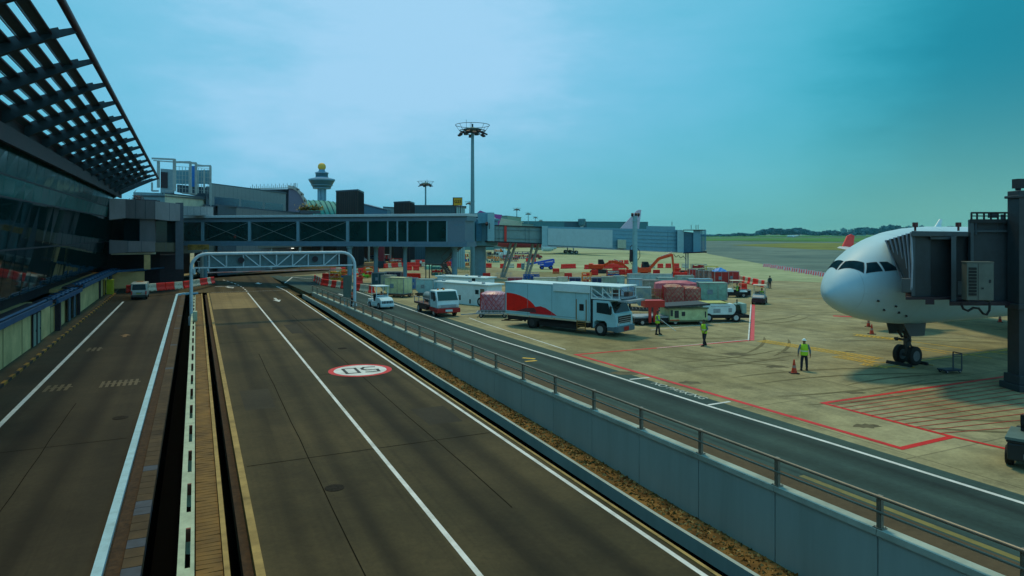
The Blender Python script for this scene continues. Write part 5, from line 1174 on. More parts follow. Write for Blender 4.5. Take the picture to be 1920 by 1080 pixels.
    st_.cyl((6.7, -.45, .53), (6.7, .45, .53), .09, 8); st_.bar((6.3, -.5, 1.45), (6.3, .5, 1.45), .1, .12); st_.bar((6.9, 0, 1.2), (7.15, 0, .9), .08); st_.bar((7.15, 0, .9), (6.85, 0, .62), .08)
    for s in (-1, 1): st_.cyl((6.25, s*.3, 1.45), (6.12, s*.3, 1.45), .1, 10)
    st_.build('nose_gear_strut', mat('gear grey', (.06, .065, .07), .5, metal=.3), t)
    for s in (-.42, .42): mb = MB(); mb.wheel((6.7, s, .54), .54, .30, n=28); mb.build('wheel', [black, mat('dull hub', (.12, .14, .16), .5)], t, smooth=True)
    for s in (-1, 1):
        mb = MB(); mb.hexa([(6.0, s*.60, 1.72), (7.3, s*.60, 1.68), (7.3, s*.64, 1.68), (6.0, s*.64, 1.72)], [(5.6, s*.5, 2.45), (7.6, s*.5, 2.45), (7.6, s*.54, 2.45), (5.6, s*.54, 2.45)]); mb.build('gear_door', mat('gear door grey', (.08, .085, .09), .5), t)
    return t
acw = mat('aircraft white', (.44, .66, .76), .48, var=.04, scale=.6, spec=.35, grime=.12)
AN = G(1701, 682.5)                      # nose gear wheels
ax = Vector((.897, .442, 0)).normalized()
ac = aircraft('airliner', 'large white airliner parked nose-left at the right with the boarding bridge at its door', Vector((AN.x, AN.y, 0))-ax*6.7, atan2(ax.y, ax.x), acw, acw, mat('red tip paint', (.85, .04, .03), .45))
ch = MB(); 
# wheel chocks
for s in (-1, 1):
    t_ = thing('wheel_chock', ('left' if s < 0 else 'right')+' black chock against the airliner nose wheels', 'chock', Vector((AN.x, AN.y, 0))+ax*(.72*s), atan2(ax.y, ax.x))
    mb = MB(); mb.pry([(-.12, 0), (.12, 0), (.04, .16), (-.04, .16)], -.75, .75); mb.build('block', black, t_); mb = MB(); mb.tube([(0, -.8, .05), (.1*s, -1.0, .03), (.3*s, -.9, .02)], .015, 5); mb.build('cord', yellowp, t_)
far_red = mat('aircraft red belly', (.33, .03, .04), .4, var=.2)
ac2 = aircraft('airliner', 'distant white and red airliner parked behind the far boarding bridge', at(922, HY, 262)-Vector((0, 0, H)), radians(8), acw, mat('pale pink fin', (.45, .42, .55), .5), acw, belly=far_red, detail=False, engm=acw)
ac3 = aircraft('airliner', 'tiny white airliner rolling on the taxiway near the green field', at(1475, HY, 1500)-Vector((0, 0, H)), radians(20), acw, mat('dark blue fin', (.02, .06, .12), .5), acw, detail=False); ac3.scale = (.62, .62, .62)
pk = thing('airliner_tail', 'violet tail fin top poking above the boarding bridge machine box', 'aircraft tail', at(912, 402, 330)); mb = MB(); mb.pry([(-4.5, -8), (5, -8), (7.5, -.2), (1, .4), (-3, 1.9), (-4.2, .9)], -.2, .2); mb.build('tail_fin', mat('violet fin', (.30, .05, .28), .5), pk)

# ================================================================ near boarding bridge at the right
nb_m = mat('near bridge grey blue', (.030, .040, .048), .55, var=.12, grime=.3); nb_d = mat('near bridge dark', (.014, .018, .022), .6, var=.2); nb_l = mat('near bridge lighter edge', (.045, .065, .078), .5, var=.1)
NB = G(1914, 731)
nb = thing('boarding_bridge', 'near dark grey boarding bridge docked to the white airliner on the right', 'boarding bridge', NB)
o_ = Vector(nb.location)
def nbox(mb, x0, x1, d0, d1, ty, by, th, m=0, ty1=None, by1=None):
    P, Q = at(x0, HY, d0), at(x1, HY, d1); quadwall(mb, P, Q, (zof(by, d0), zof(by if by1 is None else by1, d1)), (zof(ty, d0), zof(ty if ty1 is None else ty1, d1)), th, m, o_)
mb = MB(); nbox(mb, 1714, 1745, 33.6, 33.9, 443, 557, 3.6); nbox(mb, 1783, 1790, 33.9, 34.0, 443, 560, 3.6); mb.build('cab_wall', nb_m, nb, bevel=.02)
mb = MB(); nbox(mb, 1745, 1783, 34.05, 34.15, 447, 557, .12); mb.build('cab_door', nb_d, nb)
mb = MB(); nbox(mb, 1709, 1816, 33.3, 34.0, 433, 443.5, 4.2, ty1=434.5); mb.build('cab_roof', nb_l, nb, bevel=.03)
mb = MB(); nbox(mb, 1709, 1716, 33.45, 33.5, 443.5, 556, .6); nbox(mb, 1783.5, 1793, 33.6, 33.65, 443.5, 571, .5); nbox(mb, 1745, 1784, 33.7, 33.8, 443.5, 449, .3); mb.build('cab_frame', nb_l, nb, bevel=.02)
mb = MB(); nbox(mb, 1793, 1816, 34.2, 34.6, 443, 568, 3.4); mb.build('cab_rear_wall', nb_d, nb)
mb = MB(); nbox(mb, 1796, 1803, 33.7, 33.7, 528, 552, .3); mb.build('control_cabinet', nb_l, nb)
mb = MB(); nbox(mb, 1698, 1816, 33.3, 34.0, 557, 562, 4.2); nbox(mb, 1735, 1752, 33.5, 33.6, 561, 571, 1.0); nbox(mb, 1780, 1900, 33.2, 33.6, 566, 573, 4.0); mb.build('cab_floor', shade, nb)
# folding bellows: hoops of cloth leaning from cab to fuselage
for i in range(7):
    f = i/6.0; xt = 1661+f*47; yt = 452-f*15; xb = 1695+f*14; yb = 533+f*10; d0 = 36.6-3.1*f
    A_, B_ = at(xt, yt, d0)-o_, at(xb, yb, d0-.25*(1-f))-o_; bk = Vector((1.42, 2.5*(1-f*.1), 0))
    mid = A_.lerp(B_, .5)+Vector((-.06*(1-f), -.1, 0))
    mb = MB()
    for P, Q in ((A_, mid), (mid, B_)): mb.bar(P, Q, .07, .07)
    mb.bar(A_, A_+bk, .1, .1); mb.bar(B_, B_+bk, .08, .08)
    mb.build('bellows_fold', mat('bellows rib', (.26, .31, .38), .5), nb, bevel=.01)
mb = MB(); P = [at(1661+47*f, 452-15*f, 36.65-3.1*f)-o_ for f in (0, 1)]; Q = [at(1695+14*f, 533+10*f, 36.4-2.9*f)-o_ for f in (0, 1)]
bk = Vector((1.4, 2.45, 0)); e = Vector((.2, .40, 0)); mb.quad(P[0]+e, P[1]+e, Q[1]+e, Q[0]+e); mb.quad(P[0]+e, P[1]+e, P[1]+bk, P[0]+bk); mb.quad(Q[0]+e, Q[1]+e, Q[1]+bk, Q[0]+bk); mb.build('bellows_cloth', nb_d, nb)
mb = MB(); nbox(mb, 1690, 1712, 34.6, 33.5, 522, 549, .35); mb.build('bumper', nb_l, nb, bevel=.04)
# tunnel
mb = MB(); nbox(mb, 1820, 2050, 34.4, 33.4, 416, 568, 3.6, ty1=414); mb.build('tunnel', nb_m, nb)
mb = MB(); nbox(mb, 1818, 2050, 34.2, 33.2, 411, 418, 4.0); mb.build('tunnel_roof', nb_d, nb)
mb = MB()
for x in (1828, 1868, 1908, 1950, 2000): nbox(mb, x, x+3, 34.2, 34.15, 411, 440, .1)
nbox(mb, 1820, 2050, 34.25, 33.25, 432, 435, .1); nbox(mb, 1820, 1826, 34.2, 34.2, 412, 566, .2); mb.build('tunnel_rib', nb_l, nb)
mb = MB()
for x in (1821.5, 1832, 1845, 1858, 1871, 1884, 1896): mb.cyl(at(x, 411, 34.1)-o_, at(x, 399, 34.1)-o_, .045, 6)
mb.cyl(at(1821, 399, 34.1)-o_, at(1920, 399, 33.9)-o_, .05, 6); mb.cyl(at(1821, 405, 34.1)-o_, at(1920, 405, 33.9)-o_, .03, 6)
mb.build('roof_railing', nb_d, nb)
mb = MB(); nbox(mb, 1852, 1872, 35, 35, 400, 408, .8); nbox(mb, 1876, 1884, 35, 35, 402, 411, .5); mb.build('roof_unit', nb_l, nb)
for x in (1716, 1797):
    mb = MB(); c = at(x, 433, 34.3)-o_; mb.cyl(c, c+Vector((0, 0, .2)), .05, 6); mb.cyl(c+Vector((0, 0, .2)), c+Vector((0, 0, .42)), .13, 10); mb.build('beacon', mat('red brown beacon', (.12, .03, .03), .4), nb)
# columns and base
mb = MB(); c = Vector((0, 0, 0)); mb.box(-.30, -.3, .3, .75, .5, zof(358, 33.5)); mb.box(-.42, -.35, zof(372, 33.5), .9, .55, zof(367, 33.5)); mb.build('lift_column', nb_m, nb, bevel=.03)
mb = MB(); c = at(1909, 357, 33.5)-o_; mb.cyl(c, c+Vector((0, 0, .25)), .12, 8); mb.box(c.x-.16, c.y-.2, c.z+.1, c.x+.22, c.y+.2, c.z+.55); mb.build('camera_head', nb_d, nb)
mb = MB(); mb.box(-.5, -.6, 0, 1.8, .8, .32); mb.box(-.42, -.5, .32, .95, .6, .75); mb.build('base_plate', nb_m, nb, bevel=.03); mb = MB(); mb.box(-.4, -.42, 3.9, .95, .55, 4.15); mb.build('column_collar', nb_m, nb, bevel=.03)
for y in (-1.0, .9): mb = MB(); mb.wheel((.9, y, .62), .62, .45); mb.build('wheel', [black, rimm], nb)
mb = MB(); pts = [at(1802, 569, 33.3), at(1806, 579, 33.2), at(1815, 583, 33.2), at(1825, 577, 33.2), at(1835, 578, 33.2), at(1843, 588, 33.2), at(1850, 590, 33.2), at(1855, 582, 33.2), at(1856, 568, 33.3)]
mb.tube([p-o_ for p in pts], .055, 8); mb.build('hose', black, nb, smooth=True)
# air conditioning unit on the bridge
au = thing('air_conditioner', 'pale grey outdoor air conditioning unit with a louvred side mounted on the near bridge', 'air conditioner', at(1813, 566, 32.4), radians(-12))
acu = mat('aged cream metal', (.105, .125, .11), .5, var=.08, grime=.3)
mb = MB(); mb.box(0, 0, .08, 1.12, .6, 1.82); mb.box(-.02, -.02, 1.822, 1.14, .62, 1.88); mb.build('casing', acu, au, bevel=.02)
mb = MB()
for i in range(9): mb.box(.07, -.03, .30+.15*i, .40, -.003, .41+.15*i)
mb.build('louvre', black, au); mb = MB(); mb.box(.46, -.012, .1, .48, -.002, 1.8); mb.box(.92, -.03, .9, 1.0, -.002, 1.05); mb.box(.6, -.02, .6, .7, -.002, .68); mb.build('handle', nb_d, au)
mb = MB(); mb.box(.05, .05, 0, .15, .55, .08); mb.box(.95, .05, 0, 1.05, .55, .08); mb.build('foot', nb_d, au)
# ================================================================ people
def skin_mesh(name, verts, edges, radii, mats_, parent, sub=1, root=0):
    me = bpy.data.meshes.new(name); me.from_pydata([tuple(v) for v in verts], edges, []); o = bpy.data.objects.new(name, me); bpy.context.collection.objects.link(o)
    s = o.modifiers.new('skin', 'SKIN'); s.use_smooth_shade = True; sv = me.skin_vertices[0].data
    for i, r in enumerate(radii):
        rr_ = r if isinstance(r, tuple) else (r, r); sv[i].radius = rr_; sv[i].use_root = (i == root)
    if sub: q = o.modifiers.new('sub', 'SUBSURF'); q.levels = sub; q.render_levels = sub
    dg = bpy.context.evaluated_depsgraph_get(); m2 = bpy.data.meshes.new_from_object(o.evaluated_get(dg)); bpy.data.objects.remove(o); bpy.data.meshes.remove(me)
    for m in list(mats_) if isinstance(mats_, (list, tuple)) else [mats_]: m2.materials.append(m)
    m2.polygons.foreach_set('use_smooth', [True]*len(m2.polygons))
    o2 = bpy.data.objects.new(name, m2); bpy.context.collection.objects.link(o2)
    if parent: o2.parent = parent
    return o2
def person(label, loc, rzv, vest=hivis, legs=None, arms=None, helmet=None, shirt=None, seated=False, lean=0.0, band=True, hscale=1.0, rod=None):
    """faces local +x. arms: (elbow, hand) for left (+y) and right (-y)"""
    t = thing('person', label, 'person', loc, rzv); t.scale = (hscale,)*3
    hp = .92 if not seated else .42
    if legs is None:
        legs = [((.03, .11, .50), (-.02, .12, .09)), ((.02, -.11, .50), (.03, -.12, .09))] if not seated else [((.42, .13, .44), (.46, .13, .07)), ((.42, -.13, .44), (.46, -.13, .07))]
    z = hp-.92; l = lean
    sh = Vector((l*.45, 0, 1.42+z)); nk = Vector((l*.5, 0, 1.50+z)); hd = Vector((l*.58+.02, 0, 1.66+z))
    if arms is None: arms = [((-.02, .27, 1.15+z), (.06, .27, .90+z)), ((-.02, -.27, 1.15+z), (.06, -.27, .90+z))]
    V = [Vector((0, 0, hp)), Vector((l*.2, 0, 1.15+z)), Vector((l*.4, 0, 1.36+z)), nk, Vector((hd.x, 0, 1.58+z)), hd, Vector((hd.x-.01, 0, 1.74+z))]
    E_ = [(0, 1), (1, 2), (2, 3), (3, 4), (4, 5), (5, 6)]; R_ = [(.15, .12), (.14, .11), (.16, .11), .06, (.072, .08), (.088, .095), (.06, .065)]
    def addv(p, r, par): V.append(Vector(p)); R_.append(r); E_.append((par, len(V)-1)); return len(V)-1
    fing = []
    for si, s in enumerate((1, -1)):
        a = addv((sh.x, s*.19, sh.z-.02), .058, 2); e = addv(arms[si][0], .045, a); h = addv(arms[si][1], .032, e)
        hv = (Vector(arms[si][1])-Vector(arms[si][0])).normalized(); side = Vector((0, 1, 0)) if abs(hv.y) < .8 else Vector((1, 0, 0)); q = hv.cross(side).normalized(); w = q.cross(hv).normalized() if 0 else q
        pm_ = Vector(arms[si][1])+hv*.07; pi_ = addv(pm_, (.034, .02), h)
        for k in range(4):
            b0 = addv(pm_+hv*.035+w*(-.03+.02*k), .0095, pi_); b1 = addv(pm_+hv*(.07+.008*(k in (1, 2)))+w*(-.032+.021*k)-Vector((0, s*.012, 0)), .0085, b0); addv(pm_+hv*(.085+.008*(k in (1, 2)))+w*(-.03+.02*k)-Vector((0, s*.03, 0)), .0075, b1)
        tb_ = addv(pm_+w*.045-hv*.02, .011, pi_); addv(pm_+w*.06+hv*.015, .009, tb_)
        k_, f_ = legs[si]; hj = addv((0, s*.09, hp-.04), (.10, .095), 0); kn = addv(k_, .066, hj); an = addv(f_, .045, kn); ft = addv((f_[0]+.16, f_[1], max(.035, f_[2]-.05)), (.045, .032), an)
    skin_mesh('body', V, E_, R_, [skinm], t)
    # face: nose, eyes, mouth, ears
    mb = MB(); mb.pry([(.085, -.01), (.115, -.03), (.085, -.04)], -.012, .012)
    for s in (-1, 1): mb.box(.078, s*.035-.012, -.002, .092, s*.035+.012, .012, 1); mb.box(-.015, s*.088-.006, -.035, .02, s*.088+.008, .02)
    mb.box(.07, -.022, -.068, .091, .022, -.06, 1)
    f = mb.build('face', [skinm, hairm], t); f.location = hd+Vector((0, 0, -.005))
    # hair or helmet
    mb = MB(); prf = [(.10*sin(pi*i/12), .11*cos(pi*i/12)) for i in range(1, 7)]; mb.lathe([(.002, .112)]+prf, 14)
    if helmet: mb.lathe([(.105, -.0), (.135, -.008), (.135, .004), (.1, .02)], 14)
    h = mb.build('helmet' if helmet else 'hair', helmet or hairm, t, smooth=True); h.location = hd+Vector((-.012, 0, .01)); 
    # trousers
    V2 = [Vector((0, 0, hp+.06)), Vector((0, 0, hp-.02))]; E2 = [(0, 1)]; R2 = [(.165, .125), (.165, .13)]
    for si, s in enumerate((1, -1)):
        k_, f_ = legs[si]; i0 = len(V2); V2 += [Vector((0, s*.09, hp-.06)), Vector(k_), Vector((f_[0]*.97+k_[0]*.03, f_[1], f_[2]+.01))]; R2 += [(.115, .108), .08, .066]; E2 += [(1, i0), (i0, i0+1), (i0+1, i0+2)]
    skin_mesh('trousers', V2, E2, R2, [navy], t)
    mb = MB()
    for si in (0, 1): f_ = legs[si][1]; mb.pry([(f_[0]-.06, f_[2]-.088), (f_[0]+.2, f_[2]-.088), (f_[0]+.2, f_[2]-.04), (f_[0]+.07, f_[2]+.03), (f_[0]-.06, f_[2]+.03)], f_[1]-.05, f_[1]+.05)
    mb.build('shoes', black, t, bevel=.01)
    # shirt with sleeves, then the vest
    sm = shirt or mat('grey blue shirt', (.12, .17, .20), .8)
    V3 = [Vector((0, 0, hp+.08)), Vector((l*.3, 0, 1.22+z)), Vector((l*.42, 0, 1.38+z)), Vector((l*.5, 0, 1.47+z))]; E3 = [(0, 1), (1, 2), (2, 3)]; R3 = [(.158, .125), (.158, .12), (.17, .118), (.07, .07)]
    for si, s in enumerate((1, -1)):
        i0 = len(V3); V3 += [Vector((sh.x, s*.195, sh.z-.02)), Vector(arms[si][0]), Vector(arms[si][1])*.75+Vector(arms[si][0])*.25]; R3 += [.07, .056, .046]; E3 += [(2, i0), (i0, i0+1), (i0+1, i0+2)]
    skin_mesh('shirt', V3, E3, R3, [sm], t)
    mb = MB(); n = 18; rings = []
    for zz_, rx, ry, xo in ((.86, .165, .20, 0), (1.0, .165, .20, l*.1), (1.06, .166, .20, l*.13), (1.12, .167, .20, l*.18), (1.25, .165, .205, l*.3), (1.36, .155, .215, l*.42), (1.44, .12, .19, l*.46), (1.475, .085, .11, l*.5)):
        rings.append([Vector((xo+rx*cos(2*pi*i/n), ry*sin(2*pi*i/n), zz_+z)) for i in range(n)])
    o0 = len(mb.v)
    for r in rings: mb.v += [tuple(p) for p in r]
    for k in range(len(rings)-1):
        for i in range(n): mb.f.append((k*n+i, k*n+(i+1) % n, (k+1)*n+(i+1) % n, (k+1)*n+i)); mb.m.append(1 if (k == 2 and band) else 0)
    mb.build('vest', [vest, mat('silver reflective band', (.6, .62, .6), .3)], t, smooth=True)
    if rod: mb = MB(); mb.cyl(rod[0], rod[1], .018, 6); r = thing('baton', 'thin pale rod held by the worker beside the cargo loader', 'rod', t.location, rzv); mb.build('shaft', white, r)
    return t
def facing(dx, dy): return atan2(dy, dx)
# ================================================================ loads, carts and machines
alu = mat('worn aluminium panel', (.33, .46, .50), .45, metal=.2, var=.15, scale=2, grime=.35); aluf = mat('aluminium edge frame', (.36, .40, .40), .4, metal=.4, grime=.3)
ppink = mat('pink shrink wrap', (.46, .13, .20), .35, col2=(.62, .42, .50), scale=5, grime=.2); pred = mat('red netted load', (.40, .05, .05), .6, col2=(.42, .30, .20), scale=4); pblue = mat('blue wrap', (.16, .30, .52), .4, col2=(.42, .55, .66), scale=3)
netm = mat('red cargo net', (.50, .03, .04), .7)
def container(label, loc, rzv, sx, sy, sz, m=alu, z0=0.0, group='cargo containers', cham=True, name='cargo_container', cat='container'):
    t = thing(name, label, cat, Vector(loc)+Vector((0, 0, z0)), rzv, group); mb = MB(); c = .35 if cham else .02
    mb.pry([(-sx/2, c), (-sx/2+c, 0), (sx/2, 0), (sx/2, sz), (-sx/2, sz)] if cham else [(-sx/2, 0), (sx/2, 0), (sx/2, sz), (-sx/2, sz)], -sy/2, sy/2); mb.build('shell', m, t)
    mb = MB(); e = .05
    for y in (-sy/2, sy/2):
        for x in (sx/2, -sx/2): mb.bar((x, y, c if x < 0 else 0), (x, y, sz), e*1.5)
        mb.bar((-sx/2, y, sz), (sx/2, y, sz), e*1.6); mb.bar((-sx/2+c, y, .03), (sx/2, y, .03), e*1.6)
    for x in (-sx/2, sx/2): mb.bar((x, -sy/2, sz), (x, sy/2, sz), e*1.6); mb.bar((x if x > 0 else x+c, -sy/2, .03), (x if x > 0 else x+c, sy/2, .03), e*1.6)
    for k in range(1, max(2, int(sx/.8))): x = -sx/2+sx*k/max(2, int(sx/.8)); mb.bar((x, -sy/2-.01, .05), (x, -sy/2-.01, sz-.02), .035); mb.bar((x, sy/2+.01, .05), (x, sy/2+.01, sz-.02), .035)
    for k in range(1, max(2, int(sy/.8))): y = -sy/2+sy*k/max(2, int(sy/.8)); mb.bar((-sx/2-.01, y, c), (-sx/2-.01, y, sz), .035); mb.bar((sx/2+.01, y, .05), (sx/2+.01, y, sz), .035)
    mb.build('edge_frame', aluf, t)
    mb = MB(); mb.box(-sx*.22, -sy/2-.03, sz*.35, -sx*.02, -sy/2-.012, sz*.62); mb.build('placard', mat('dull placard', (.18, .26, .30), .6, var=.5, scale=9), t)
    return t
def pallet(label, loc, rzv, sx, sy, sz, m=pred, z0=0.0, group='wrapped cargo pallets', net=True, name='cargo_pallet'):
    rn = random.Random(len(label)*7+3); t = thing(name, label, 'pallet', Vector(loc)+Vector((0, 0, z0)), rzv, group); mb = MB(); nx, ny = 5, 4
    P = [[sz*(1-.04*rn.random()-(.10 if i in (0, nx) or j in (0, ny) else 0)) for j in range(ny+1)] for i in range(nx+1)]
    pt = lambda i, j: (-sx/2+sx*i/nx+(.04 if i == 0 else -.04 if i == nx else 0), -sy/2+sy*j/ny+(.04 if j == 0 else -.04 if j == ny else 0), P[i][j])
    bt = lambda i, j: (-sx/2+sx*i/nx, -sy/2+sy*j/ny, .1); md = lambda i, j: (-sx/2+sx*i/nx+rn.uniform(-.05, .05), -sy/2+sy*j/ny+rn.uniform(-.05, .05), sz*.55)
    for i in range(nx):
        for j in range(ny): mb.quad(pt(i, j), pt(i+1, j), pt(i+1, j+1), pt(i, j+1))
    ring = [(i, 0) for i in range(nx)]+[(nx, j) for j in range(ny)]+[(i, ny) for i in range(nx, 0, -1)]+[(0, j) for j in range(ny, 0, -1)]
    M_ = [md(*r) for r in ring]; n = len(ring)
    for k in range(n): a, b = ring[k], ring[(k+1) % n]; mb.quad(bt(*a), bt(*b), M_[(k+1) % n], M_[k]); mb.quad(M_[k], M_[(k+1) % n], pt(*b), pt(*a))
    mb.build('load', m, t)
    mb = MB(); mb.box(-sx/2-.06, -sy/2-.06, 0, sx/2+.06, sy/2+.06, .09); mb.build('base', aluf, t)
    if net:
        mb = MB()
        for y in (-sy/2-.06, sy/2+.06):
            k = -sx/2
            while k < sx/2-.1: mb.bar((k, y, .1), (min(sx/2, k+sz*.7), y*.97, .1+min(sz*.88, (sx/2-k)/.7*.88) if k+sz*.7 > sx/2 else sz*.97), .035); mb.bar((k+.3, y, .1), (max(-sx/2, k+.3-sz*.7), y*.97, sz*.9), .035); k += .42
        for x in (-sx/2-.06, sx/2+.06):
            k = -sy/2
            while k < sy/2-.1: mb.bar((x, k, .1), (x*.98, min(sy/2, k+.9), sz*.9), .035); mb.bar((x, k+.3, .1), (x*.98, max(-sy/2, k-.6), sz*.9), .035); k += .42
        mb.build('net', netm, t)
    return t
def dolly(label, loc, rzv, sx, sy, z=.5, group='cargo dollies', m=steelg, tow=True, name='cargo_dolly'):
    t = thing(name, label, 'trailer', loc, rzv, group); mb = MB()
    for y in (-sy/2, 0, sy/2): mb.box(-sx/2, y-.05, z-.16, sx/2, y+.05, z-.02)
    k = int(sx/.32)
    for i in range(k+1): x = -sx/2+sx*i/k; mb.box(x-.04, -sy/2+.002, z-.10, x+.04, sy/2-.002, z)
    mb.build('deck', m, t)
    for x in (-sx*.36, sx*.36):
        for y in (-sy/2+.15, sy/2-.15): mb = MB(); mb.wheel((x, y, .2), .2, .14, n=12); mb.build('wheel', [black, rimm], t)
    if tow: mb = MB(); mb.bar((sx/2, -.25, z-.2), (sx/2+1.1, 0, .22), .07); mb.bar((sx/2, .25, z-.2), (sx/2+1.1, 0, .22), .07); mb.bar((sx/2+1.1, 0, .22), (sx/2+1.5, 0, .2), .09); mb.build('tow_bar', m, t)
    return t
def barrier_mesh(c, m, l=1.3):
    mb = MB(); mb.prx([(-.24, 0), (.24, 0), (.24, .18), (.12, .42), (.10, .92), (.06, 1.0), (-.06, 1.0), (-.10, .92), (-.12, .42), (-.24, .18)], -l/2+.02, l/2-.02, 0)
    for x in (-.32, .32): mb.box(x-.16, -.245, .02, x+.16, .245, .10, 1)
    for x in (-.3, 0, .3): mb.cyl((x, -.125, .62), (x, .125, .62), .05, 8, 1)
    o = mb.build('water_barrier', [m, mat('barrier hole shadowed plastic', (.05, .02, .015), .8)], None, bevel=.02); return o
BAR = {}
def barrier(colr, loc, rzv, label, group, l=1.0):
    mm = red if colr == 'red' else cream
    if colr not in BAR: o = BAR[colr] = barrier_mesh(colr, mm)
    else: o = BAR[colr].copy(); bpy.context.collection.objects.link(o)
    o.location = loc; o.rotation_euler = (0, 0, rzv+random.uniform(-.06, .06)); o.scale = (l, 1, 1); tag(o, label, 'barrier', group); return o
def brow(pts, cols, where, l=1.32):
    """row of barriers along a line of ground points; cols cycles r/c"""
    P = [Vector(p) for p in pts]; seg_ = [(b-a).length for a, b in zip(P, P[1:])]; tot = sum(seg_); n = int(tot/l); cnt = {'red': 0, 'cream': 0}; g = 'barriers '+where
    seq = []
    for i in range(n):
        s = (i+.5)*l; k = 0
        while s > seg_[k] and k < len(seg_)-1: s -= seg_[k]; k += 1
        seq.append((P[k].lerp(P[k+1], s/seg_[k]), (P[k+1]-P[k]), cols[i % len(cols)]))
    if P[0].x/P[0].y > P[-1].x/P[-1].y: seq.reverse()
    for p, d, c in seq:
        if c == '-': continue
        cc = 'red' if c == 'r' else 'cream'; lab = f'{ORD[min(cnt[cc], 27)]} {cc} plastic barrier from the left {where}'; cnt[cc] += 1
        barrier(cc, p, atan2(d.y, d.x), lab, g)
brow([G(236, 549), G(255, 548), G(345, 541), G(395, 532), G(408, 530)], 'rccrrcr', 'across the road end behind the white van')
brow([G(590, 527), G(604, 535), G(625, 539), G(658, 543)], 'rrcrcrcr', 'at the bend beyond the gantry')
brow([G(668, 545), G(688, 548), G(706, 551)], 'rccrr', 'between the gantry leg and the white tug')
brow([G(604, 524), G(640, 524), G(655, 527)], 'rrcr', 'just behind the bend row')
brow([G(664, 532), G(696, 532)], 'r', 'behind the gantry leg')
brow([G(650, 517), G(662, 514), G(694, 511)], 'crrc', 'around the dug area past the gantry')
brow([G(720, 503), G(760, 500), G(835, 499), G(852, 498)], 'rcrrcrrr', 'in the line under the footbridge')
brow([G(750, 523), G(796, 524)], 'r', 'beside the dark containers', 1.25)
brow([G(900, 502), G(929, 502)], 'rr', 'right of the tall mast foot'); brow([G(905, 523), G(928, 523)], 'r', 'in front of the white truck roofs')
brow([G(935, 503), G(985, 502)], 'rcrcc', 'left of the blue boom lift', 2.0)
brow([G(1052, 504), G(1082, 503)], 'r', 'right of the blue boom lift'); brow([G(1096, 505), G(1172, 503)], 'r', 'in the solid line by the left excavator', 1.3)
brow([G(1058, 523), G(1082, 523)], 'r', 'behind the catering truck roof'); brow([G(1200, 503), G(1300, 502)], 'rcrr', 'behind the right excavator', 1.9)
brow([G(1108, 516), G(1130, 516)], 'r', 'below the left excavator'); brow([G(1160, 515), G(1190, 515)], 'r', 'left of the floodlight post')
brow([G(1224, 516), G(1248, 516)], 'r', 'below the right excavator arm')
brow([G(1380, 527), G(1402, 532), G(1441, 541)], 'crcrcrcrr', 'in the diagonal line above the tugs', 1.25)
brow([G(1386, 545), G(1409, 547)], 'r', 'behind the left tug', 1.2); brow([G(1424, 549), G(1440, 549)], 'r', 'behind the right tug', 1.3)
brow([G(700, 512), G(716, 511)], 'rc', 'left of the dark teal skip'); brow([G(770, 495), G(806, 494)], 'crrc', 'in the second line under the footbridge')
brow([G(800, 489), G(850, 487)], 'rcr', 'near the stair foot', 1.8); brow([G(985, 491), G(1010, 491)], 'r', 'under the far tunnel legs', 1.5)
brow([G(1140, 496), G(1180, 495)], 'r', 'between the two excavators', 1.6); brow([G(1262, 521), G(1292, 522)], 'rr', 'left of the wire carts'); brow([G(700, 487), G(735, 485)], 'r', 'in front of the parked cars', 1.6)
brow([G(1264, 512), G(1290, 513)], 'r', 'just beyond the back row of containers', 1.5); brow([G(1036, 513), G(1056, 513)], 'rc', 'right of the boom lift basket'); brow([G(1148, 508), G(1170, 508)], 'rr', 'just left of the floodlight post foot')
brow([G(800, 503), G(840, 503)], 'rcr', 'in front of the stair landing'); brow([G(760, 507), G(800, 507)], 'r', 'behind the navy skip', 1.5); brow([G(620, 512), G(650, 510)], 'rcr', 'at the back of the dug area')
# cones
conem = mat('cone orange red', (.60, .05, .015), .5, grime=.3); first = None
for i, (x, y, lb, h) in enumerate(((1489, 700, 'dark red cone with a pale band beside the marshaller', 1.0), (1634.5, 626.5, 'red cone below the aircraft belly, nearer of the pair', .85), (1628.5, 612.5, 'red cone below the aircraft belly, farther of the pair', .8), (1875, 604, 'red cone under the fuselage by the bridge column', .85))):
    if first is None:
        t = first = thing('traffic_cone', lb, 'cone', G(x, y), 0, 'traffic cones'); mb = MB(); mb.lathe([(.17, .04), (.15, .07), (.105, .3)], 16); mb.lathe([(.082, .44), (.055, .6), (.035, .74), (.02, .75)], 16); mb.build('cone_body', conem, t)
        mb = MB(); mb.lathe([(.105, .3), (.082, .44)], 16); mb.build('band', mat('pale cone band', (.36, .22, .18), .5), t); mb = MB(); mb.box(-.22, -.22, 0, .22, .22, .045); mb.build('base', black, t, bevel=.01)
    else: dup(first, G(x, y), .3*i, lb)
# striped low barriers by the taxiway
cm = mat('white chevron board', (.55, .50, .52), .6, grime=.25); first = None
for i in range(9):
    f = i/8; P = G(1438+107*f, 500.5+18*f); lb = f'{ORD[i]} low red and white striped barrier from the left along the taxiway edge'
    if first is None:
        t = first = thing('striped_barrier', lb, 'barrier', P, -.18, 'low striped barriers along the taxiway'); mb = MB(); mb.prx([(-.45, 0), (.45, 0), (.06, .72), (-.06, .72)], -.85, .85); mb.build('boards', cm, t)
        mb = MB()
        for k in range(4):
            x = -.85+.42*k
            for s in (-1, 1):
                a = lambda xx, z: (xx, s*(.455-.39*z/.72+.012), z); mb.add([a(x, .04), a(x+.18, .04), a(min(x+.38, .85), .68), a(x+.2, .68)], [(0, 1, 2, 3)])
        mb.build('stripes', red, t)
    else: dup(first, P, -.18, lb)
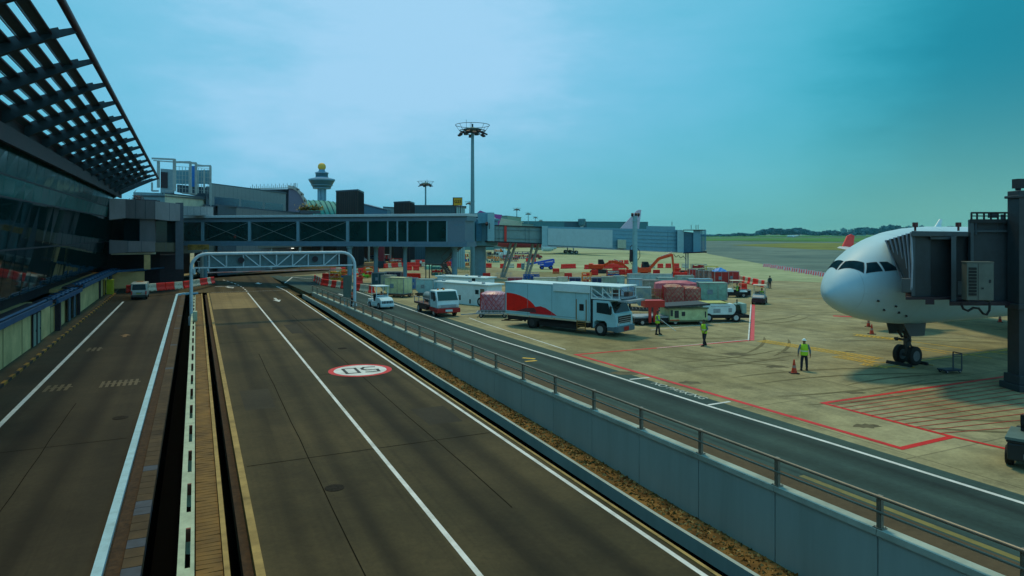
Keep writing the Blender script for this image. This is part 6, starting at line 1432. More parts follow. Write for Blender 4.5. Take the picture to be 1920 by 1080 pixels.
# ---------------------------------------------------------------- catering truck
def rot(a): return Matrix.Rotation(a, 4, 'Z')
fw = G(1125, 630); rwp = G(1003, 616.5); hd_ = (fw-rwp).normalized(); ca = atan2(hd_.y, hd_.x); left = Vector((-hd_.y, hd_.x, 0))
ctr_ = fw-hd_*6.4+left*1.2; WB = 6.4
tr = thing('catering_truck', 'white catering lift truck with a red curved design on its box', 'truck', ctr_, ca)   # origin under the rear axle
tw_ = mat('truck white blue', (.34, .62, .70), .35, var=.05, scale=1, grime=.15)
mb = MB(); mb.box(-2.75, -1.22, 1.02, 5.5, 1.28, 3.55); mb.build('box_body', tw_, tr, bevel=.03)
mb = MB(); mb.box(-2.8, -1.26, 3.552, 5.52, 1.3, 3.63); mb.box(2.2, -1.34, 3.1, 5.6, -1.24, 3.70); mb.box(2.2, -1.34, 3.64, 8.1, 1.3, 3.72); mb.build('roof', white, tr, bevel=.02)
mb = MB(); y = -1.228
arc = [(-2.6, 1.28), (-2.6, 2.72)]+[(-2.6+3.15*sin(a*pi/20), 1.28+1.44*cos(a*pi/20)) for a in range(1, 11)]
mb.add([(x, y, z) for x, z in arc], [tuple(range(len(arc)))])
arc2 = [(-.2, 1.2), (.4, 1.75), (.9, 1.83), (1.4, 1.72), (1.9, 1.5), (2.5, 1.2)]; mb.add([(x, y-.003, z) for x, z in arc2], [tuple(range(len(arc2)))], 1)
arc3 = [(-1.6, 1.28), (-.6, 1.58), (.25, 1.66), (.45, 1.5), (.5, 1.28)]; mb.add([(x, y-.006, z) for x, z in arc3], [tuple(range(len(arc3)))], 2)
mb.build('red_design', [mat('truck red', (.85, .014, .008), .4), mat('truck deep red', (.60, .012, .02), .4), mat('truck maroon grey', (.14, .035, .045), .4)], tr)
mb = MB(); mb.box(-2.8, -1.25, .9, 5.5, 1.3, 1.018); mb.build('side_skirt', offwhite, tr)
mb = MB()
for x in (-2.72, -.4, 2.0, 4.25, 5.42): mb.box(x, -1.232, 1.02, x+.025, -1.221, 3.5)
mb.box(-2.7, -1.232, 1.16, 4.3, -1.221, 1.19); mb.build('body_seam', mat('truck seam', (.16, .30, .34), .6), tr)
mb = MB()
for x in (-2.5, -.2, 2.2, 4.6): mb.box(x, -1.262, .93, x+.12, -1.251, .98)
mb.build('marker_lamp', orange, tr)
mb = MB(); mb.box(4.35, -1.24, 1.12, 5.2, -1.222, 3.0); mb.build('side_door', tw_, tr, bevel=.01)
mb = MB(); mb.box(4.6, -1.26, 1.75, 5.0, -1.242, 2.25); mb.build('door_window', black, tr, bevel=.02)
mb = MB()
for x in (4.33, 5.22): mb.bar((x, -1.26, 1.05), (x, -1.26, 2.6), .05)
for k in range(5): mb.bar((4.4, -1.26, .95-.17*k), (5.15, -1.26, .95-.17*k), .05)
mb.bar((4.4, -1.26, .2), (4.4, -1.26, 1.0), .05); mb.bar((5.15, -1.26, .2), (5.15, -1.26, 1.0), .05); mb.build('ladder', mat('rusty yellow ladder', (.25, .13, .03), .6), tr)
mb = MB(); mb.box(-2.6, -.45, .62, 7.4, .45, .88); mb.box(.9, -1.15, .42, 4.3, 1.15, .9); mb.box(-2.5, -1.1, .55, -1.0, 1.1, .88); mb.bar((-2.9, -1.1, .45), (-2.9, 1.1, .45), .1); mb.bar((-3.4, -.9, .35), (-1.2, -.9, .5), .07)
mb.box(4.4, -1.1, .5, 5.3, 1.1, .86); mb.box(.75, -1.19, .30, 4.3, -1.14, .88); mb.box(-2.5, -1.19, .62, 5.5, -1.14, .895); mb.box(5.52, -1.1, .5, 5.74, 1.15, 2.7); mb.box(-.8, -1.19, .5, -.6, -1.14, .9); mb.build('chassis', black, tr)  # black side panels added in place of the shadow under the box
for x in (0, WB):
    for y in ((-1.05, 1.1)):
        mb = MB(); mb.wheel((x, y, .48), .48, .30, n=24); mb.build('wheel', [black, rimm if x else darks], tr, smooth=True)
    if x == 0:
        for y in (-.72, .77): mb = MB(); mb.wheel((x, y, .48), .48, .28, n=16); mb.build('wheel', [black, rimm], tr)
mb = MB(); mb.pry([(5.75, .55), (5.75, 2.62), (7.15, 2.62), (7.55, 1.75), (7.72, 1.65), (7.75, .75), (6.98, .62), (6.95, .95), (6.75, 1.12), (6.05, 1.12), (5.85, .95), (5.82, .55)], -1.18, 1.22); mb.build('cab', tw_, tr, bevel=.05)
mb = MB(); mb.hexa([(7.54, -1.08, 1.68), (7.60, -1.08, 1.68), (7.60, 1.12, 1.68), (7.54, 1.12, 1.68)], [(7.17, -1.0, 2.52), (7.21, -1.0, 2.52), (7.21, 1.04, 2.52), (7.17, 1.04, 2.52)]); mb.build('windscreen', glassd, tr)
for s, yy in ((-1, -1.192), (1, 1.232)): mb = MB(); mb.add([(6.1, yy, 1.7), (7.35, yy, 1.6), (7.08, yy, 2.45), (6.1, yy, 2.45)], [(0, 1, 2, 3)]); mb.build('side_window', glassd, tr)
mb = MB(); mb.box(7.74, -.85, .98, 7.78, .9, 1.5)
mb.build('grille', black, tr); mb = MB()
for k in range(3): mb.box(7.78, -.8, 1.05+.15*k, 7.80, .85, 1.10+.15*k)
mb.build('grille_bar', rimm, tr)
mb = MB(); mb.box(7.6, -1.2, .35, 7.92, 1.24, .78); mb.box(7.0, -1.19, .4, 7.6, -1.0, .74); mb.build('bumper', mat('bumper grey', (.10, .17, .20), .5), tr, bevel=.04)
mb = MB(); mb.box(7.925, -.35, .42, 7.94, .35, .72); mb.build('number_plate', mat('red plate', (.42, .01, .01), .5), tr)
for y in (-1.0, .78): mb = MB(); mb.box(7.74, y, .82, 7.80, y+.24, 1.02); mb.build('headlight', mat('headlight glass', (.5, .55, .55), .15), tr)
for y in (-1.42, 1.3): mb = MB(); mb.bar((7.3, y*.88, 2.3), (7.45, y, 2.2), .03); mb.box(7.4, y-.07, 1.7, 7.5, y+.07, 2.25); mb.build('mirror', black, tr)
mb = MB()
for y in (-1.15, 1.2):
    mb.bar((5.6, y, 2.75), (8.1, y, 2.75), .10, .12); mb.bar((5.65, y, 2.75), (5.65, y, 3.65), .09); mb.bar((6.6, y, 2.8), (6.6, y, 3.65), .08); mb.bar((5.65, y, 3.5), (6.9, y, 2.8), .07); mb.bar((5.65, y, 3.1), (6.2, y, 2.8), .06); mb.bar((6.6, y, 3.5), (7.4, y, 2.8), .06); mb.bar((8.0, y, 2.8), (8.0, y, 3.66), .06); mb.bar((6.6, y, 3.2), (8.0, y, 3.2), .04); mb.bar((7.4, y, 2.8), (7.4, y, 3.66), .05)
mb.build('lift_platform_frame', white, tr)
mb = MB(); mb.box(5.55, -1.12, 2.82, 8.2, 1.17, 2.9); mb.box(7.9, -1.2, 2.6, 8.8, 1.2, 2.72); mb.build('platform_deck', steelg, tr)
mb = MB(); mb.box(6.8, -.3, 2.91, 7.3, .3, 3.35); mb.box(7.6, .2, 2.91, 8.0, .8, 3.2); mb.build('platform_load', mat('brown load', (.20, .12, .10), .7, var=.4, scale=5), tr)
# ---------------------------------------------------------------- small truck with white cab
f1 = G(845, 592); h1 = (G(845, 592)-G(800, 577)).normalized(); a1 = atan2(h1.y, h1.x)+.05
st = thing('service_truck', 'small flatbed tank truck with a white cab and dark red bumper', 'truck', G(822, 589), a1); st.scale = (1.12,)*3
mb = MB(); mb.pry([(.55, .72), (.55, 2.12), (1.75, 2.12), (2.2, 1.35), (2.28, .72)], -.95, .95); mb.build('cab', white, st, bevel=.07)
mb = MB(); mb.hexa([(2.2, -.86, 1.34), (2.24, -.86, 1.34), (2.24, .86, 1.34), (2.2, .86, 1.34)], [(1.79, -.80, 2.04), (1.83, -.80, 2.04), (1.83, .80, 2.04), (1.79, .80, 2.04)]); mb.build('windscreen', mat('green black glass', (.008, .06, .058), .1, spec=.35), st)
for yy in (-.962, .962): mb = MB(); mb.add([(.75, yy, 1.38), (1.95, yy, 1.34), (1.7, yy, 1.98), (.75, yy, 1.98)], [(0, 1, 2, 3)]); mb.build('side_window', glassd, st)
mb = MB(); mb.box(1.6, -1.0, .35, 2.42, 1.0, .72); mb.box(.5, -.98, .4, 1.6, .98, .70); mb.build('bumper', mat('dark red bumper', (.42, .015, .015), .5, grime=.3), st, bevel=.04)
mb = MB(); mb.box(2.26, -.72, .78, 2.30, .72, 1.0); mb.build('grille', steelg, st)
for y in (-.86, .66): mb = MB(); mb.box(2.28, y, .78, 2.33, y+.2, .98); mb.build('headlight', mat('headlight glass', (.5, .55, .55), .15), st)
mb = MB(); mb.box(2.425, -.3, .45, 2.44, .3, .62); mb.build('number_plate', white, st)
mb = MB(); mb.box(-3.4, -.98, .72, .45, .98, .86); mb.box(-3.3, -.4, .5, .5, .4, .7); mb.box(-2.4, -.95, .35, -.3, .95, .7); mb.build('flatbed', mat('dark red brown bed', (.08, .03, .025), .6, grime=.3), st)
mb = MB(); mb.cyl((-3.2, .15, 1.25), (.2, .15, 1.25), .42, 16); mb.build('tank', mat('grey tank', (.20, .25, .24), .4, metal=.3, grime=.3), st, smooth=True)
mb = MB()
for x in (-3.35, -2.2, -1, .35): mb.bar((x, -.96, .86), (x, -.96, 1.3), .05); mb.bar((x, .96, .86), (x, .96, 1.3), .05)
mb.bar((-3.35, -.96, 1.3), (.35, -.96, 1.3), .05); mb.bar((-3.35, .96, 1.3), (.35, .96, 1.3), .05); mb.box(.3, -.9, .87, .42, .9, 1.9); mb.build('side_rail', steelg, st)
for x in (1.45, -2.3):
    for y in (-.85, .85): mb = MB(); mb.wheel((x, y, .36), .36, .24, n=18); mb.build('wheel', [black, rimm], st)
mb = MB(); mb.cyl((1.2, 0, 2.12), (1.2, 0, 2.26), .09, 10); mb.cyl((1.2, -.5, 2.12), (1.2, -.5, 2.24), .07, 10); mb.build('beacon', mat('orange beacon', (.7, .2, .02), .3), st)
for y in (-1.12, 1.12): mb = MB(); mb.box(1.95, y-.06, 1.3, 2.03, y+.06, 1.7); mb.bar((1.9, y*.86, 1.7), (2.0, y, 1.6), .03); mb.build('mirror', black, st)
# ---------------------------------------------------------------- tugs
def tug(label, loc, rzv, m=white, skirt=black, canopy=True, driver=None, sc=1.0, group='airport tugs', cm_=None):
    t = thing('baggage_tug', label, 'tug', loc, rzv, group); t.scale = (sc,)*3
    mb = MB(); mb.pry([(-1.4, .3), (-1.4, .78), (-.55, .80), (-.5, .62), (.15, .62), (.25, 1.05), (1.1, .98), (1.42, .75), (1.45, .3)], -.62, .62); mb.build('body', m, t, bevel=.06)
    mb = MB(); mb.box(-1.46, -.64, .2, 1.52, .64, .42 if skirt is black and m is white and canopy and cm_ is None or skirt is white else .66); mb.build('skirt', skirt, t, bevel=.03)
    mb = MB()
    for k in range(7): mb.box(1.44, -.5+.15*k, .5, 1.475, -.42+.15*k, .72)
    mb.build('grille', black, t)
    for x in (-.95, 1.0):
        for y in (-.6, .6): mb = MB(); mb.wheel((x, y, .28), .28, .2, n=16); mb.build('wheel', [black, rimm], t)
    mb = MB(); mb.box(-.42, -.5, .64, .0, .5, .78); mb.box(-.52, -.5, .78, -.40, .5, 1.25); mb.build('seat', black, t, bevel=.03)
    mb = MB(); mb.cyl((.25, .25, 1.02), (.05, .25, 1.2), .02, 6); mb.tube([(.05+.05*cos(a), .25+.17*sin(a), 1.2+.13*cos(a)) for a in [i*pi/5 for i in range(10)]], .015, 5, closed=True); mb.build('steering_wheel', black, t)
    if canopy:
        mb = MB()
        for x, y in ((-.65, -.56), (-.65, .56), (.35, -.56), (.35, .56)): mb.bar((x, y, .7), (x*1.0, y, 1.95), .05)
        mb.bar((.35, -.56, 1.95), (.35, .56, 1.95), .05); mb.build('canopy_post', cm_ or white, t)
        mb = MB(); mb.box(-.95, -.66, 1.95, .5, .66, 2.02); mb.build('canopy_roof', cm_ or white, t, bevel=.02)
        mb = MB(); mb.bar((.35, -.56, 1.15), (.35, .56, 1.15), .05); mb.bar((-.65, -.56, 1.3), (-.65, .56, 1.3), .04); mb.build('screen_frame', cm_ or white, t)
    for y in (-.45, .45): mb = MB(); mb.cyl((1.42, y, .62), (1.47, y, .62), .07, 10); mb.build('headlight', rimm, t)
    if driver is not None:
        pl = Vector(loc)+Matrix.Rotation(rzv, 3, 'Z') @ Vector((-.28, .22, .38)); 
        person(driver[0], pl, rzv, vest=driver[1], seated=True, arms=[((.12, .28, .72), (.32, .12, .80)), ((.12, -.28, .72), (.32, -.05, .80))], helmet=driver[2])
    return t
h2 = (G(725, 579)-G(703, 573))
tug('white baggage tug with a white canopy frame driving beside the gantry leg', G(713.5, 577), atan2(h2.y, h2.x)+.1, white, white, driver=('person in an orange vest driving the white tug by the gantry', orvis, None), sc=1.12)
tug('dark tug with a white canopy, left of the two beyond the red line', G(1377, 557), radians(172), white, black, driver=('person in a yellow-green vest driving the left dark tug', hivis, None), cm_=cream)
tug('dark tug with a white canopy straddling the top of the red line', G(1424, 569), radians(-115), mat('blue grey tug', (.20, .28, .33), .4), mat('maroon black skirt', (.035, .012, .02), .5), driver=('person in a yellow-green vest driving the tug at the red line', hivis, None), cm_=cream)
container('narrow dark trailer box behind the left dark tug', G(1393, 556), radians(172), 1.6, 1.2, .7, black, .1, 'low trailers', False, 'trailer', 'trailer')
# tug at the right edge
tb = G(1932, 886); h3 = Vector((.55, .85, 0))
rt = thing('pushback_tug', 'dark vehicle with a red tail lamp cut off by the right edge of the view', 'tug', tb+Vector((.95, 1.0, 0)), atan2(.75, .66)); rt.scale = (.88,)*3
mb = MB(); mb.box(-1.6, -.75, .32, 1.5, .75, .95); mb.box(-1.62, -.78, .95, .2, .78, 1.06); mb.build('body', mat('dark blue grey body', (.02, .028, .03), .5), rt, bevel=.07)
mb = MB(); mb.box(-1.66, -.8, 1.062, .2, .8, 1.16); mb.build('deck_edge', mat('grey green edge', (.10, .16, .15), .5), rt)
mb = MB(); mb.box(-1.66, -.5, .7, -1.61, -.36, .78); mb.build('tail_lamp', mat('lit red lamp', (.6, .01, .01), .4, emit=((.9, .02, .01), 1.5)), rt)
mb = MB(); mb.box(-1.65, .0-.1, .45, -1.61, .25, .62); mb.build('number_plate', mat('grey plate', (.30, .34, .36), .5), rt)
mb = MB(); mb.box(-.4, -.45, 1.16, .1, .45, 1.45); mb.box(-.5, -.45, 1.4, -.38, .45, 1.8); mb.build('seat', black, rt, bevel=.03)
for x in (-.95, .95):
    for y in (-.72, .72): mb = MB(); mb.wheel((x, y, .36), .36, .26); mb.build('wheel', [black, rimm], rt)
person('person in a yellow-green vest driving the vehicle at the right edge', tb+Vector((.95, 1.0, .72))+h3*.05, atan2(.75, .66), seated=True)
# van on the left road
vp = G(272, 562, -.72); va = atan2(UR.y, UR.x)
vn = thing('minibus', 'white minibus seen from behind driving away on the left road', 'van', RP(-6.45, (Vector((vp.x, vp.y, 0))).dot(UR)+2.2), va)
vw_ = mat('van white', (.42, .46, .42), .35, grime=.2)
mb = MB(); mb.pry([(-2.3, .38), (-2.36, .9), (-2.22, 1.2), (-2.05, 1.98), (-1.8, 2.08), (1.3, 2.05), (1.75, 1.75), (2.2, 1.1), (2.32, .9), (2.32, .38)], -.90, .90); mb.build('body', vw_, vn, bevel=.09, seg=3)
mb = MB(); mb.hexa([(-2.27, -.76, 1.2), (-2.23, -.76, 1.2), (-2.23, .76, 1.2), (-2.27, .76, 1.2)], [(-2.105, -.70, 1.88), (-2.07, -.70, 1.88), (-2.07, .70, 1.88), (-2.105, .70, 1.88)]); mb.build('rear_window', glassd, vn, bevel=.02)
for yy in (-.905, .905): mb = MB(); mb.add([(-1.9, yy, 1.2), (1.6, yy, 1.15), (1.3, yy, 1.8), (-1.9, yy, 1.82)], [(0, 1, 2, 3)]); mb.build('side_window', glassd, vn)
mb = MB(); mb.box(-2.46, -.88, .32, -2.2, .88, .58); mb.build('bumper', mat('dark bumper', (.05, .055, .05), .6), vn, bevel=.03)
for y in (-.86, .72): mb = MB(); mb.box(-2.42, y, .62, -2.34, y+.14, 1.08); mb.build('tail_lamp', mat('tail lamp red', (.5, .012, .01), .3), vn)
mb = MB(); mb.box(-2.385, -.26, .68, -2.355, .26, .80); mb.build('number_plate', mat('yellow green plate', (.40, .42, .10), .5), vn)
mb = MB(); mb.box(-2.375, -.35, .82, -2.345, .35, .88); mb.build('door_handle', black, vn)
for x in (-1.4, 1.45):
    for y in (-.8, .8): mb = MB(); mb.wheel((x, y, .33), .33, .2, n=18); mb.build('wheel', [black, rimm], vn)
mb = MB(); mb.box(-.3, -.4, 2.1, -.1, .4, 2.2); mb.build('beacon', mat('orange beacon', (.7, .2, .02), .3), vn)
# ---------------------------------------------------------------- white high lift trucks in the middle
def lifttruck(label, x0, x1, d0, d1, ytop, ybot, wy, group=None, bay=True):
    P, Q = at(x0, HY, d0), at(x1, HY, d1); P.z = Q.z = 0; d = (Q-P).normalized(); L_ = (Q-P).length; t = thing('box_truck', label, 'truck', P.lerp(Q, .5)+Vector((-d.y, d.x, 0))*1.15, atan2(d.y, d.x), group)
    zb, ztp = zof(ybot, (d0+d1)/2), zof(ytop, (d0+d1)/2); h = L_/2
    mb = MB(); mb.box(-h+(1.2 if bay else 0), -1.1, zb, h, 1.15, ztp-.14)
    if bay: mb.box(-h, .9, zb, -h+1.19, 1.14, ztp-.14); mb.box(-h, -1.1, zb, -h+1.19, .9, zb+.8)
    mb.build('box_body', white, t, bevel=.02)
    mb = MB(); mb.box(-h-.25, -1.22, ztp-.138, h+.3, 1.25, ztp); mb.build('roof', white, t, bevel=.03)
    mb = MB(); mb.box(h-1.7, -1.13, zb+1.2, h-1.2, -1.102, zb+1.65); mb.box(h-2.6, -1.13, zb+.15, h-2.4, -1.102, zb+.6); mb.build('side_window', glassd, t)
    mb = MB(); mb.box(h-.95, -1.13, zb+.4, h-.35, -1.102, ztp-.5); mb.build('side_door', mat('brown mesh door', (.16, .13, .09), .6, var=.3, scale=9), t)
    mb = MB(); mb.box(-h+.1, -1, zb-.5, h-.1, 1.05, zb-.003); mb.build('chassis', black, t)
    for x in (-h+.9, h-1.0):
        for y in (-.98, 1.0): mb = MB(); mb.wheel((x, y, .45), .45, .3, n=20); mb.build('wheel', [black, rimm], t)
    mb = MB()
    for x, y in ((-h+.6, -.5), (0, .3), (h-.9, -.7)): mb.box(x-.15, y-.12, ztp+.002, x+.15, y+.12, ztp+.16)
    mb.build('roof_hatch', steelg, t); return t, P.lerp(Q, .5)
lifttruck('white box truck with an open bay and brown mesh door behind the small truck', 817, 912, 77, 71.5, 530, 570, 575)
lifttruck('white box truck roof showing beyond the open-bay truck under the tall mast', 819, 906, 86, 82, 518.5, 545, 550, None, False)
# ---------------------------------------------------------------- cargo loader, power unit
lo = thing('cargo_loader', 'low pale green cargo loader with a dark tilted platform and red side', 'loader', G(1279, 606), radians(7))
lgm = mat('pale green machine', (.50, .62, .34), .5, var=.12, grime=.35)
mb = MB(); mb.box(-1.5, -1.2, .38, 1.75, 1.3, 1.32); mb.build('body', lgm, lo, bevel=.04)
mb = MB(); mb.box(-1.45, -1.23, .75, -1.25, -1.202, 1.25); mb.box(-1.1, -1.23, .6, -.75, -1.202, 1.2); mb.box(-.5, -1.225, .75, -.2, -1.202, 1.1); mb.box(1.5, -1.23, .6, 1.6, -1.202, 1.1); mb.build('panel_opening', darks, lo)
mb = MB(); mb.hexa([(-1.9, -1.35, 1.45), (1.9, -1.35, 1.62), (1.9, 1.4, 1.62), (-1.9, 1.4, 1.45)], [(-1.9, -1.35, 1.58), (1.9, -1.35, 1.76), (1.9, 1.4, 1.76), (-1.9, 1.4, 1.58)]); mb.build('platform', darks, lo)
mb = MB(); mb.box(-1.7, -1.3, 1.33, 1.8, -1.15, 1.44); mb.box(-1.55, -1.22, .28, 1.8, 1.3, .375); mb.build('lower_rail', mat('olive rail', (.14, .16, .08), .6, grime=.4), lo)
mb = MB(); mb.box(-3.6, -1.25, 1.5, -1.95, -.1, 2.05); mb.box(-2.9, -1.3, .3, -2.5, -1.1, 1.5); mb.box(-3.3, -1.3, .25, -3.1, -1.1, 1.5); mb.build('side_guard', mat('loader red', (.50, .03, .02), .5, grime=.25), lo)
mb = MB(); mb.box(-4.4, -1.0, .25, -1.55, 1.1, .6); mb.box(-4.4, -1.02, .601, -1.55, 1.12, .72, 1); mb.build('rear_deck', [black, steelg], lo)
for x in (-3.8, -1.0, 1.2):
    for y in (-1.05, 1.1): mb = MB(); mb.wheel((x, y, .25), .25, .22, n=14); mb.build('wheel', [black, rimm], lo)
mb = MB(); mb.box(-1.5, -1.24, .4, -.7, -1.203, .46); mb.build('warning_stripe', orange, lo)
gu = thing('ground_power_unit', 'white ground power unit with a slanted nose panel and open engine end', 'power unit', G(1352, 601.5), radians(3))
mb = MB(); mb.pry([(-1.95, .75), (-1.95, 1.62), (.75, 1.55), (.95, 1.3), (.95, .95), (.75, .62), (-1.5, .62)], -.95, 1.0); mb.build('canopy_body', white, gu, bevel=.05)
mb = MB(); mb.box(-1.9, -.97, .35, 2.1, 1.0, .6); mb.box(.95, -.6, .6, 1.7, .7, .95); mb.build('chassis', black, gu)
mb = MB()
for k in range(14): mb.box(-1.2+.12*k, -.975, 1.32, -1.13+.12*k, -.952, 1.37)
mb.box(-1.0, -.97, .8, -.4, -.952, 1.15); mb.box(.3, -.97, .85, .6, -.952, 1.2); mb.build('vent', steelg, gu)
mb = MB(); mb.box(1.55, -.8, .7, 1.95, .85, 1.55); mb.box(1.2, -.3, .95, 1.55, .4, 1.5); mb.build('engine_panel', mat('pale engine panel', (.24, .40, .36), .5), gu, bevel=.05)
mb = MB(); mb.cyl((1.3, -.4, 1.2), (1.3, .4, 1.2), .25, 12); mb.cyl((1.4, 0, 1.45), (1.4, 0, 1.85), .06, 8); mb.box(1.05, -.5, .96, 1.5, .5, 1.1); mb.build('engine', mat('oily engine', (.03, .05, .03), .5), gu)
mb = MB(); mb.box(-2.0, -1.0, 1.62, .3, 1.02, 1.66); mb.build('top_edge', mat('yellow edge', (.45, .45, .08), .5), gu)
for x in (-1.45, .95):
    for y in (-.9, .95): mb = MB(); mb.wheel((x, y, .38), .38, .26, n=20); mb.build('wheel', [black, mat('pale hub', (.45, .52, .55), .5)], gu)
# ---------------------------------------------------------------- loads
aw = AW*-1; al = atan2(UW.y, UW.x)        # apron directions
dolly('long dark dolly under the silver and blue containers', G(1196, 588), radians(-8), 3.6, 1.9, .52, m=darks)
container('silver blue cargo container nearest the catering truck cab', G(1205, 580), radians(-8), 1.5, 1.9, 1.75, mat('silver blue panel', (.13, .25, .34), .35, metal=.3, col2=(.36, .42, .34), scale=1.2, grime=.3), .45)
container('blue violet wrapped container just right of the catering truck platform', G(1176, 576), radians(-8), 1.7, 1.8, 1.8, pblue, .45, cham=False)
dolly('dark dolly beneath the red netted pallets', G(1268, 582), radians(-6), 5.0, 2.2, .5, m=darks, tow=False)
for i in range(3):
    t = thing('roll_cage', f'{ORD[i]} yellow roll cage from the left between silver container and red pallets', 'cage', G(1222+9*i, 577)+Vector((0, 0, .0)), .1*i, 'yellow roll cages'); mb = MB()
    for z in (.15, .5, .85, 1.2, 1.55, 1.9):
        for a, b in (((-.4, -.35), (.4, -.35)), ((.4, -.35), (.4, .35)), ((.4, .35), (-.4, .35)), ((-.4, .35), (-.4, -.35))): mb.bar((*a, z), (*b, z), .035)
    for k in range(5): x = -.4+.2*k; mb.bar((x, -.35, .15), (x, -.35, 1.9), .03); mb.bar((x, .35, .15), (x, .35, 1.9), .03)
    mb.build('cage_frame', mat('worn yellow red frame', (.40, .22, .06), .5, col2=(.4, .05, .03), scale=3), t); mb = MB(); mb.box(-.35, -.3, .18, .3, .3, 1.3-.2*i); mb.build('cage_load', mat('mixed pale boxes', (.34, .36, .26), .7, var=.4, scale=5), t)
    mb = MB()
    for x in (-.33, .33):
        for y in (-.28, .28): mb.wheel((x, y, .07), .07, .04, n=8)
    mb.build('castors', [black, rimm], t)
pallet('red netted pallet of mixed boxes, left of the two behind the loader', G(1262, 578), radians(-6), 1.9, 2.1, 1.95, pred, .5)
pallet('red netted pallet of mixed boxes, right of the two behind the loader', G(1292, 577), radians(-6), 1.9, 2.1, 1.75, pred, .5)
pallet('long flat pallet with a bright red pink cover behind the netted pallets', G(1266, 569), radians(-6), 4.4, 1.6, 2.3, mat('red pink cover', (.52, .08, .12), .5, col2=(.6, .2, .25)), .2, net=False)
dolly('dolly under the pale green container above the power unit', G(1330, 572), radians(-4), 3.2, 2.2, .45, m=mat('olive dolly', (.10, .09, .02), .6), tow=False)
container('large pale green cargo container right of the red pallets', G(1334, 569), radians(-4), 2.9, 1.9, 1.85, mat('pale green panel', (.22, .42, .34), .5, var=.15, grime=.3), .42)
container('blue topped container directly behind the pale green one', G(1312, 560), radians(-4), 2.6, 1.6, 1.95, mat('sky blue panel', (.20, .42, .60), .45, grime=.2), .35)
container('white blue flat container at the top right behind the pale green one', G(1321, 551), radians(-4), 3.8, 1.6, 1.35, mat('light blue panel', (.34, .52, .60), .45, grime=.2), .1, cham=False)
container('white container with blue wrap behind the catering truck platform', G(1190, 557), radians(-3), 1.6, 1.5, 1.9, mat('cyan white panel', (.30, .50, .52), .5, col2=(.15, .38, .60), scale=1.0, grime=.2), .3)
container('grey brown wrapped container second in the back row', G(1216, 557), radians(-3), 2.3, 1.6, 1.75, mat('grey brown wrap', (.22, .24, .20), .5, var=.3, grime=.3), .3, cham=False)
container('pale cyan container at the right end of the back row', G(1247, 556), radians(-3), 1.9, 1.6, 2.0, mat('pale cyan panel', (.28, .48, .44), .5, grime=.3), .3)
container('long white canopy roofed cart behind the back row', G(1218, 548), radians(-3), 5.6, 1.3, 2.15, mat('pale roof panel', (.36, .50, .50), .5, grime=.3), .2, cham=False, name='covered_cart', cat='cart')
for i, (x, y, sx, sz, m, lb) in enumerate(((1078, 545, 1.5, 1.5, mat('navy panel', (.01, .025, .10), .5), 'navy container left of its twin behind the catering truck roof'), (1119, 545, 1.4, 1.5, mat('navy panel', (.01, .025, .10), .5), 'navy container right of its twin behind the catering truck roof'), (1055, 545, 1.3, 1.55, offwhite, 'pale container end beside the left navy container'), (1142, 549, 1.8, 1.8, mat('grey green panel', (.25, .33, .26), .6, grime=.3), 'grey green container left of the cyan containers'), (1160, 549, 1.3, 1.9, mat('pale cyan panel', (.28, .48, .44), .5), 'pale cyan container between the grey green one and the floodlight post'), (1022, 546, 3.0, 1.55, offwhite, 'long pale container low behind the catering truck'), (966, 544, 2.0, 1.45, mat('maroon cover', (.28, .02, .05), .6), 'maroon covered box behind the rear of the catering truck'))):
    container(lb, G(x, y), radians(-3), sx, 1.4, sz, m, .25, 'small containers behind the catering truck')
dolly('empty silver dolly with its tow bar pointing left under the pink pallet', G(925, 594), radians(178), 2.9, 1.9, .5)
pallet('pink and grey shrink wrapped pallet beside the catering truck', G(925, 592), radians(-3), 2.15, 1.9, 1.75, ppink, .52)
dolly('dolly carrying the cream container', G(746, 557), radians(-25), 3.1, 1.9, .42, m=mat('rusty dolly', (.10, .05, .03), .7)); container('large cream cargo container left of the pale blue one', G(747, 556), radians(-25), 2.7, 1.8, 1.9, mat('cream green panel', (.60, .62, .34), .55, grime=.3), .40)
container('smaller pale container tucked behind the left side of the cream one', G(729, 550), radians(-25), 1.3, 1.5, 1.9, mat('grey cream panel', (.34, .38, .28), .55, grime=.3), .40)
container('pale blue ribbed container right of the cream container', G(800, 553), radians(-12), 2.2, 1.6, 1.65, mat('pale blue ribbed panel', (.26, .48, .52), .5, grime=.2), .3)
dolly('dolly carrying the pale blue ribbed container', G(800, 554), radians(-12), 2.4, 1.6, .3, m=darks)
container('small bright blue box above the cream container', G(777, 542), 0.1, .95, 1.0, 1.45, mat('mid blue panel', (.01, .12, .34), .5), .05, cham=False); container('dark teal skip beside the red barriers', G(711, 533), 0, 1.9, 1.6, 1.75, mat('dark teal panel', (.01, .06, .075), .5), 0, cham=False, name='skip', cat='skip'); container('dark navy skip right of the dark teal one', G(737, 529), 0, 2.7, 1.6, 1.6, mat('dark navy purple panel', (.018, .012, .06), .5), 0, cham=False, name='skip', cat='skip')
container('red box with a pale lid behind the pink pallet', G(907, 553), 0, .9, .9, 1.1, red, .4, cham=False)
rb = container('tall red bin under a crumpled blue sheet right of the cages', G(1350, 532), 0, 2.1, 1.7, 1.85, mat('brick red panel', (.36, .02, .015), .6, grime=.2), 0, 'red bins', False, 'bin', 'bin')
sh_ = thing('blue_sheet', 'crumpled bright blue sheet heaped on the tall red bin', 'sheet', G(1349, 532)+Vector((0, 0, 1.86))); mb = MB(); rn = random.Random(5)
for i in range(8):
    for j in range(6):
        f = lambda a, b: (-1.1+2.2*a/8, -.9+1.8*b/6, (.55*sin(pi*a/8)*sin(pi*b/6)+.12*((a*7+b*5) % 3)/3)); mb.quad(f(i, j), f(i+1, j), f(i+1, j+1), f(i, j+1))
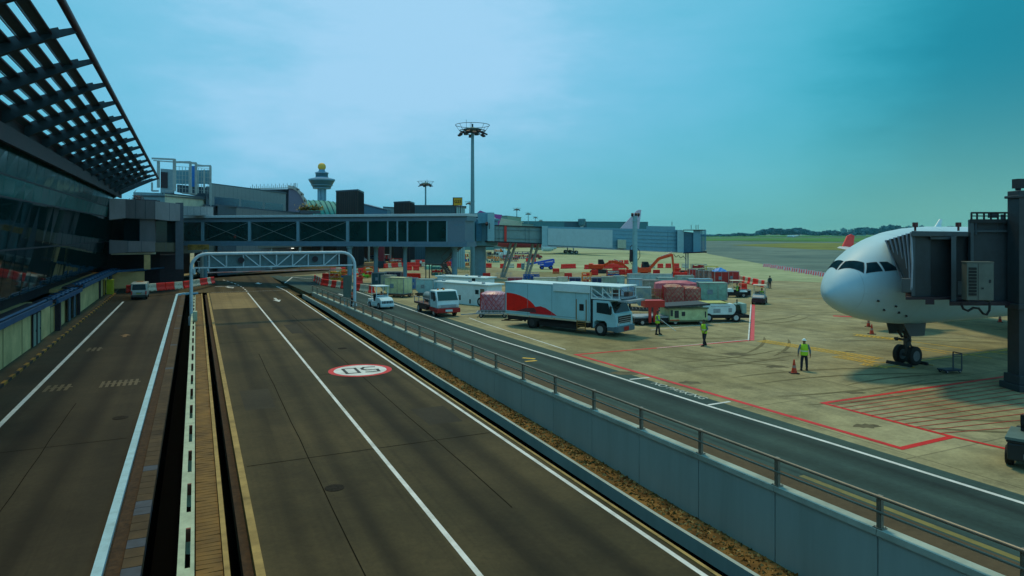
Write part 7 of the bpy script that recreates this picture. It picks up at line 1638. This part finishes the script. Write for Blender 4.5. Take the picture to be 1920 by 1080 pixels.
mb.build('folds', mat('bright blue sheet', (.03, .22, .60), .5), sh_)
container('red bin with a pale disc mark right of the blue sheet', G(1371, 530), 0, 1.9, 1.6, 1.75, mat('bin red', (.42, .025, .02), .6, grime=.2), 0, 'red bins', False, 'bin', 'bin')
for i in range(4):
    t = container(f'{ORD[i]} wire sided cart from the left beside the red bins', G(1304+9.5*i, 524+.8*i), 0, .85, .9, 1.35, mat('rust red load', (.34, .07, .04), .7, col2=(.40, .34, .28), scale=4), .25, 'wire sided carts', False, 'wire_cart', 'cart')
container('dark red bin at the left end of the wire cart row', G(1297, 527), 0, 1.0, 1.2, 1.9, mat('bin red', (.42, .025, .02), .6), 0, 'red bins', False, 'bin', 'bin')
dolly('yellow framed low trailer behind the red pallets', G(1283, 538), .1, 3.4, 1.5, .9, m=mat('yellow green frame', (.24, .22, .04), .6)); container('pale green covered load on the yellow framed trailer', G(1283, 538), .1, 2.4, 1.3, .7, mat('pale sheet', (.30, .42, .36), .6), .92, cham=False)
# crowd fences
fm = mat('yellow fence rail', (.42, .34, .08), .5)
for i, (x0, x1, y, m, lb) in enumerate(((983, 1010, 522, steelg, 'grey slatted fence panel left of the yellow ones'), (1012, 1034, 521, fm, 'yellow fence panel left of its neighbour behind the catering truck'), (1036, 1058, 521, fm, 'yellow fence panel right of its neighbour behind the catering truck'), (930, 960, 523, steelg, 'grey slatted fence panel right of the mast foot'), (846, 880, 512, fm, 'yellow fence panel behind the mast foot'), (828, 850, 522, fm, 'short yellow fence left of the mast foot'))):
    P, Q = G(x0, y), G(x1, y); t = thing('fence_panel', lb, 'fence', P, 0, 'site fence panels'); w = Q.x-P.x; mb = MB()
    for z in (.15, 1.0): mb.bar((0, 0, z), (w, 0, z), .06)
    for k in range(12): mb.bar((w*k/11, 0, .15), (w*k/11, 0, 1.0), .05)
    mb.build('bars', m, t); mb = MB()
    for x in (.2, w-.2): mb.bar((x, -.3, .02), (x, .3, .02), .06); mb.bar((x, 0, 0), (x, 0, .2), .06)
    mb.build('foot', m, t)
# ---------------------------------------------------------------- excavators and boom lift
def excavator(label, loc, rzv, sc=1.0, pose=0):
    t = thing('excavator', label, 'excavator', loc, rzv, 'orange excavators'); t.scale = (sc,)*3
    for y in (-1.05, 1.05): mb = MB(); mb.pry([(-1.5, .1), (-1.75, .4), (-1.5, .72), (1.5, .72), (1.75, .4), (1.5, .1), (1.3, 0), (-1.3, 0)], y-.25, y+.25); mb.build('track', darks, t, bevel=.05)
    mb = MB(); mb.box(-1.9, -1.1, .9, 1.0, 1.1, 1.75); mb.box(-2.0, -1.0, 1.0, -1.2, 1.0, 1.95); mb.cyl((0, 0, .5), (0, 0, .9), .7, 16); mb.build('body', orange, t, bevel=.08)
    mb = MB(); mb.pry([(-.2, 1.75), (-.2, 2.75), (.75, 2.75), (1.1, 1.9), (1.1, 1.2), (-.2, 1.2)], .2, 1.12); mb.build('cab', darks, t, bevel=.05); mb = MB(); mb.pry([(0, 1.9), (0, 2.6), (.65, 2.6), (.9, 1.9)], .18, 1.14); mb.build('cab_window', glassd, t)
    if pose == 0: b = [(.9, 1.5), (2.6, 3.3), (5.0, 4.0)]; s_ = [(5.0, 4.1), (5.3, 1.0)]; bk = (5.3, .9)
    else: b = [(.9, 1.5), (2.6, 2.4), (4.6, 1.9)]; s_ = [(4.6, 2.0), (5.9, .9)]; bk = (5.9, .7)
    mb = MB()
    for (x0, z0), (x1, z1) in zip(b, b[1:]): mb.bar((x0, 0, z0), (x1, 0, z1), .34, .5)
    mb.build('boom', orange, t, bevel=.03); mb = MB(); mb.bar((s_[0][0], 0, s_[0][1]), (s_[1][0], 0, s_[1][1]), .28, .42); mb.build('stick', orange, t, bevel=.03)
    mb = MB(); mb.cyl((1.4, .2, 1.6), (b[1][0], .2, b[1][1]-.3), .09, 8); mb.cyl((b[1][0]+.4, 0, b[1][1]+.4), (s_[0][0]+.0, 0, s_[0][1]+.35), .08, 8); mb.build('hydraulic_ram', rimm, t)
    mb = MB(); x, z = bk; mb.pry([(x-.1, z+.1), (x+.25, z-.1), (x+.1, z-.7), (x-.5, z-.85), (x-.75, z-.4), (x-.4, z-.5)], -.45, .45); mb.build('bucket', mat('rusty bucket', (.16, .04, .02), .6), t); return t
excavator('orange excavator with its arm bent down to the right of the floodlight post', G(1208, 520), radians(3), .98, 0)
excavator('smaller orange excavator with a low arm left of the floodlight post', G(1123, 512), radians(-12), .95, 1)
bl = thing('boom_lift', 'blue articulated boom lift parked behind the catering truck', 'boom lift', G(1024, 505), radians(182))
mb = MB(); mb.box(-1.3, -.9, .5, 1.3, .9, .95); mb.box(-1.5, -.8, .95, .5, .8, 1.5); mb.build('chassis', bluep, bl, bevel=.05)
for x in (-.95, .95):
    for y in (-.9, .9): mb = MB(); mb.wheel((x, y, .42), .42, .3, n=16); mb.build('wheel', [black, bluep], bl)
mb = MB(); mb.bar((-1.6, 0, 2.1), (3.6, 0, 1.15), .32, .42); mb.bar((-1.7, 0, 1.6), (1.8, 0, 1.1), .28, .3); mb.bar((-1.6, 0, 2.2), (-1.7, 0, 1.3), .3, .3); mb.build('boom', bluep, bl, bevel=.03)
mb = MB(); 
for z in (.5, 1.1, 1.6): 
    for a, b in (((3.6, -.8), (4.6, -.8)), ((4.6, -.8), (4.6, .8)), ((4.6, .8), (3.6, .8)), ((3.6, .8), (3.6, -.8))): mb.bar((*a, z), (*b, z), .06)
for x in (3.6, 4.1, 4.6):
    for y in (-.8, .8): mb.bar((x, y, .5), (x, y, 1.6), .06)
mb.box(3.6, -.8, .42, 4.6, .8, .5); mb.build('basket', steelg, bl)
mb = MB(); mb.box(4.7, -.9, .1, 5.3, .9, 1.3); mb.build('control_cabinet', mat('pale dark striped box', (.12, .22, .24), .5, var=.5, scale=6), bl)
# site heaps: orange nets, drums, workers around the dug area right of the road bend
for i, (x, y, m, w, h, lb) in enumerate(((672, 523, orange, 1.2, 1.1, 'orange safety board heap above the gantry leg barriers'), (684, 522, mat('leaf green sheet', (.10, .45, .03), .7), .9, 1.0, 'green sheet heap right of the orange boards'), (617, 520, mat('cream sacks', (.50, .44, .28), .8, var=.2), 1.3, .8, 'cream sacks heaped behind the bend barriers'), (640, 520, yellowp, 1.0, .9, 'yellow drum stack left of the gantry leg'))):
    t = thing('site_heap', lb, 'heap', G(x, y)); mb = MB(); rn = random.Random(i+1)
    for k in range(14): ico(mb, (rn.uniform(-w/2, w/2), rn.uniform(-.4, .4), rn.uniform(.1, h*.75)), rn.uniform(.15, .32), rn.uniform(.12, .28))
    mb.build('pile', m, t)
# green tent-like cover right of the stairs and machine clutter at the pier foot
gt = thing('tent_cover', 'low green tent cover beside the foot of the stairs', 'tent', G(812, 505)); mb = MB(); mb.prx([(-1, 0), (1, 0), (.8, .7), (0, 1.2), (-.8, .7)], -1.6, 1.6); mb.build('cover', mat('pale green canvas', (.16, .42, .30), .7), gt); mb = MB(); mb.box(-1.7, -1.05, 0, -1.6, 1.05, .8); mb.box(1.6, -1.05, 0, 1.7, 1.05, .8); mb.build('end_frame', steelg, gt)
# parked cars beneath the pier
def car(label, loc, rzv, m):
    t = thing('parked_car', label, 'car', loc, rzv, 'cars parked under the pier'); mb = MB(); mb.pry([(-2.1, .3), (-2.15, .8), (-1.6, .95), (-1.0, 1.42), (.4, 1.42), (1.1, .95), (2.0, .82), (2.15, .5), (2.1, .3)], -.85, .85); mb.build('body', m, t, bevel=.07)
    mb = MB(); mb.pry([(-1.42, .95), (-.95, 1.36), (.36, 1.36), (.95, .95)], -.86, .86); mb.build('side_window', glassd, t); mb = MB(); mb.hexa([(1.08, -.7, .97), (1.11, -.7, .97), (1.11, .7, .97), (1.08, .7, .97)], [(.45, -.65, 1.38), (.48, -.65, 1.38), (.48, .65, 1.38), (.45, .65, 1.38)]); mb.build('windscreen', glassd, t)
    for x in (-1.3, 1.3):
        for y in (-.78, .78): mb = MB(); mb.wheel((x, y, .32), .32, .2, n=12); mb.build('wheel', [black, rimm], t)
    return t
c0 = car('silver car, nearest of the cars parked under the pier columns', G(676, 491), radians(-50), mat('silver car paint', (.30, .34, .36), .3, metal=.4)); car('dark blue car parked right of the silver car under the pier', G(699, 488), radians(-50), mat('dark blue car paint', (.03, .05, .12), .3)); car('grey car in the far left shade under the pier', G(688, 486), radians(-50), mat('grey car paint', (.14, .15, .17), .3, metal=.3))
tug('small white canopied cart on the far road under the pier', G(724, 491), radians(180), darks, black); tug('white canopied cart parked deep under the pier behind the height bar', G(381, 517), radians(-60), white, black, sc=1.3)
# service vehicles near the far aircraft
for i, (x, y, m, L_, h, lb) in enumerate(((918, 489, mat('tan board', (.36, .22, .08), .7), 2.2, 2.6, 'tan freight boxes beneath the boarding bridge rotunda'), (950, 487, steelg, 4, 1.6, 'grey low loader beneath the far small tunnel'), (1004, 486, mat('dull red', (.28, .03, .03), .6), 4.0, 1.5, 'dull red cart under the far tunnel legs'), (857, 489, mat('yellow body', (.45, .40, .06), .6), 1.8, 1.7, 'yellow machine seen behind the stairs'), (833, 489, bluep, 2.2, 2.6, 'blue white machine seen between stairs and footbridge column'), (868, 489, orange, 1.2, 2.6, 'orange stack behind the footbridge column'), (940, 480, white, 5, 2.4, 'white van near the far airliner nose'))):
    P = G(x, y); t = thing('service_vehicle', lb, 'vehicle', P, .1*i); mb = MB(); mb.box(-L_/2, -.8, .45, L_/2*.5, .8, h); mb.pry([(L_/4+.02, .45), (L_/4+.02, h*.8), (L_/2*.85, h*.75), (L_/2, h*.45), (L_/2, .45)], -.78, .78); mb.build('body', m, t, bevel=.05)
    mb = MB(); mb.box(-L_*.35, -.83, h*.55, L_*.05, -.802, h*.8); mb.build('window', glassd, t)
    for xx in (-L_*.32, L_*.32):
        for yy in (-.7, .7): mb = MB(); mb.wheel((xx, yy, .3), .3, .2, n=10); mb.build('wheel', [black, rimm], t)
# trolley under the bridge
ty = thing('hand_trolley', 'dark upright hand trolley standing beneath the airliner fuselage', 'trolley', G(1781, 698), radians(12)); mb = MB(); mb.box(-.55, -.3, .12, .5, .3, .2); mb.build('deck', mat('blue dark deck', (.02, .03, .06), .5), ty)
mb = MB(); mb.bar((.48, -.28, .15), (.48, -.28, 1.05), .05); mb.bar((.48, .28, .15), (.48, .28, 1.05), .05); mb.bar((.48, -.28, 1.05), (.48, .28, 1.05), .05); mb.bar((-.05, -.28, .2), (-.05, -.28, 1.0), .04); mb.bar((-.05, -.28, 1.0), (.48, -.28, 1.0), .05); mb.bar((-.05, -.28, .9), (.48, -.28, .9), .04); mb.build('handle', mat('blue grey tube', (.07, .09, .11), .5), ty)
for x in (-.4, .4):
    for y in (-.24, .24): mb = MB(); mb.wheel((x, y, .09), .09, .06, n=10); mb.build('wheel', [black, rimm], ty)
# people standing
person('person in a bright yellow-green vest and white helmet standing by the dark cone', G(1508, 695), radians(75), helmet=white, arms=[((-.03, .29, 1.13), (.02, .31, .86)), ((-.03, -.29, 1.13), (.02, -.31, .86))], legs=[((.0, .13, .50), (-.02, .15, .09)), ((.02, -.12, .50), (.03, -.14, .09))])
person('person in a yellow-green vest walking along the thin red line', G(1321, 648.5), radians(-150), arms=[((.02, .31, 1.17), (.16, .24, 1.02)), ((-.02, -.33, 1.18), (.12, -.20, 1.08))], legs=[((.12, .12, .52), (.24, .13, .09)), ((-.04, -.13, .50), (-.26, -.14, .10))], lean=.12)
person('person in a yellow-green vest holding a thin pale rod by the cargo loader', G(1233, 627.5), radians(-25), arms=[((.10, .27, 1.16), (.34, .16, 1.02)), ((.08, -.27, 1.16), (.30, -.14, 1.0))], legs=[((.08, .11, .50), (.12, .12, .09)), ((-.02, -.11, .50), (-.10, -.12, .09))], rod=((.28, .02, 1.10), (1.35, .05, .35)))
person('person in an orange-pink vest leaning at the railing beside the gantry leg', G(660.5, 573.5), radians(60), vest=mat('salmon vest', (.75, .20, .12), .8), lean=.1, hscale=.97)
person('person in a red vest between the white box trucks', G(905, 556), radians(-100), vest=red)
person('person in a dark jacket standing by the end of the diagonal barriers', G(1443.5, 541), radians(-90), vest=mat('dark jacket', (.02, .05, .05), .8), band=False)
person('person in an orange vest among the barriers at the bend', G(676, 528), radians(-60), vest=orvis)
person('person in a pale shirt at the far line of barriers under the footbridge', G(789, 501), radians(-90), vest=white, band=False)
person('person in a yellow vest behind the stairs', G(837, 497), radians(-120), vest=yellowp)

# ---------------------------------------------------------------- racks, rigs and stacked gear around the works
def rack(label, x, y, w, h, cols, rz_=0.0):
    t = thing('equipment_rack', label, 'rack', G(x, y), rz_, 'equipment racks on the works site'); rn = random.Random(len(label)+int(x)); mb = MB()
    for a in (-w/2, w/2):
        for b in (-.5, .5): mb.bar((a, b, 0), (a, b, h), .09)
    for z in (h*.3, h*.65, h): mb.bar((-w/2, -.5, z), (w/2, -.5, z), .08); mb.bar((-w/2, .5, z), (w/2, .5, z), .08); mb.bar((-w/2, -.5, z), (-w/2, .5, z), .08); mb.bar((w/2, -.5, z), (w/2, .5, z), .08)
    mb.bar((-w/2, -.5, 0), (w/2, -.5, h), .05); mb.build('frame', MATS[cols[0]], t)
    for k, z in enumerate((.02, h*.3+.05, h*.65+.05)):
        mb = MB(); xx = -w/2+.12
        while xx < w/2-.3:
            ww = rn.uniform(.25, .6); mb.box(xx, -.42, z, min(w/2-.1, xx+ww), .42, z+h*rn.uniform(.12, .26)); xx += ww+rn.uniform(.02, .2)
        mb.build('boxes', MATS[cols[1+k % (len(cols)-1)]], t)
for n_, c_ in (('works blue', (.02, .12, .42)), ('works yellow', (.62, .48, .05)), ('works teal', (.03, .28, .28)), ('works orange', (.9, .2, .02)), ('works pale', (.55, .60, .52)), ('works violet grey', (.16, .12, .25)), ('works dark', (.02, .03, .04)), ('works red', (.65, .02, .015))): mat(n_, c_, .6, var=.25, scale=3, grime=.2)
for a in (('blue framed rack with yellow boxes just right of the stair foot', 858, 503, 2.6, 2.6, ('works blue', 'works yellow', 'works teal', 'works pale')), ('orange and teal rack left of the tall mast', 872, 498, 2.0, 3.2, ('works teal', 'works orange', 'works blue')), ('yellow rack of violet boxes behind the footbridge end column', 848, 492, 2.4, 3.4, ('works yellow', 'works violet grey', 'works orange')),
          ('pale rack right behind the rotunda column', 925, 492, 3.4, 3.0, ('works pale', 'works teal', 'works orange', 'works dark')), ('dark rack of orange crates right of the rotunda column', 935, 489, 2.6, 3.8, ('works dark', 'works orange', 'works pale')), ('low red rack beneath the far small tunnel', 958, 490, 4, 1.6, ('works red', 'works violet grey', 'works dark')), ('violet grey rack beneath the far tunnel legs', 980, 485, 5, 2.2, ('works dark', 'works violet grey', 'works red')),
          ('teal rack in front of the mast foot', 893, 519, 2.0, 1.5, ('works teal', 'works pale', 'works orange')), ('orange rack right of the green heap', 692, 520, 1.6, 1.8, ('works orange', 'works yellow', 'works red')), ('yellow rack inside the bend barriers', 648, 527, 1.5, 1.8, ('works yellow', 'works orange', 'works blue')), ('pale rack inside the bend barriers', 629, 524, 1.8, 1.5, ('works pale', 'works yellow', 'works orange')),
          ('red rack between the two lines under the footbridge', 742, 498, 2.8, 1.6, ('works red', 'works pale', 'works orange')), ('dark machine rack beside the stair landing', 822, 516, 2.4, 1.8, ('works dark', 'works teal', 'works red')), ('red frame rack just left of the floodlight post', 1150, 520, 2.2, 1.2, ('works red', 'works pale', 'works blue')), ('yellow frame rack right of the wire carts', 1334, 520, 2.0, 1.9, ('works yellow', 'works pale', 'works red')),
          ('pale rack on the left of the wire carts', 1310, 516, 2.6, 2.0, ('works pale', 'works red', 'works dark')), ('blue sheeted rack behind the catering truck', 996, 524, 2.6, .8, ('works blue', 'works blue', 'works blue')), ('orange rack between navy containers', 1100, 528, 1.4, 1.4, ('works orange', 'works red', 'works pale'))): rack(*a)
rg = thing('piling_rig', 'dark tall rig with a red winch house between the footbridge columns', 'rig', G(712, 502)); mb = MB(); mb.box(-1.0, -.8, .4, 1.2, .8, 1.5); mb.build('winch_house', MATS['works dark'], rg, bevel=.05); mb = MB(); mb.box(-.2, -.6, 1.51, 1.0, .6, 5.6); mb.build('power_pack', mat('rig dark red', (.16, .01, .02), .6), rg)
mb = MB()
for x in (-.9, -.5): mb.bar((x, 0, .4), (x, 0, 5.8), .1)
for k in range(9): mb.bar((-.9, 0, .6+.6*k), (-.5, 0, 1.0+.6*k), .06)
mb.build('mast', MATS['works dark'], rg)
for y in (-.8, .8): mb = MB(); mb.pry([(-1.3, .05), (-1.5, .25), (-1.3, .5), (1.3, .5), (1.5, .25), (1.3, .05)], y-.2, y+.2); mb.build('track', darks, rg)

# ================================================================ haze
mb = MB(); mb.box(-5000, -300, -4.6, 5000, 4600, 90)
hz_ = bpy.data.materials.new('haze'); hz_.use_nodes = True; n = hz_.node_tree.nodes; n.clear(); o1 = n.new('ShaderNodeOutputMaterial'); v1 = n.new('ShaderNodeVolumePrincipled')
v1.inputs['Color'].default_value = (.25, .85, 1.0, 1); v1.inputs['Density'].default_value = .00007; v1.inputs['Anisotropy'].default_value = 0
hz_.node_tree.links.new(v1.outputs[0], o1.inputs['Volume']); o = mb.build('haze', hz_); struct(o, 'stuff', 'thin blue haze over the airfield')
